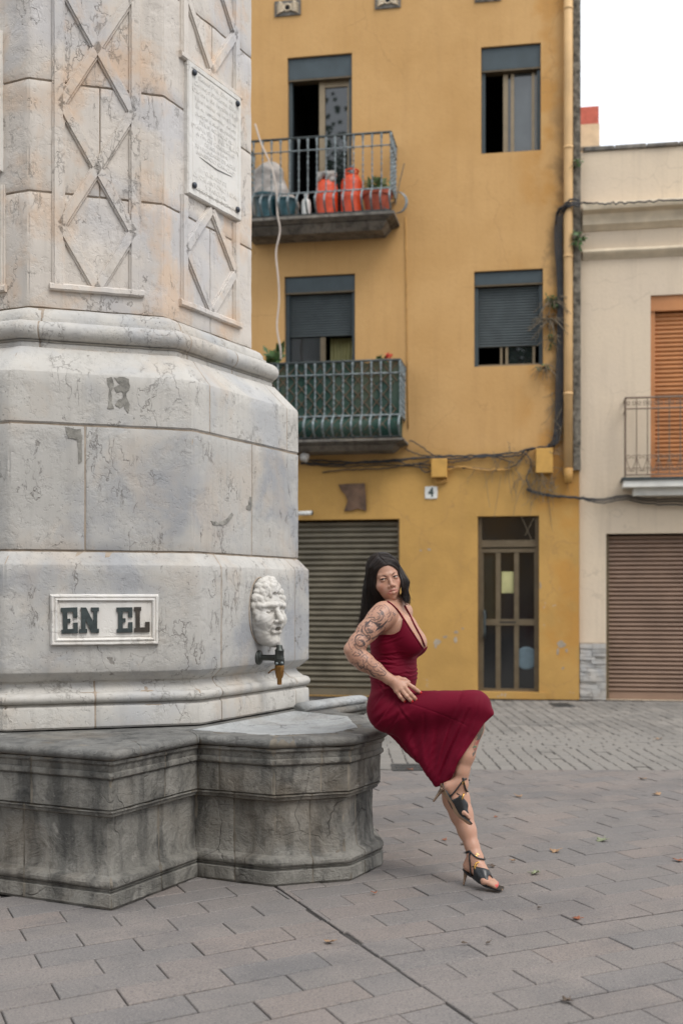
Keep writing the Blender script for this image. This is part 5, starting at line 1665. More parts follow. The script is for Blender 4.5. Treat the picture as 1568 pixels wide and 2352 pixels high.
ll = [H(-.0265, -.0805, -0.0650), H(-.0135, -.0945, -0.0693), H(0, -.0985, -0.0708), H(.0135, -.0945, -0.0693), H(.0265, -.0805, -0.0650)]
hd.chain(ul, [.0022, .0046, .0052, .0048, .0052, .0046, .0022], .0035)
hd.chain(ll, [.0030, .0064, .0076, .0064, .0030], .0035)
hd.chain([H(-.0285, -.0825, -0.0644), H(-.0135, -.0995, -0.0638), H(0, -.1045, -0.0638), H(.0135, -.0995, -0.0638), H(.0285, -.0825, -0.0644)], [.0009] * 5, .0018, '-')

body.sub(hd, .010)
def axis(lo, hi, zones, base):
    out = [lo]
    while out[-1] < hi:
        st = base
        for a, b, s in zones:
            if a <= out[-1] <= b: st = min(st, s)
        out.append(out[-1] + st)
    return np.array(out, np.float64)
hx, hy, hz = HC.x, HC.y, HC.z
gx = axis(-.02, .80, [(hx - .09, hx + .10, .0020)], .0030)
gy = axis(5.20, 5.92, [(hy - .14, hy + .02, .0020), (5.39, 5.46, .0025)], .0036)
gz = axis(-.005, 1.58, [(hz - .13, hz + .06, .0020), (.84, .98, .0022), (0, .14, .0026), (.42, .62, .003)], .0042)
vol = body.grid(gx, gy, gz)
V, F = surface_nets(gx, gy, gz, vol)

# ---- skin, with real colour marks (lips, brows, lashes, nails, tattoos) and shade painted into mouth line and nostrils
def segd(P, pts):
    d = np.full(len(P), 9.0)
    for a, b in zip(pts, pts[1:]):
        a, b = A3(a), A3(b); e = b - a
        h = np.clip(((P - a) @ e) / (e @ e + 1e-12), 0, 1)
        d = np.minimum(d, np.linalg.norm(P - a - h[:, None] * e, axis=1))
    return d
def paint(Cc, m, col):
    m = np.clip(m, 0, 1)[:, None]; return Cc * (1 - m) + np.array(col) * m
me, V = nets_mesh('person', V, F, [None] if False else M['black'], 1)
me.materials.clear()
Cc = np.tile(np.array([.430, .240, .165]), (len(V), 1))
loc = (V - A3(HC)) @ HR
fl = ((np.abs(loc) < .14).all(1))
# blush and knuckles
for s in (-1, 1): Cc = paint(Cc, .55 * np.clip(1 - np.linalg.norm(V - H(s * .042, -.072, -.032), axis=1) / .030, 0, 1), (.50, .195, .135))
Cc = paint(Cc, .35 * np.clip(1 - np.linalg.norm(V - H(0, -.112, -.036), axis=1) / .016, 0, 1), (.50, .20, .14))
lipm = np.clip((.0014 - (np.minimum(segd(V, ul) - .0052, segd(V, ll) - .0064))) / .0016, 0, 1) * (loc[:, 1] < -.078)
Cc = paint(Cc, lipm * .9, (.40, .115, .110))
Cc = paint(Cc, np.clip((.0020 - segd(V, [H(-.0285, -.0825, -0.0644), H(-.0135, -.0975, -0.0638), H(0, -.102, -0.0638), H(.0135, -.0975, -0.0638), H(.0285, -.0825, -0.0644)])) / .0012, 0, 1) * .7, (.16, .045, .04))  # shade between the lips, painted as a dark line
for s in (-1, 1):
    br = [H(s * .0130, -.0890, .0125), H(s * .025, -.0895, .0175), H(s * .038, -.0835, .0225), H(s * .052, -.0705, .0190)]
    Cc = paint(Cc, np.clip((.0052 - .055 * np.abs(loc[:, 0]) - segd(V, br)) / .0016, 0, 1) * .9, (.045, .027, .020))
    up_ = [H(s * .0490, -.0735, .0030), H(s * .0395, -.0858, .0036), H(s * .0295, -.0908, .0050), H(s * .0195, -.0888, .0026), H(s * .0140, -.085, -.0015)]
    Cc = paint(Cc, np.clip((.0036 - segd(V, up_)) / .0016, 0, 1) * .75, (.030, .018, .015))
    lo_ = [H(s * .0470, -.0745, -.001), H(s * .0385, -.0845, -.0070), H(s * .0295, -.0876, -.0086), H(s * .0205, -.0866, -.0064)]
    Cc = paint(Cc, np.clip((.0024 - segd(V, lo_)) / .0016, 0, 1) * .35, (.06, .034, .026))
    Cc = paint(Cc, np.clip((.0045 - np.linalg.norm(V - H(s * .0065, -.1075, -.0428), axis=1)) / .002, 0, 1) * .8, (.10, .035, .025))  # shade inside each nostril, painted into the skin colour
# nails
for k in range(4):
    d = (tip[k] - dip[k]).normalized(); q = tip[k] + d * .0035 + Vector((0, -.006, .0025))
    Cc = paint(Cc, np.clip((.0085 - np.linalg.norm(V - A3(q), axis=1)) / .0015, 0, 1), (.50, .008, .012))
for (b, t, lat) in ((RBa, RTo, rlat), (LBa, LTo, llat)):
    b, t = Vector(b), Vector(t); d = t - b; upv = Vector((0, 0, 1)) if lat is llat else Vector((.8, 0, .6))
    for s, ln, r in ((-.026, 1.0, .0095), (-.010, .98, .0065), (.004, .90, .006), (.017, .80, .006), (.029, .68, .0055)):
        q = b + lat * s + d * (ln + .12) + upv * .008
        Cc = paint(Cc, np.clip((r - np.linalg.norm(V - A3(q), axis=1)) / .0015, 0, 1), (.50, .02, .03))
# arm tattoo: drawn as flat line work over the arm, seen from the side she turns to us
X, Z = V[:, 0] / V[:, 1] * FPX + 784, 1370 - (V[:, 2] - CAMH) / V[:, 1] * FPX
arm_ax = [RS, px(868, 1424, 5.455), px(844, 1450, 5.43), px(822, 1477, 5.405), RE]
fore_ax = [RE, px(836, 1520, 5.405), px(862, 1538, 5.415), RW]
du_, df_ = segd(V, arm_ax), segd(V, fore_ax)
on_arm = (np.minimum(du_, df_) < .066) & (V[:, 1] < 5.475)
ink = np.zeros(len(V)); gre = np.zeros(len(V))
def stroke(pts, w, dark=.85, closed=False):
    global ink
    P2 = np.stack([X, Z], 1); d = np.full(len(V), 99.0)
    for a, b in zip(pts, pts[1:]):
        a, b = np.array(a, float), np.array(b, float); e = b - a
        h = np.clip(((P2 - a) @ e) / (e @ e + 1e-9), 0, 1); d = np.minimum(d, np.linalg.norm(P2 - a - h[:, None] * e, axis=1))
    ink = np.maximum(ink, dark * np.clip((w - d) / .7 + .5, 0, 1))
def blob(pts, dark=.8):
    global ink
    c = np.zeros(len(V), bool); n = len(pts)
    for i in range(n):
        (x1, y1), (x2, y2) = pts[i], pts[i - 1]
        cr = ((y1 > Z) != (y2 > Z)) & (X < (x2 - x1) * (Z - y1) / (y2 - y1 + 1e-9) + x1); c ^= cr
    ink = np.maximum(ink, dark * c)
def B(x, y): return (x * .15625 + 771.75, y * .15625 + 1359.75)
def curve(pts, n=7):
    out = []; m = len(pts)
    for i in range(m - 1):
        p0, p1, p2, p3 = [np.array(pts[max(0, min(m - 1, i + q))], float) for q in (-1, 0, 1, 2)]
        for t in np.linspace(0, 1, n, endpoint=False):
            out.append(tuple(.5 * (2 * p1 + (p2 - p0) * t + (2 * p0 - 5 * p1 + 4 * p2 - p3) * t * t + (3 * p1 - p0 - 3 * p2 + p3) * t ** 3)))
    return out + [pts[-1]]
# serpent body in coils with ribbed belly, flames and leaves
for pts, w in (([(640, 270), (690, 300), (690, 370), (640, 430), (560, 450), (500, 420)], 1.2), ([(600, 300), (640, 330), (630, 380), (580, 410), (510, 400)], .8),
               ([(500, 420), (440, 480), (420, 540), (460, 600), (540, 590)], 1.3), ([(390, 500), (380, 570), (430, 640), (490, 640), (490, 700), (440, 720)], 1.2),
               ([(400, 640), (320, 630), (280, 690), (300, 770), (360, 800), (420, 770), (390, 710), (340, 710)], 1.6), ([(350, 660), (310, 700), (330, 760)], .9),
               ([(260, 770), (300, 830), (360, 860), (390, 900)], 1.2), ([(180, 740), (200, 810), (230, 850)], .8), ([(240, 930), (290, 890), (360, 920), (300, 945), (250, 930)], .9),
               ([(380, 960), (420, 920), (450, 960), (440, 1030), (400, 1040), (390, 990)], .8), ([(310, 1040), (330, 1090), (370, 1120), (410, 1100), (400, 1060)], 1.2),
               ([(440, 1000), (480, 1060), (540, 1100), (600, 1090), (580, 1050)], .9), ([(430, 1130), (480, 1150), (520, 1210), (560, 1240)], 1.3), ([(540, 1100), (560, 1150), (620, 1170), (690, 1180)], .8),
               ([(500, 1150), (540, 1190), (600, 1200), (640, 1230)], .8), ([(640, 1110), (690, 1150), (730, 1190), (700, 1230), (650, 1220)], .8), ([(700, 180), (760, 230), (780, 300), (740, 330)], .6),
               ([(800, 290), (790, 340), (760, 370)], .9), ([(830, 300), (870, 330)], .8), ([(840, 330), (860, 350)], .8), ([(540, 270), (580, 220), (640, 200), (700, 210)], .6),
               ([(470, 380), (530, 370), (570, 390)], .9), ([(330, 560), (300, 610)], .9), ([(820, 370), (800, 420), (760, 440)], .7), ([(600, 1130), (640, 1160)], .7), ([(470, 1080), (440, 1100), (460, 1120)], .8)):
    stroke(curve([B(*p) for p in pts]), w * .95, .92)
for k in range(14):
    t = k / 13; a = -1.3 + 2.7 * t; cx, cy = B(600, 365); stroke([(cx + 7 * math.cos(a), cy + 6.5 * math.sin(a)), (cx + 13 * math.cos(a), cy + 12 * math.sin(a))], .32, .55)
for pts, dk in (([(770, 390), (690, 470), (610, 520), (570, 585), (680, 520), (740, 450)], .92), ([(660, 270), (690, 290), (690, 340), (665, 345), (650, 310)], .85), ([(430, 430), (500, 440), (470, 480), (520, 500), (440, 520), (420, 480)], .7),
                ([(550, 455), (640, 460), (680, 450), (640, 500), (600, 520), (580, 480)], .85), ([(640, 600), (700, 560), (740, 480), (690, 620), (600, 660), (530, 700), (510, 680), (590, 640)], .70), ([(345, 710), (400, 715), (420, 770), (400, 800), (390, 750)], .9),
                ([(360, 540), (400, 590), (365, 600)], .75), ([(450, 520), (540, 560), (550, 590), (500, 620), (460, 570)], .62), ([(270, 740), (300, 780), (280, 800)], .75), ([(420, 640), (480, 660), (490, 700), (450, 690)], .7), ([(330, 1080), (410, 1090), (430, 1140), (370, 1110)], .6), ([(520, 1190), (560, 1230), (600, 1250), (540, 1250)], .55)):
    blob([B(*p) for p in pts], dk)
nzv = np.sin(X * .42 + 2.0 * np.sin(Z * .23)) * np.sin(Z * .47 + 1.5 * np.sin(X * .31))
shade = np.clip((nzv - .25) * 1.6, 0, 1) * .45 * ((X > 800) & (X < 885))
ink = np.maximum(ink, shade * (Z > 1392) * (Z < 1558)) * on_arm
Cc = paint(Cc, np.clip(ink * 1.08, 0, .97), (.022, .025, .032))
# coloured tattoo on the raised shin
lg = (segd(V, [px(1093, 1622, 5.42), px(1084, 1672, 5.425), px(1068, 1735, 5.405), px(1060, 1772, 5.40)]) < .07) & (X > 1040) & (Z > 1630)
ink[:] = 0
def C_(x, y): return (x * .18229 + 955.5, y * .18229 + 1653.75)
for pts, col in (([(850, 40), (770, 180), (760, 250), (800, 250), (850, 120)], (.07, .10, .085)), ([(790, 230), (740, 290), (735, 320), (775, 310), (800, 260)], (.32, .085, .075)), ([(700, 340), (755, 320), (760, 345), (715, 352)], (.03, .17, .10)), ([(765, 340), (720, 365), (735, 390), (760, 370)], (.30, .09, .08)), ([(745, 385), (705, 420), (710, 465), (735, 420)], (.06, .075, .07))):
    ink[:] = 0; blob([C_(*p) for p in pts], .85); Cc = paint(Cc, ink * lg, col)
ink[:] = 0
stroke(curve([C_(*p) for p in ((820, 120), (760, 200), (745, 250), (790, 240), (810, 190))]), .8, .8); stroke(curve([C_(*p) for p in ((740, 270), (720, 360), (745, 400), (710, 460))]), .7, .8)
Cc = paint(Cc, ink * lg, (.05, .06, .055))
vcolor(me, 'skin', Cc)
def skin_mat():
    m = NT('skin')
    a = m.node('ShaderNodeAttribute', attribute_name='skin').outputs[0]
    c = m.mix(m.math('MULTIPLY', m.rng(m.noise(38, 4, .6), .42, .68), .16), a, (.40, .17, .11))
    c = m.mix(m.math('MULTIPLY', m.rng(m.noise(9, 3), .45, .7), .14), c, (.52, .29, .20))
    m.done(c, m.rng(m.noise(30, 3), .3, .7, .36, .52), m.bump(m.noise(420, 3), .10, .002), 0, .42)
    m.b.inputs['Subsurface Weight'].default_value = .12
    m.b.inputs['Subsurface Radius'].default_value = (.010, .004, .002)
    return m.mat
me.materials.append(skin_mat())
body_o = obj('body', me, woman)
# eyes look back at the camera
def eye_mat():
    m = NT('eye')
    a = m.node('ShaderNodeAttribute', attribute_name='skin').outputs[0]
    return m.done(a, .08, None, 0, .6)
EM = eye_mat()
for s in (-1, 1):
    c = Vector(H(s * .0297, -.0746, .0000)); g = (Vector((-2.1, 0, CAMH + .45)) - c).normalized()
    bm = bmesh.new(); bmesh.ops.create_uvsphere(bm, u_segments=28, v_segments=18, radius=.0120)
    em = bpy.data.meshes.new('eye'); bm.to_mesh(em); bm.free()
    Q = Vector((0, 0, 1)).rotation_difference(g).to_matrix()
    cols = []
    for v in em.vertices:
        z = v.co.z / .0120
        cols.append((.004, .003, .003) if z > .955 else ((.030, .017, .011) if z > .80 else (.42, .38, .35)))
        v.co = c + Q @ v.co
    em.materials.append(EM); vcolor(em, 'skin', np.array(cols))
    for p in em.polygons: p.use_smooth = True
    obj('eye', em, woman)

# ------------------------------------------------------------------ dress
dress = Field()
G = .006
torso(dress, G)
dress.cone(A3(RH), A3(RK), .094, .063, .03)
dress.cone(A3(px(1080, 1620, 5.42)), A3(px(1092, 1626, 5.42)), .062, .060, .02)
dress.cone(A3(LH), A3(LK), .094, .068, .03)
dress.cone(A3(LK), A3(px(1040, 1815, 5.545)), .068, .066, .02)
dress.chain([A3(px(1094, 1624, 5.42)), A3(px(1085, 1672, 5.42)), A3(px(1066, 1740, 5.405)), A3(px(1052, 1772, 5.40))], [.060, .060, .052, .045], .02)
dress.tri(A3(px(905, 1640, 5.56)), A3(px(1088, 1630, 5.42)), A3(px(1020, 1795, 5.46)), .050, .05)
dress.tri(A3(px(1092, 1622, 5.39)), A3(px(1124, 1640, 5.39)), A3(px(1025, 1790, 5.41)), .020, .03)
dress.tri(A3(px(905, 1645, 5.66)), A3(px(1080, 1650, 5.46)), A3(px(1030, 1790, 5.52)), .045, .05)
gx2 = np.arange(.10, .74, .0032); gy2 = np.arange(5.24, 5.90, .0040); gz2 = np.arange(.42, 1.36, .0032)
dv = dress.grid(gx2, gy2, gz2)
Xg, Yg, Zg = [a.astype(np.float32) for a in np.meshgrid(gx2, gy2, gz2, indexing='ij')]
PX = Xg / Yg * FPX + 784; PY = 1370 - (Zg - CAMH) / Yg * FPX
def ss(a, b, x): t = np.clip((x - a) / (b - a), 0, 1); return t * t * (3 - 2 * t)
# ruching across the waist
nz1 = np.sin(PX * .045 + Yg * 9) * 3.5 + np.sin(PX * .11 + PY * .05 + Yg * 17) * 2.0
wv = np.sin((PY + nz1 + .10 * (PX - 900)) * .62) + .6 * np.sin((PY * 1.0 + nz1 * 1.7 - .08 * (PX - 900)) * 1.06 + 1.3)
bod = ss(1494, 1515, PY) * (1 - ss(1566, 1600, PY)) + .35 * ss(1462, 1480, PY) * (1 - ss(1485, 1505, PY)) * (1 - ss(900, 935, PX))
dv -= .0022 * wv * bod * (.55 + .45 * np.sin(PX * .06 + PY * .09))
# long folds fanning from the hem up to hip and knee
ang = np.arctan2(PY - 1850, PX - 985)      # fan centre below the hem
rr_ = np.hypot(PY - 1850, PX - 985)
fold = np.sin(ang * 19 + 1.4 * np.sin(rr_ * .017)) + .45 * np.sin(ang * 37 + rr_ * .012)
sk = ss(1610, 1680, PY) * ss(880, 930, PX)
dv -= .0046 * fold * sk * ss(40, 140, rr_) * (1 - .6 * ss(170, 260, rr_))
# gathers at the hip below the hand and a seam over the thigh
f2 = np.sin((PX * .55 + PY * .85) * .34 + np.sin(PY * .06) * 1.2)
dv -= .0022 * f2 * ss(1575, 1600, PY) * (1 - ss(1640, 1670, PY)) * ss(850, 865, PX) * (1 - ss(925, 960, PX))
seam = np.abs(PY - (1602 + (PX - 890) * .245 + .0006 * (PX - 890) ** 2))
dv += .0026 * np.clip(1 - seam / 2.2, 0, 1) * ss(900, 930, PX) * (1 - ss(1060, 1085, PX))
# back-of-thigh crumples
edge = np.sin((PX + PY) * .31 + 1.5 * np.sin(PX * .09)); dv -= .0009 * edge * ss(1690, 1715, PY) * (1 - ss(1000, 1015, PX))
# single deep creases: pulled cloth between knee, hip and hem
def crease(pts, dep, w):
    global dv
    lo, hi = np.min(pts, 0) - 4 * w, np.max(pts, 0) + 4 * w
    m = (PX > lo[0]) & (PX < hi[0]) & (PY > lo[1]) & (PY < hi[1]) & (np.abs(dv) < .03)
    x, y = PX[m], PY[m]; d = np.full(x.shape, 99.0); sg = np.zeros(x.shape); tt_ = np.zeros(x.shape); n = len(pts) - 1
    for i, (a, b) in enumerate(zip(pts, pts[1:])):
        ex, ey = b[0] - a[0], b[1] - a[1]; h = np.clip(((x - a[0]) * ex + (y - a[1]) * ey) / (ex * ex + ey * ey), 0, 1)
        dd = np.hypot(x - a[0] - ex * h, y - a[1] - ey * h); c = dd < d
        d = np.where(c, dd, d); sg = np.where(c, np.sign((x - a[0]) * ey - (y - a[1]) * ex), sg); tt_ = np.where(c, (i + h) / n, tt_)
    fade = np.sin(np.pi * np.clip(tt_ * .92 + .04, 0, 1)) ** .6
    u = d * sg / w
    dv[m] += (fade * dep * (np.exp(-u * u * 2.2) - .8 * np.exp(-(u - 1.5) ** 2 * 1.1))).astype(np.float32)
for pts, dep, w in (([(1004, 1800), (1028, 1735), (1052, 1682), (1078, 1630)], .0065, 4.5), ([(1000, 1788), (1014, 1735), (1028, 1690), (1042, 1650)], .005, 4), ([(984, 1768), (997, 1722), (1004, 1676)], .004, 4), ([(1030, 1790), (1058, 1735), (1085, 1690)], .0035, 4),
                    ([(958, 1732), (972, 1702), (978, 1668), (974, 1640)], .0045, 4.5), ([(938, 1708), (950, 1686), (952, 1664)], .004, 4), ([(905, 1598), (888, 1628), (868, 1658), (856, 1668)], .0042, 3.6), ([(926, 1614), (908, 1652), (888, 1682)], .0042, 4),
                    ([(884, 1588), (868, 1606), (856, 1626)], .0036, 3.2), ([(908, 1612), (924, 1640), (944, 1662)], .0032, 3.6), ([(872, 1570), (892, 1578), (906, 1592)], .003, 3), ([(862, 1560), (874, 1578), (878, 1596)], .003, 3), ([(1060, 1590), (1040, 1640), (1012, 1700)], .0028, 5), ([(1100, 1600), (1092, 1640), (1070, 1690)], .003, 5),
                    ([(856, 1500), (884, 1506), (916, 1500), (944, 1506)], .0028, 2.6), ([(852, 1522), (880, 1524), (912, 1530), (948, 1526)], .0026, 2.6), ([(872, 1484), (900, 1476), (926, 1466)], .0022, 3), ([(866, 1474), (892, 1470), (914, 1462)], .0020, 2.6), ([(880, 1546), (912, 1550), (950, 1544)], .0026, 2.6), ([(900, 1564), (930, 1566), (956, 1560)], .0026, 2.6)):
    crease(pts, dep, w)
# cut at the neckline / armhole and at the hem
nx = [780, 845, 873, 890, 904, 912, 918.6, 923.5, 925, 926.2, 932, 940, 955, 972, 976, 985, 1100]
ny = [1459, 1459, 1458, 1458.5, 1457, 1453, 1448, 1437, 1428, 1419, 1428, 1441, 1464, 1490, 1489, 1480, 1480]
cutn = (np.interp(PX.ravel(), nx, ny).reshape(PX.shape).astype(np.float32) - PY) / 490
hxp = [700, 1008, 1016, 1038, 1052, 1085, 1111, 1134, 1136]; hyp = [1900, 1806, 1802, 1786, 1750, 1702, 1662, 1641, 1000]
hemc = (PY - np.interp(PX.ravel(), hxp, hyp).reshape(PX.shape).astype(np.float32)) / 490 * .75
dv = np.maximum(dv, np.maximum(cutn, hemc))
dv = np.maximum(dv, -(vol_b := (dress.grid(gx2, gy2, gz2) + .022)))      # hollow: a skin of cloth
V2, F2 = surface_nets(gx2, gy2, gz2, dv)
def cloth():
    m = NT('red_jersey')
    n = m.noise(4, 4)
    c = m.mix(m.rng(n, .35, .65), (.112, .0008, .0120), (.140, .0012, .0155))
    w = m.noise(600, 2, .6)
    m.done(c, .68, m.bump(w, .10, .002, None), 0, .14)
    m.b.inputs['Sheen Weight'].default_value = .05; m.b.inputs['Sheen Roughness'].default_value = .45
    m.b.inputs['Sheen Tint'].default_value = (.9, .25, .35, 1)
    return m.mat
M['jersey'] = cloth()
dme, _ = nets_mesh('dress', V2, F2, M['jersey'], 1)
dr_o = obj('dress', dme, woman)
# straps and bound edges lie on the skin
def on_skin(pts, lift): return [body.seen(x, y, 4.9, 6.2, lift) for x, y in pts]
st = on_skin(curve([(926.3, 1421), (918, 1408), (908, 1396), (899, 1387.5), (891, 1382)], 5), .003)
st += [Vector(st[-1]) + Vector((-.012, .03, -.006)), Vector(st[-1]) + Vector((-.05, .07, -.07))]
obj('strap', MB().tube(st, .0042, 6).me('strap', M['jersey'], True), dr_o)
st = on_skin(curve([(975, 1484), (966, 1462), (951.4, 1434.8), (940, 1411), (929, 1391.5)], 5), .003)
st += [Vector(st[-1]) + Vector((-.015, .04, -.02))]
obj('strap', MB().tube(st, .0042, 6).me('strap', M['jersey'], True), dr_o)
def on_dress(pts, lift):
    out = []
    for x, y in pts: out.append(dress.seen(x, y, 4.9, 6.0, lift))
    return out
for pts in ([(926.2, 1420), (932, 1429), (940, 1442), (955, 1465), (972, 1491)], [(926, 1420), (925, 1429), (923.5, 1438), (918.6, 1449), (912, 1454), (904, 1458), (890, 1459.5), (876, 1459)]):
    obj('binding', MB().tube(on_dress(curve(pts, 5), .001), .0033, 6).me('binding', M['jersey'], True), dr_o)
# necklace and earring
M['gold'] = plain('gold', (.62, .36, .10), .25, 1.0, .1, 30)
nk = [body.seen(x, y, 5.0, 6.2, .0015) for x, y in curve([(914, 1399), (921, 1411), (930, 1423), (938, 1436), (944, 1447), (951, 1455)], 4)]
b = MB()
for p in nk: b.lathe([(.0001, -.0022), (.0022, 0), (.0001, .0022)], p, 6)
ch_o = tag(obj('necklace', b.me('necklace', M['gold']), woman), kind='stuff')
b = MB(); ec = Vector(H(-.078, .004, -.050)); b.tube([ec + HF * (.006 * math.cos(a)) + HU * (.007 * math.sin(a)) for a in np.linspace(0, 2 * math.pi, 14)], .0016, 5)
obj('earring', b.me('earring', M['gold'], True), woman)

def push(p, lift, it=5, only_out=False):
    p = np.array(tuple(p), float); e = .0015
    for _ in range(it):
        q = np.array([p, p + [e, 0, 0], p - [e, 0, 0], p + [0, e, 0], p - [0, e, 0], p + [0, 0, e], p - [0, 0, e]])
        d = body.at(q); g = np.array([d[1] - d[2], d[3] - d[4], d[5] - d[6]]); g /= np.linalg.norm(g) + 1e-9
        if only_out and d[0] > lift: break
        p = p - g * (d[0] - lift) * .9
    return Vector(p)
# ------------------------------------------------------------------ sandals
M['leather'] = plain('black_leather', (.012, .013, .014), .32, 0, .2, 40, bump=.1)
M['insole'] = plain('tan_leather', (.40, .26, .16), .5, 0, .1, 30)
M['heel_metal'] = plain('bronze_heel', (.27, .19, .135), .28, .85, .1, 20, bump=.02)
def sandal(heel, ball, toe, ankle, lat, grd, hl, upball):
    """sole follows heel-ball-toe; lat points to the little-toe side; hl: foot of the stiletto"""
    h, b_, t, a = [Vector(v) for v in (heel, ball, toe, ankle)]
    up = (a - h).normalized(); ub = Vector(upball).normalized()
    s0 = h - up * .030 - (b_ - h).normalized() * .020
    s1 = h + (b_ - h) * .22 - up * .032
    s2 = h + (b_ - h) * .62 - up * .016 - ub * .008
    s3 = b_ - ub * .022
    s4 = t + (t - b_) * .05 - ub * .014
    s5 = t + (t - b_).normalized() * .022 - ub * .0125
    P = [np.array(tuple(v)) for v in (s0, s1, s2, s3, s4, s5)]
    C = [Vector(p) for p in curve3(P, 6)]
    wp = np.interp(np.linspace(0, 1, len(C)), [0, .05, .2, .4, .62, .82, .94, 1.0], [.006, .020, .026, .021, .031, .033, .024, .006])
    V = []; n = len(C)
    for i, c in enumerate(C):
        tg = (C[min(i + 1, n - 1)] - C[max(i - 1, 0)]).normalized(); nn = lat.cross(tg).normalized()
        if nn.dot(up) < 0: nn = -nn
        for x, z in ((-1, 0), (1, 0), (1, .007), (-1, .007)): V.append(c + lat * x * wp[i] + nn * z)
    F = [(k * 4 + q, k * 4 + (q + 1) % 4, k * 4 + 4 + (q + 1) % 4, k * 4 + 4 + q) for k in range(n - 1) for q in range(4)] + [(3, 2, 1, 0), tuple((n - 1) * 4 + q for q in range(4))]
    me = mesh('sandal', V, F, [M['insole'], M['leather']])
    for i, p in enumerate(me.polygons):
        if i < (n - 1) * 4 and i % 4 in (1, 2, 3): p.material_index = 1
    so = obj('sandal', me, woman)
    # stiletto
    hb = s0 + (s1 - s0) * .45
    obj('heel', MB().tube([hb, hb + (hl - hb) * .12, hb + (hl - hb) * .5, hb + (hl - hb) * .93, hl], [.0150, .0105, .0068, .0042, .0050], 12).me('heel', M['heel_metal'], True), so)
    # vamp wraps over the ball of the foot, with a raised tongue
    V = []; nu, nv = 19, 11
    for i in range(nv):
        f = i / (nv - 1)
        for j in range(nu):
            q = j / (nu - 1) * 2 - 1                      # -1 inner side, 1 outer side
            tongue = max(0, 1 - abs(q) * 2.0) ** 1.2
            k = (.44 - .22 * tongue) * (1 - f) + 1.30 * f + .10 * f * tongue
            base = h + (b_ - h) * k if k < 1 else b_ + (t - b_) * (k - 1)
            uu = (up * (1 - min(1, k)) + ub * min(1, k)).normalized()
            w = .030
            an = q * 1.75
            z0 = -.020
            p = base + uu * z0 * (1 if k > .8 else 1.3) + lat * (w * math.sin(an) if abs(an) < 1.5708 else w * math.copysign(1, an)) + uu * max(0, math.cos(an)) * .055
            if abs(an) < 1.45: p = push(p, .0028, 4)
            else: p = push(p, .0028, 4, True)
            V.append(p)
    for _ in range(2):
        W_ = list(V)
        for i in range(1, nv - 1):
            for j in range(1, nu - 1):
                V[i * nu + j] = (W_[i * nu + j] * 2 + W_[i * nu + j - 1] + W_[i * nu + j + 1] + W_[(i - 1) * nu + j] + W_[(i + 1) * nu + j]) / 6
    F = [(i * nu + j, i * nu + j + 1, (i + 1) * nu + j + 1, (i + 1) * nu + j) for i in range(nv - 1) for j in range(nu - 1)]
    me = mesh('vamp', V, F, M['leather'], True); vo = obj('vamp', me, so)
    md = vo.modifiers.new('thick', 'SOLIDIFY'); md.thickness = .004; md.offset = 0
    sb_ = vo.modifiers.new('round', 'SUBSURF'); sb_.levels = 1; sb_.render_levels = 1
    # gold ring with two interlocked hooks on the tongue
    jc = (nu - 1) // 2; pc = Vector(V[2 * nu + jc]); fwd = (b_ - h).normalized()
    nn = ((ub * .45 + (t - h).normalized() * .72 - lat * .42) if grd else (up * .8 + fwd * .55 + lat * .12)).normalized()
    l0 = lat; lat = (lat - nn * lat.dot(nn)).normalized(); d1 = nn.cross(lat).normalized()
    c = pc + nn * .010
    b = MB()
    b.tube([c + d1 * (.021 * math.cos(an)) + lat * (.019 * math.sin(an)) for an in np.linspace(0, 2 * math.pi, 28)], .0036, 7)
    for s in (-1, 1):
        b.tube([c + d1 * (.0095 * math.cos(an) * s) + lat * (.0085 * math.sin(an) + s * .004) for an in np.linspace(.6, 5.4, 16)] + [c + lat * (s * .004)], .0022, 5)
    tag(obj('gold_disc', b.me('gold_disc', M['gold'], True), so), kind='stuff')
    lb = MB(); lb.lathe([(.020, -.004), (.020, .0), (.001, .001)], c - nn * .002, 20, 0, nn); obj('disc_back', lb.me('disc_back', M['leather']), so)
    lat = l0
    # straps: round the ankle, and from the sole on either side
    ac = a + up * .012; ax_ = up; r0 = .0365
    e1 = (Vector((1, 0, 0)) - ax_ * ax_.x).normalized(); e2 = ax_.cross(e1)
    ring = [ac + e1 * (r0 * math.cos(an)) + e2 * (r0 * math.sin(an)) for an in np.linspace(0, 2 * math.pi, 33)]
    ring = [push(p, .0030) for p in ring]
    obj('ankle_strap', MB().tube(ring, .0040, 6).me('ankle_strap', M['leather'], True), so)
    for s in (-1, 1):
        q0 = h + (b_ - h) * .34 - up * .024 + lat * (.024 * s); q1 = h + (b_ - h) * .20 + up * .004 + lat * (.031 * s); q2 = ac + lat * (s * r0 * .96) - (b_ - h).normalized() * .012
        hb2 = ac - (b_ - h).normalized() * .034 + up * .004
        ln_ = [Vector(p) for p in curve3([np.array(tuple(p)) for p in (q0, q1, q2 - up * .012, (q2 + hb2) / 2 + lat * (s * .008) + up * .004, hb2)], 5)]
        ln_ = [push(p, .0028, 4) if i_ > 3 else push(p, .0028, 4, True) for i_, p in enumerate(ln_)]
        obj('side_strap', MB().tube(ln_, .0038, 6).me('side_strap', M['leather'], True), so)
    bk = push(ac + (Vector((0, 0, CAMH)) - ac).normalized() * (r0 + .004), .008)
    b = MB(); bx = ax_.cross((Vector((0, 0, CAMH)) - ac)).normalized()
    b.tube([bk + bx * x * .0055 + ax_ * z * .005 for x, z in ((-1, -1), (1, -1), (1, 1), (-1, 1), (-1, -1))], .0014, 5)
    obj('buckle', b.me('buckle', M['gold']), so)
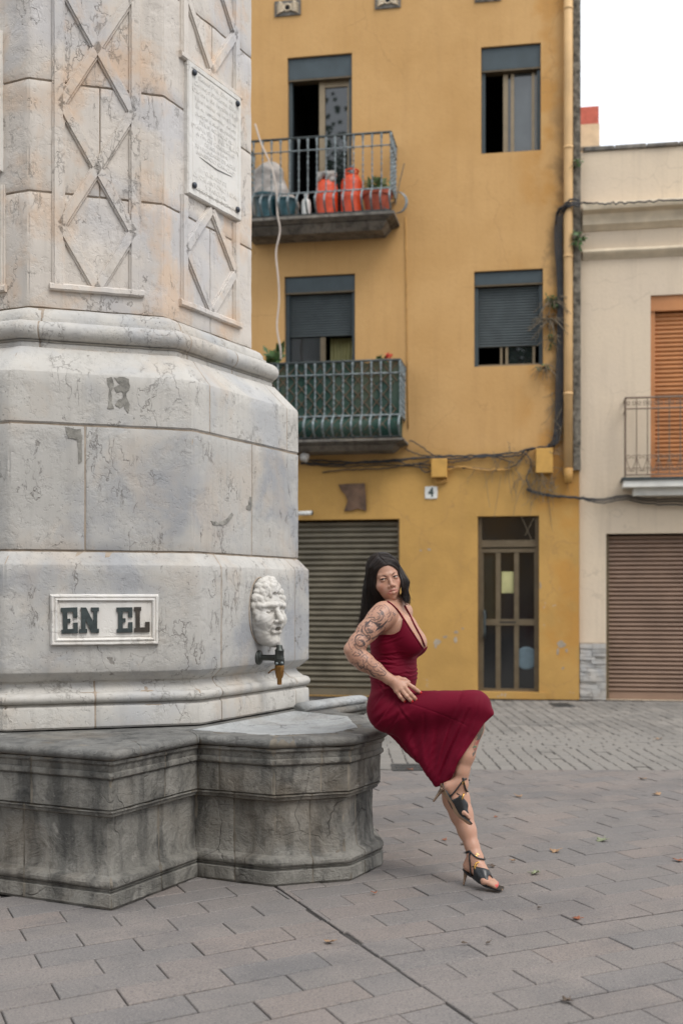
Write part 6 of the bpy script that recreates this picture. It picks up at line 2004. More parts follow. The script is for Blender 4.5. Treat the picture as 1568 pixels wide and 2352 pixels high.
def curve3(pts, n):
    out = []; m = len(pts)
    for i in range(m - 1):
        p0, p1, p2, p3 = [pts[max(0, min(m - 1, i + q))] for q in (-1, 0, 1, 2)]
        for t in np.linspace(0, 1, n, endpoint=False): out.append(.5 * (2 * p1 + (p2 - p0) * t + (2 * p0 - 5 * p1 + 4 * p2 - p3) * t * t + (3 * p1 - p0 - 3 * p2 + p3) * t ** 3))
    return out + [pts[-1]]
sandal(RHe, RBa, RTo, RA, rlat, None, px(994.5, 1841, 5.405), Vector((.82, -.1, .50)))
sandal(LHe, LBa, LTo, LA, llat, True, ground(1064, 2033, .002), Vector((.05, 0, 1)))

# ------------------------------------------------------------------ hair: a cap plus several hundred tapering locks
def hair_mat():
    m = NT('dark_hair')
    r = m.node('ShaderNodeNewGeometry').outputs['Random Per Island']
    c = m.mix(m.math('POWER', r, 1.6), (.0050, .0036, .0034), (.032, .018, .012))
    m.done(c, m.rng(r, 0, 1, .32, .50), None, 0, .40)
    m.b.inputs['Anisotropic'].default_value = .5
    return m.mat
M['hair'] = hair_mat()
cap = Field()
cap.ell(H(0, .008, .034), (.0755, .089, .086), .01, HR)
cap.ell(H(-.014, .040, -.02), (.056, .046, .080), .03, HR)
cap.ell(H(.014, .040, -.02), (.054, .046, .080), .03, HR)
cap.ell(H(-.002, -.098, -.038), (.0600, .078, .090), .012, HR, '-')
cx_ = np.arange(hx - .16, hx + .16, .003); cy_ = np.arange(hy - .16, hy + .20, .003); cz2_ = np.arange(hz - .16, hz + .18, .003)
cvv = cap.grid(cx_, cy_, cz2_)
Vc, Fc = surface_nets(cx_, cy_, cz2_, cvv)
hme, _ = nets_mesh('hair', Vc, Fc, M['hair'])
hair = obj('hair', hme, woman)
rr = random.Random(11)
def lock_set(name, guides, count, r0, spread=.006, tip_r=.25, jit=.5):
    """guides: list of polylines (same number of points) from part to far edge; locks are blended between neighbours"""
    b = MB()
    G_ = [[np.array(tuple(p)) for p in g] for g in guides]
    for k in range(count):
        t = rr.random() * (len(G_) - 1); i = min(int(t), len(G_) - 2); f = t - i
        pts = [G_[i][q] * (1 - f) + G_[i + 1][q] * f for q in range(len(G_[0]))]
        m = len(pts); off = np.array([rr.gauss(0, 1) for _ in range(3)]) * spread
        off2 = np.array([rr.gauss(0, 1) for _ in range(3)]) * spread * 1.6
        pts = [p + off * (.25 + .75 * q / (m - 1)) + off2 * (q / (m - 1)) ** 2 for q, p in enumerate(pts)]
        cutk = rr.uniform(.80, 1.0)
        C = curve3(pts, 5); ph = rr.uniform(0, 6.28) * .35 + t * 2; C = [c + np.array([1, .4, 0]) * .0075 * max(0, q / len(C) - .25) * math.sin(q * .42 + ph) + np.array([.3, 1, 0]) * .003 * math.sin(q * .23 + ph) * q / len(C) for q, c in enumerate(C)]; C = C[:max(6, int(len(C) * cutk))]
        n = len(C); r = r0 * rr.uniform(.6, 1.2)
        b.tube([Vector(p) for p in C], [r * (.5 + .5 * min(1, q / 3)) * (1 - (1 - tip_r) * (q / (n - 1)) ** 1.5) for q in range(n)], 4, cap=True)
    o = obj(name, b.me(name, M['hair'], True), hair)
    return tag(o, kind='stuff')
def P_h(x, y, Y): return px(x, y, Y)
# top: from the parting over both sides
part_pts = [H(-.016, -.070, .094), H(-.014, -.045, .115), H(-.010, -.010, .128), H(-.004, .040, .128), H(0, .085, .105)]
def side(s, p, k):
    return None
def sk(x, y, l=.004): return body.seen(x, y, 5.2, 6.0, l)
left_mass = [   # her right side (left in the picture): swept back behind the shoulder
    [sk(890, 1297), sk(880, 1299), sk(869, 1307), sk(862, 1326), sk(861, 1346), P_h(867, 1361, 5.56), P_h(878, 1374, 5.575), P_h(886, 1384, 5.60)],
    [H(-.016, -.060, .103), sk(872, 1291, .007), sk(859, 1306, .008), P_h(854, 1326, 5.565), P_h(853, 1346, 5.575), P_h(857, 1368, 5.585), P_h(864, 1388, 5.60), P_h(864, 1404, 5.60)],
    [H(-.014, -.040, .115), sk(866, 1286, .009), sk(851, 1305, .010), P_h(847, 1325, 5.59), P_h(845, 1348, 5.60), P_h(846, 1376, 5.61), P_h(849, 1400, 5.61), P_h(845, 1428, 5.60)],
    [H(-.012, -.015, .121), H(-.045, .000, .108), H(-.072, .010, .070), P_h(842, 1318, 5.62), P_h(839, 1346, 5.63), P_h(837, 1378, 5.63), P_h(836, 1408, 5.62), P_h(830, 1442, 5.61)],
    [H(-.008, .020, .122), H(-.040, .040, .104), H(-.062, .055, .065), P_h(843, 1318, 5.665), P_h(838, 1350, 5.66), P_h(834, 1380, 5.66), P_h(830, 1412, 5.65), P_h(823, 1450, 5.64)],
    [H(-.002, .050, .112), H(-.018, .075, .085), H(-.028, .090, .05), P_h(855, 1325, 5.695), P_h(849, 1355, 5.70), P_h(843, 1385, 5.70), P_h(837, 1415, 5.69), P_h(828, 1452, 5.67)]]
lock_set('hair_locks', left_mass, 1500, .0016, .0036)
right_mass = [  # her left side: over the brow and down past the cheek
    [sk(890, 1297), sk(899, 1299), sk(909, 1306), sk(916, 1319), sk(921, 1333), P_h(924, 1352, 5.545), P_h(926, 1368, 5.55), P_h(931, 1380, 5.55), P_h(940, 1390, 5.55)],
    [H(-.016, -.062, .103), sk(904, 1287, .008), sk(917, 1300, .010), H(.068, -.050, .030), P_h(929, 1333, 5.56), P_h(931, 1348, 5.56), P_h(931, 1362, 5.56), P_h(932, 1376, 5.56), P_h(935, 1387, 5.56)],
    [H(-.014, -.040, .115), H(.022, -.045, .113), H(.058, -.038, .080), H(.076, -.028, .035), P_h(934, 1331, 5.58), P_h(936, 1344, 5.58), P_h(935, 1357, 5.58), P_h(933, 1368, 5.58), P_h(932, 1380, 5.58)],
    [H(-.010, .0, .122), H(.030, .0, .112), H(.062, .002, .076), H(.078, .010, .025), P_h(934, 1334, 5.62), P_h(933, 1350, 5.62), P_h(930, 1364, 5.62), P_h(927, 1378, 5.62), P_h(923, 1390, 5.62)],
    [H(-.004, .04, .116), H(.026, .05, .100), H(.054, .058, .060), H(.066, .060, .0), P_h(926, 1350, 5.66), P_h(922, 1364, 5.66), P_h(918, 1376, 5.67), P_h(914, 1388, 5.68), P_h(910, 1398, 5.68)]]
lock_set('hair_locks', right_mass, 1100, .0015, .0032)
wisps = [[P_h(929, 1345, 5.55), P_h(930, 1362, 5.55), P_h(932, 1376, 5.55), P_h(938, 1386, 5.55), P_h(941, 1391, 5.55)], [P_h(936, 1342, 5.57), P_h(938, 1352, 5.57), P_h(939, 1364, 5.57), P_h(940, 1374, 5.57), P_h(941, 1383, 5.57)]]
lock_set('hair_locks', wisps, 60, .0009, .003)
fly = [[P_h(846, 1340, 5.62), P_h(840, 1380, 5.63), P_h(834, 1415, 5.63), P_h(826, 1440, 5.63), P_h(820, 1462, 5.63)], [P_h(843, 1330, 5.62), P_h(836, 1375, 5.63), P_h(828, 1412, 5.63), P_h(822, 1440, 5.63), P_h(817, 1470, 5.63)]]
lock_set('hair_locks', fly, 30, .0010, .004)
# ------------------------------------------------------------------ things on the facades
def fp(x, y, d): 
    u, z = fh(x, y, d); return fw(u, z, d)
def cable(pts, r, mat, label, group=None, seg=6, wob=.004, name='cable', parent=None):
    """pts: (x, y, d) with positions read off the facade"""
    P = [np.array(tuple(fp(*p))) for p in pts]; C = curve3(P, 8); rr_ = random.Random(len(pts) * 7 + int(pts[0][0]))
    C = [Vector(c) + Vector((0, 0, rr_.gauss(0, wob))) for c in C]
    o = obj(name, MB().tube(C, r, seg).me(name, M[mat], True), parent)
    if parent is None: tag(o, label, 'cable', group)
    return o
# the bundle along the ochre wall
bund = thing('cable_bundle', tuple(fp(860, 1060, .03)), 'tangle of black cables strung along the ochre wall under the lower balcony', 'cables')
for k, pts in enumerate((
    [(690, 1062, .03), (760, 1066, .04), (840, 1061, .05), (930, 1054, .04), (1010, 1049, .05), (1090, 1046, .04), (1180, 1040, .05), (1206, 1034, .05), (1240, 1030, .05)],
    [(690, 1056, .05), (780, 1060, .06), (880, 1062, .05), (960, 1052, .06), (1050, 1053, .05), (1130, 1048, .05), (1190, 1046, .05), (1210, 1032, .06), (1262, 1026, .05)],
    [(690, 1066, .04), (780, 1071, .04), (900, 1068, .04), (985, 1075, .05)],
    [(740, 1085, .04), (800, 1079, .05), (880, 1076, .05), (950, 1066, .05), (990, 1068, .05)],
    [(1027, 1073, .05), (1080, 1074, .05), (1140, 1080, .04), (1180, 1070, .05), (1200, 1048, .05), (1220, 1030, .06)],
    [(1027, 1062, .05), (1070, 1058, .06), (1100, 1047, .05), (1150, 1054, .05), (1180, 1064, .05)],
    [(940, 1012, .06), (962, 1022, .04), (985, 1040, .04), (1000, 1049, .05)], [(930, 1030, .03), (950, 1040, .03), (975, 1047, .04), (1040, 1046, .05)],
    [(915, 1060, .06), (935, 1067, .06), (955, 1066, .06), (985, 1058, .06)], [(962, 1062, .05), (967, 1078, .05), (980, 1085, .05), (992, 1078, .06)],
    [(1196, 1036, .07), (1214, 1050, .05), (1219, 1075, .04), (1208, 1100, .04), (1220, 1128, .05)])):
    cable(pts, .013 if k < 2 else .0085, 'cable', None, parent=bund, wob=.006)
cable([(1027, 1080, .04), (1060, 1072, .05), (1110, 1080, .05), (1170, 1078, .05)], .014, 'cable_ochre', None, parent=bund)
cable([(998, 1100, .05), (1002, 1108, .05), (1016, 1108, .05), (1020, 1100, .05)], .012, 'cable_ochre', None, parent=bund, wob=0)
cable([(1005, 1100, .04), (1008, 1105, .04), (1024, 1106, .04), (1027, 1098, .04)], .012, 'cable_ochre', None, parent=bund, wob=0)
# the thick riser beside the downpipe
riser = thing('cable_riser', tuple(fp(1284, 760, .05)), 'thick black cable loom climbing beside the downpipe of the ochre house', 'cables')
for k in range(4):
    o_ = (k - 1.5) * 4.6
    cable([(1262 + o_, 1026, .05), (1276 + o_, 1010, .06), (1282 + o_, 960, .05), (1284 + o_, 860, .06), (1286 + o_ * .8, 740, .06), (1285 + o_ * .8, 640, .06), (1281 + o_, 560, .07), (1283 + o_, 500, .08), (1292 + o_, 478, .14), (1310, 467 + o_, .16), (1330, 466 + o_, .12)], .0115, 'cable', None, parent=riser, wob=.012)
cable([(1318, 466, .10), (1370, 468, .19), (1420, 465, .20), (1480, 463, .20), (1568, 460, .20), (1640, 458, .20)], .011, 'cable', 'black cable lying along the top of the cream cornice', wob=.01)
lowc = thing('cable_bundle', tuple(fp(1400, 1142, .03)), 'slack black cables crossing the cream wall under its white balcony', 'cables')
for k, dy in enumerate((0, 4, 9)):
    cable([(1209, 1122 + dy * .5, .04), (1260, 1136 + dy * .4, .04), (1322, 1141 + dy * .3, .04), (1380, 1146 + dy, .03), (1432, 1138 + dy, .03), (1480, 1145 + dy * 1.2, .03), (1568, 1146 + dy * 1.5, .03), (1640, 1148 + dy, .03)], .010, 'cable', None, parent=lowc, wob=.004)
# pale cable hanging from the upper balcony
b = MB(); P_hc = [(586, 285, .58), (600, 330, .60), (622, 380, .62), (634, 430, .63), (637, 490, .62), (643, 530, .60), (634, 580, .60), (639, 640, .60), (641, 690, .60), (636, 750, .60), (644, 800, .60), (645, 826, .58)]
tag(obj('hanging_cable', b.tube([Vector(p) for p in curve3([np.array(tuple(fp(*p))) for p in P_hc], 6)], .012, 7).me('hanging_cable', M['cable_white'], True)), 'pale wavy cable hanging down between the two iron balconies', 'cable')
tag(obj('wall_wire', MB().tube([fp(931, 497, .012), fp(932, 640, .012), fp(934, 800, .012), fp(937, 985, .012)], .006, 5).me('wall_wire', M['cable_ochre'], True)), 'thin straight wire running down the ochre wall right of the balconies', 'wire')
# boxes
def wallbox(x0, y0, x1, y1, d, label, cat='junction box'):
    u0, u1, z0, z1 = rect(x0, y0, x1, y1, d)
    mb = MB(); fbox(mb, u0, u1, z0, z1, .002, d)
    o = bevel(obj('junction_box', mb.me('junction_box', M['box_paint'])), .008, 2)
    mb = MB(); fbox(mb, u0 + .006, u1 - .006, z0 + .006, z1 - .006, d + .001, d + .012)
    bevel(obj('lid', mb.me('lid', M['box_paint']), o), .005)
    return tag(o, label, cat)
M['box_paint'] = plain('ochre_box_paint', (.52, .29, .065), .6, 0, .12, 8)
wallbox(989, 1053, 1026, 1097, .10, 'small ochre junction box hanging among the cables left of the house number')
wallbox(1229, 1029, 1269, 1087, .09, 'larger ochre junction box beside the foot of the downpipe')
# number plate
u0, u1, z0, z1 = rect(975, 1117, 1004, 1146, .01)
mb = MB(); n = 40; V = []
for d, k in ((.002, 1.0), (.012, 1.0), (.017, .93)):
    for i in range(n):
        a = 2 * math.pi * i / n; c, s = math.cos(a), math.sin(a); m_ = max(abs(c), abs(s)); r = k / m_ * (1 - .05 * (abs(c * s) * 2) ** 6) * (1 + .012 * math.cos(8 * a))
        V.append(fw((u0 + u1) / 2 + c * r * (u1 - u0) / 2, (z0 + z1) / 2 + s * r * (z1 - z0) / 2, d))
mb.add(V, [(q * n + i, q * n + (i + 1) % n, (q + 1) * n + (i + 1) % n, (q + 1) * n + i) for q in range(2) for i in range(n)] + [tuple(2 * n + i for i in range(n))])
npl = tag(obj('number_plate', mb.me('number_plate', M['white_paint'])), 'white enamel house number plate with a dark 4', 'sign')
mf = text_mesh('4', .17, .0015, .004)
for v in mf.vertices: x, y, e = v.co; v.co = fw((u0 + u1) / 2 + x * .85, (z0 + z1) / 2 + y, .0185 + e)
mf.materials.clear(); mf.materials.append(M['ink']); obj('numeral', mf, npl)
# odd piece of dark board fixed over the shutter
brd = [(777, 1113), (800, 1111), (837, 1110), (840, 1140), (841, 1174), (822, 1168), (806, 1173), (790, 1174), (798, 1150), (793, 1137), (784, 1128)]
V = [fp(x, y, .004) for x, y in brd] + [fp(x, y, .035) for x, y in brd]; n = len(brd)
tag(obj('board', mesh('board', V, [tuple(range(n - 1, -1, -1)), tuple(range(n, 2 * n))] + [(i, (i + 1) % n, n + (i + 1) % n, n + i) for i in range(n)], M['wood'])), 'dark ragged wooden board fixed on the ochre wall over the shutter', 'board')
# tube lamp over the shutter and spot lamp under the balcony
lt = thing('wall_lamp', tuple(fp(702, 1178, .1)), 'small white tube lamp above the olive garage shutter', 'lamp')
b = MB(); b.tube([fp(684, 1179, .12), fp(717, 1178, .12)], .030, 14); obj('lamp_body', b.me('lamp_body', M['white_paint'], True), lt)
b = MB(); b.tube([fp(717, 1178, .12), fp(718.5, 1178, .12)], .033, 14); obj('end_cap', b.me('end_cap', M['bolt'], True), lt)
b = MB(); b.tube([fp(700, 1179, .0), fp(700, 1179, .10)], .015, 8); obj('bracket', b.me('bracket', M['bolt'], True), lt)
sl = thing('spot_lamp', tuple(fp(700, 1049, .35)), 'little pale spot lamp tucked under the lower balcony slab', 'lamp')
b = MB(); b.lathe([(.035, 0), (.055, .02), (.060, .10), (.045, .11)], fp(690, 1048, .35), 16, 0, (FU + Vector((0, 0, -.3)))); obj('lamp_body', b.me('lamp_body', M['marble_grey'], True), sl)
b = MB(); b.tube([fp(697, 1042, .35), fp(697, 1034, .35)], .012, 6); obj('bracket', b.me('bracket', M['bolt']), sl)

# ---- things kept on the upper balcony
def bottle(x0, x1, ytop, d, label):
    c = fp((x0 + x1) / 2, 470, d); zf = zs1 + .002; r = (fh(x1, 440, d)[0] - fh(x0, 440, d)[0]) / 2; H_ = fh(800, ytop, d)[1] - zf
    t = thing('gas_cylinder', (c.x, c.y, zf), label, 'gas cylinder', 'orange gas cylinders on the upper balcony')
    b = MB(); b.lathe([(r * .80, 0), (r * .82, .02), (r * .98, .05), (r, .09), (r, H_ * .42), (r * 1.015, H_ * .44), (r * 1.015, H_ * .47), (r, H_ * .49), (r, H_ * .74), (r * .93, H_ * .82), (r * .74, H_ * .90), (r * .42, H_ * .95), (.03, H_ * .96)], (c.x, c.y, zf), 26)
    obj('cylinder_body', b.me('cylinder_body', M['gas_orange'], True), t)
    b = MB(); zc_ = zf + H_ * .90
    ring = [Vector((c.x + r * .62 * math.cos(a), c.y + r * .62 * math.sin(a), zc_ + .085)) for a in np.linspace(0, 2 * math.pi, 24)]
    b.tube(ring, .012, 6)
    for a in (.5, 2.1, 3.7, 5.2): b.tube([Vector((c.x + r * .62 * math.cos(a), c.y + r * .62 * math.sin(a), zc_ + .08)), Vector((c.x + r * .66 * math.cos(a), c.y + r * .66 * math.sin(a), zc_ - .03))], .012, 5)
    obj('handle_ring', b.me('handle_ring', M['gas_orange'], True), t)
    b = MB(); b.lathe([(.028, 0), (.028, .05), (.018, .055), (.018, .09), (.03, .095), (.03, .115)], (c.x, c.y, zf + H_ * .955), 12); obj('valve', b.me('valve', M['iron'], True), t)
    return t
bottle(726, 775, 405, .30, 'orange gas cylinder with grey cloth on top, left of the two on the upper balcony')
bottle(783, 832, 398, .28, 'orange gas cylinder next to the flower pot on the upper balcony')
# cloth lying over the left cylinder
b = Field(); cc0 = A3(fp(750, 404, .30)); b.ell(cc0, (.13, .12, .045), .02); b.ell(cc0 + [.07, 0, .03], (.06, .06, .04), .02); b.ell(cc0 + [-.09, -.05, -.03], (.05, .05, .07), .02); b.ell(cc0 + [.05, -.10, -.05], (.06, .03, .08), .02)
def sdf_obj(f, st, mat, name, parent=None, wr=0.0, wf=30):
    lo = np.min([o[1] for o in f.ops], 0) - .02; hi = np.max([o[2] for o in f.ops], 0) + .02
    g = [np.arange(lo[q], hi[q], st) for q in range(3)]; v = f.grid(*g)
    if wr:
        Xq, Yq, Zq = np.meshgrid(*g, indexing='ij'); v = v + (wr * np.sin(Xq * wf + 2 * np.sin(Zq * wf * .7)) * np.sin(Yq * wf * .8 + Zq * wf * .6 + np.sin(Xq * wf * .5))).astype(np.float32)
    V, F = surface_nets(*g, v); me, _ = nets_mesh(name, V, F, M[mat]); return obj(name, me, parent)
tag(sdf_obj(b, .012, 'tarp', 'folded_cloth', None, .012, 40), 'crumpled grey cloth lying on top of the left orange gas cylinder', 'cloth')
# terracotta pot with a green plant
pc = fp(866, 470, .28); pt_ = thing('flower_pot', (pc.x, pc.y, zs1 + .002), 'wide red brown flower pot with a low green plant on the upper balcony corner', 'flower pot')
b = MB(); b.lathe([(.125, 0), (.135, .01), (.185, .27), (.20, .275), (.205, .33), (.19, .335), (.18, .29), (.05, .28)], (pc.x, pc.y, zs1 + .002), 28); sharp(obj('pot', b.me('pot', M['terracotta'], True), pt_), 40)
def foliage(c, rad, n, size, mat, name, parent, rnd, flat=1.0):
    mb = MB()
    for k in range(n):
        v = Vector((rnd.gauss(0, 1), rnd.gauss(0, 1), rnd.gauss(0, 1))); v = v.normalized() * rnd.random() ** .45
        p = Vector(c) + Vector((v.x * rad[0], v.y * rad[1], v.z * rad[2]))
        d = Vector((rnd.gauss(0, 1), rnd.gauss(0, 1), rnd.gauss(.3, .8))).normalized(); s_ = d.orthogonal().normalized(); l = size * rnd.uniform(.6, 1.3)
        q = d.cross(s_)
        mb.add([p, p + d * l * .5 + s_ * l * .28 + q * l * .06, p + d * l, p + d * l * .5 - s_ * l * .28 + q * l * .06], [(0, 1, 2, 3)])
    return tag(obj(name, mb.me(name, M[mat], False), parent), kind='stuff')
rf_ = random.Random(5)
foliage((pc.x, pc.y, zs1 + .42), (.19, .16, .11), 260, .07, 'leaf', 'leaves', pt_, rf_)
b = MB()
for k in range(9): a = rf_.uniform(0, 6.28); b.tube([Vector((pc.x, pc.y, zs1 + .28)), Vector((pc.x + .10 * math.cos(a), pc.y + .08 * math.sin(a), zs1 + .38 + rf_.uniform(0, .08)))], .005, 4)
tag(obj('stems', b.me('stems', M['leaf']), pt_), kind='stuff')
# covered heap on the left: net cloth over dark teal tubs
f = Field(); a0 = A3(fp(615, 440, .22)); zf = zs1
for dx, dz, r in ((-.03, .30, .20), (.06, .34, .24), (.20, .22, .22)): f.ell([a0[0] + dx, a0[1], zf + dz], (r, .17, dz + .02), .05)
f.ell([a0[0] + .02, a0[1], zf + .68], (.20, .15, .18), .08)
tag(sdf_obj(f, .022, 'tarp', 'covered_heap', None, .02, 18), 'heap under a crumpled grey net cloth at the left of the upper balcony', 'covered heap')
for (x, y, w_, h_, lab) in ((610, 470, .16, .36, 'dark teal plastic tub in front of the covered heap'), (655, 474, .15, .28, 'lower dark teal plastic tub near the white canister')):
    c = fp(x, y, .36); b = MB(); b.lathe([(w_ * .8, 0), (w_, h_ * .9), (w_ * 1.08, h_ * .92), (w_ * 1.08, h_), (w_ * .9, h_), (w_ * .8, h_ * .8)], (c.x, c.y, zs1 + .002), 20)
    sharp(tag(obj('tub', b.me('tub', M['teal_plastic'], True)), lab, 'tub', 'teal tubs on the upper balcony'), 40)
c = fp(703, 470, .40); b = MB(); b.lathe([(.055, 0), (.06, .01), (.062, .20), (.05, .25), (.025, .27), (.025, .30), (.028, .30), (.028, .33)], (c.x, c.y, zs1 + .002), 16)
sharp(tag(obj('canister', b.me('canister', M['white_paint'], True)), 'white plastic canister between the bars of the upper balcony', 'canister'), 40)
# wire rack bent round the outer corner of the upper balcony
b = MB()
for k in range(5):
    c0 = fp(905 + k * 1.2, 476, .38 - k * .08); b.tube([c0 + FU * (.02 + .13 * math.sin(t)) + Vector((0, 0, -.14 * math.cos(t) + .06)) for t in np.linspace(0, math.pi, 10)], .006, 5)
obj('wire_hoops', b.me('wire_hoops', M['iron'], True), bal1)['kind'] = 'stuff'
tag(obj('stick', MB().tube([fp(908, 470, .45), fp(917, 420, .45), fp(928, 375, .45)], .008, 5).me('stick', M['dry_stem'])), 'thin bare stick leaning out at the corner of the upper balcony', 'stick')
# plants on the lower balcony rail
def potplant(x, y, d, label, n, rad, size, red=False):
    c = fp(x, y, d); t = thing('potted_plant', (c.x, c.y, zs2), label, 'potted plant', 'potted plants behind the netting')
    b = MB(); b.lathe([(.07, 0), (.10, .16), (.11, .165), (.11, .19), (.09, .19)], (c.x, c.y, zs2 + .55), 14); obj('pot', b.me('pot', M['terracotta'], True), t)
    b = MB(); b.lathe([(.13, 0), (.13, .54), (.12, .55)], (c.x, c.y, zs2 + .002), 14); obj('stand', b.me('stand', M['teal_plastic'], True), t)
    foliage((c.x, c.y, c.z - .02), rad, n, size, 'leaf', 'leaves', t, rf_)
    b = MB(); b.tube([Vector((c.x, c.y, zs2 + .7)), c], .006, 5); obj('stem', b.me('stem', M['leaf']), t)
    if red:
        M['petal'] = plain('red_petal', (.55, .03, .02), .5, 0, .2, 20)
        foliage(fp(x + 14, y - 2, d), (.045, .04, .04), 36, .05, 'petal', 'flower', t, rf_)
potplant(630, 824, .36, 'spiky green plant rising behind the netted balcony rail at the left', 60, (.10, .08, .16), .16)
potplant(878, 822, .36, 'green plant with a red bloom above the netted balcony rail', 26, (.05, .05, .07), .09, True)
# weeds rooted in the wall joint
def weed(x, y, d, n, rad, size, label, mat='leaf', stems=6, sl=.2, down=False):
    c = fp(x, y, d); t = thing('wall_weed', tuple(c), label, 'weed', 'weeds growing out of the walls')
    foliage(c + Vector((0, 0, rad[2] * (.3 if not down else -.2))), rad, n, size, mat, 'leaves', t, rf_)
    b = MB()
    for k in range(stems):
        a = rf_.uniform(-1, 1); e = c + FU * (a * sl) + FN * rf_.uniform(.02, .10) + Vector((0, 0, rf_.uniform(-.9, .2 if down else .8) * sl))
        b.tube([c, (c + e) / 2 + FN * .05 + Vector((0, 0, .03)), e], .004, 4)
    tag(obj('stems', b.me('stems', M['dry_stem']), t), kind='stuff')
weed(1268, 690, .06, 90, (.10, .06, .10), .06, 'bushy weed sprouting beside the middle right window', stems=22, sl=.26, down=True)
weed(1262, 735, .06, 60, (.12, .06, .12), .05, 'straggly half dry weed under the bushy one beside the window', 'dry_stem', 30, .30, True)
weed(1266, 780, .05, 40, (.05, .04, .14), .05, 'small trailing weed between window and downpipe', stems=10, sl=.2, down=True)
weed(1248, 845, .05, 36, (.12, .04, .05), .05, 'low weed clinging under the corner of the middle right window', 'leaf', 24, .2, True)
weed(1330, 556, .12, 50, (.07, .07, .11), .09, 'green weed growing in the joint above the string course', stems=8, sl=.15)
weed(1324, 382, .08, 24, (.05, .05, .07), .06, 'little weed in the joint below the parapet', stems=6, sl=.1)
# dead creeper round the larger box
t = thing('dead_creeper', tuple(fp(1235, 1090, .05)), 'dry dead creeper hanging round the larger ochre junction box', 'creeper')
b = MB(); rd = random.Random(21)
for k in range(110):
    if k < 60: x, y = rd.gauss(1235, 22), rd.gauss(1088, 22)
    elif k < 85: x, y = rd.gauss(1283, 8), rd.uniform(900, 1080)
    else: x, y = rd.gauss(1170, 26), rd.gauss(1060, 14)
    p = fp(x, y, rd.uniform(.02, .10)); pts = [p]; d = Vector((rd.gauss(0, .5), 0, rd.gauss(-.5, .6)))
    for q in range(5):
        d = d * .8 + Vector((rd.gauss(0, .35), 0, rd.gauss(-.15, .35))); pts.append(pts[-1] + (FU * d.x + Vector((0, 0, d.z))) * .055 + FN * rd.gauss(0, .006))
    b.tube(pts, [.0045, .004, .0035, .003, .0025, .0015], 4)
tag(obj('twigs', b.me('twigs', M['dry_stem']), t), kind='stuff')
b = MB()
for (x, y0, y1, w_) in ((1112, 1080, 1165, 6), (1150, 1090, 1190, -8), (1196, 1185, 1240, 12), (1225, 1190, 1230, -10), (1175, 1085, 1140, 5)):
    b.tube([fp(x, y0, .05), fp(x + w_, (y0 + y1) / 2, .07), fp(x + w_ * 2, y1, .06)], .003, 4)
tag(obj('hanging_roots', b.me('hanging_roots', M['dry_stem']), t), kind='stuff')

# ------------------------------------------------------------------ on the ground
M['cover'] = plain('iron_cover', (.055, .056, .055), .7, .2, .3, 12, bump=.4)
def cover(x0, x1, y, w, label):
    a, b_ = ground(x0, y), ground(x1, y); c = (a + b_) / 2; L = (b_ - a).length
    t = tag(obj('drain_cover', mesh('drain_cover', *_cov(L, w), M['cover'])), label, 'drain cover'); t.location = (c.x, c.y, .001); return t
def _cov(L, w):
    m = MB(); m.box(-L / 2, L / 2, -w / 2, w / 2, -.02, .004)
    for k in range(9):
        for j in range(3): m.box(-L / 2 + .03 + k * (L - .06) / 9, -L / 2 + .03 + (k + .72) * (L - .06) / 9, -w / 2 + .02 + j * (w - .04) / 3, -w / 2 + .02 + (j + .7) * (w - .04) / 3, .0042, .008)
    return m.v, m.f
cover(1266, 1312, 1619, .45, 'dark iron drain cover in the setts near the cream house')
cover(899, 985, 1763, .36, 'dark iron drain cover where the pavers meet the setts behind the woman')
# fallen leaves, each its own curled shape
M['leaf_tan'] = plain('tan_fallen_leaf', (.31, .19, .105), .7, 0, .3, 40); M['leaf_rust'] = plain('rust_fallen_leaf', (.27, .095, .045), .7, 0, .3, 40); M['leaf_grey'] = plain('grey_green_fallen_leaf', (.20, .22, .13), .75, 0, .3, 40); M['leaf_dark'] = plain('dark_fallen_leaf', (.085, .060, .042), .8, 0, .3, 40)
def fallen(x, y, size, mat, label, seed, group='fallen plane leaves on the paving'):
    rn = random.Random(seed); c = ground(x, y, .008)
    pts = []; lob = 5
    for k in range(30):
        a = 2 * math.pi * k / 30 - math.pi / 2
        r = .55 + .45 * abs(math.cos((a + math.pi / 2) * lob / 2 * 1.0)) ** .7
        if abs(a + math.pi / 2) < .25: r *= .55
        r *= rn.uniform(.85, 1.1); pts.append((r * math.cos(a), r * math.sin(a)))
    cu = rn.uniform(.25, .55); ax = rn.uniform(0, 3.14)
    V = [Vector((0, 0, 0))]
    for rr2 in (.5, 1.0):
        for (u, v) in pts: V.append(Vector((u * rr2, v * rr2, 0)))
    V2 = []
    for v in V:
        q = v.x * math.cos(ax) + v.y * math.sin(ax)
        V2.append(Vector((v.x, v.y * .8, cu * q * q + .06 * rn.uniform(-1, 1) * v.length)) * size * .5)
    F = [(0, 1 + k, 1 + (k + 1) % 30) for k in range(30)] + [(1 + k, 31 + k, 31 + (k + 1) % 30, 1 + (k + 1) % 30) for k in range(30)]
    m = mesh('fallen_leaf', V2, F, M[mat], True)
    o = obj('fallen_leaf', m); tag(o, label, 'leaf', group)
    o.location = c; o.rotation_euler = (rn.gauss(0, .12), rn.gauss(0, .12), rn.uniform(0, 6.28))
    st = MB(); st.tube([Vector((0, -.1 * size, .002)), Vector((0, -.35 * size, .004)), Vector((.05 * size, -.62 * size, .006))], .0016, 4)
    o2 = obj('stalk', st.me('stalk', M[mat]), o, True)
    sol = o.modifiers.new('thick', 'SOLIDIFY'); sol.thickness = .0012
    return o
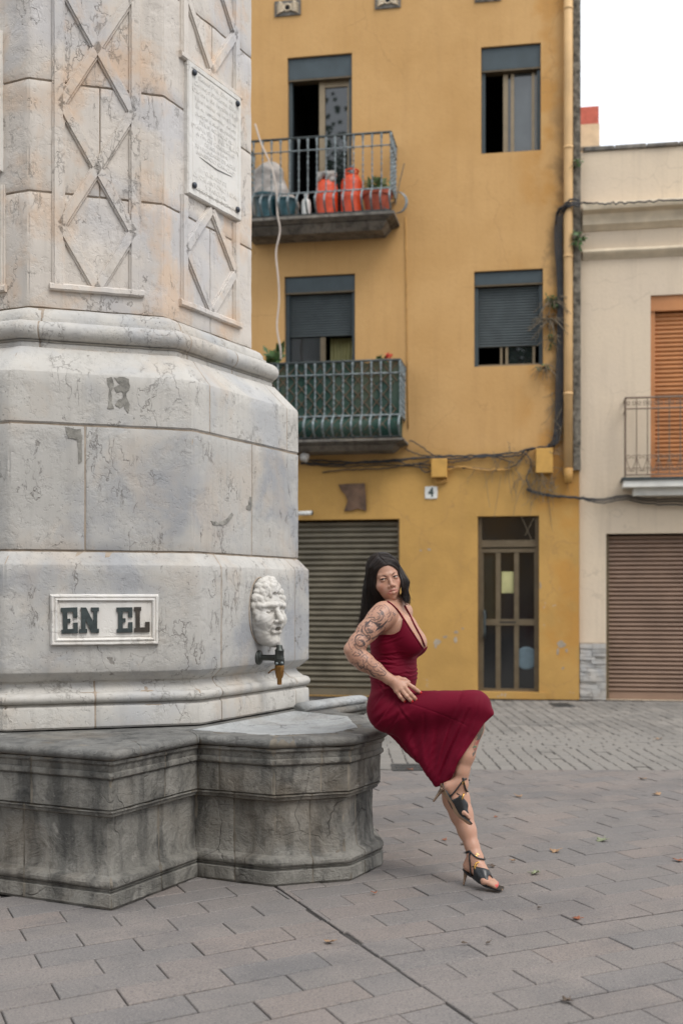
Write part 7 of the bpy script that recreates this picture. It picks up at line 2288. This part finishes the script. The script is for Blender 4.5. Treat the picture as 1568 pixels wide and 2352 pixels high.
LV = [(756, 2162, .062, 'leaf_tan', 'tan curled leaf alone on the paving below the basin'), (1323, 2109, .058, 'leaf_rust', 'rust red leaf lying right of the standing foot towards the viewer'),
      (1301, 2297, .052, 'leaf_dark', 'dark leaf at the lower edge of the picture'), (1228, 2005, .075, 'leaf_grey', 'thin grey green leaf right of the standing sandal'), (1274, 1954, .085, 'leaf_tan', 'pointed tan leaf between the legs and the grey leaf'),
      (1382, 1929, .095, 'leaf_grey', 'pale grey green leaf lying flat in the right half of the square'), (1557, 1975, .075, 'leaf_rust', 'brown leaf at the right edge of the picture'), (1475, 1788, .080, 'leaf_tan', 'tan leaf close to the edge of the setts'),
      (1507, 1824, .080, 'leaf_tan', 'brown leaf nearer than the one by the setts'), (1512, 1697, .10, 'leaf_tan', 'tan leaf out on the grey setts'), (1189, 1828, .075, 'leaf_tan', 'dull tan leaf right of the raised sandal'),
      (1066, 2165, .030, 'leaf_dark', 'small dark scrap of leaf below the stiletto heel'), (1128, 1988, .060, 'leaf_dark', 'dark seed husk behind the standing ankle'), (941, 1767, .065, 'leaf_rust', 'rust leaf lying on the drain cover'),
      (1064, 1937, .05, 'leaf_dark', 'dark leaf crumb left of the standing ankle'), (1238, 2084, .028, 'leaf_dark', 'tiny dark crumb right of the toes'), (1178, 1976, .04, 'leaf_tan', 'faded bit of leaf right of the ankle strap'),
      (1137, 1876, .030, 'leaf_rust', 'rust crumb on the paving right of the raised sandal'), (1020, 1928, .04, 'leaf_rust', 'small rust leaf left of the standing calf'), (860, 2050, .035, 'leaf_rust', 'tiny rust leaf near the foot of the basin'), (1120, 2165, .03, 'leaf_dark', 'small dark leaf scrap nearest the viewer')]
for k, (x, y, s_, m_, l_) in enumerate(LV): fallen(x, y, s_ * .82, m_, l_, 40 + k)
# ------------------------------------------------------------------ the far side of the square, seen in the window panes: trees, and a house added to darken reflections
def tree(x, y, H_, R_, label, seed):
    rn = random.Random(seed)
    t = thing('plane_tree', (x, y, 0), label, 'tree', 'plane trees mirrored in the panes')
    b = MB(); b.tube([Vector((x, y, -.05)), Vector((x + .05, y, H_ * .15)), Vector((x, y + .1, H_ * .35)), Vector((x + .1, y, H_ * .6))], [.34, .27, .22, .12], 12)
    obj('trunk', b.me('trunk', M['dry_stem'], True), t)
    cl = []
    for k in range(16):
        a = rn.uniform(0, 6.28); r = R_ * rn.uniform(.25, .9); z = H_ * rn.uniform(.42, .92); e = Vector((x + r * math.cos(a), y + r * math.sin(a), z)); cl.append(e)
        b = MB(); s = Vector((x, y, H_ * rn.uniform(.28, .5))); b.tube([s, (s + e) / 2 + Vector((0, 0, .4)), e], [.10, .06, .02], 6); obj('limb', b.me('limb', M['dry_stem'], True), t)
    mb = MB()
    for e in cl:
        rad = R_ * rn.uniform(.28, .48)
        for k in range(420):
            v = Vector((rn.gauss(0, 1), rn.gauss(0, 1), rn.gauss(0, .8))).normalized() * rad * rn.random() ** .5
            p = e + v; d = Vector((rn.gauss(0, 1), rn.gauss(0, 1), rn.gauss(-.2, .6))).normalized(); s = d.orthogonal().normalized(); l = rn.uniform(.14, .26)
            mb.add([p - s * l * .45, p + d * l * .6 - s * l * .1, p + s * l * .45, p - d * l * .5], [(0, 1, 2, 3)])
    tag(obj('crown', mb.me('crown', M['leaf']), t), kind='stuff')
tree(-8.6, -6.5, 17.5, 4.2, 'tall plane tree across the square mirrored in the upper balcony door', 1)
tree(-2.2, -8.5, 17.0, 4.0, 'tall plane tree across the square mirrored in the upper right window', 2)
far = thing('reflection_house', (-4, -24, 0), 'plain three storey house added behind the viewer to darken the pane reflections', 'house')
b = MB(); b.box(-22, 16, -32, -24, 0, 9.5); obj('wall', b.me('wall', M['yellow']), far)  # unseen block, added so the lower panes mirror something dark
b = MB(); b.box(-22.3, 16.3, -32.3, -23.7, 9.503, 9.8); obj('roof', b.me('roof', M['slab']), far)
for k in range(10):
    for z in (.1, 3.4, 6.5):
        b = MB(); b.box(-20 + k * 3.6, -18.7 + k * 3.6, -24.02, -23.97, z, z + 2.2); obj('window', b.me('window', M['glass']), far)
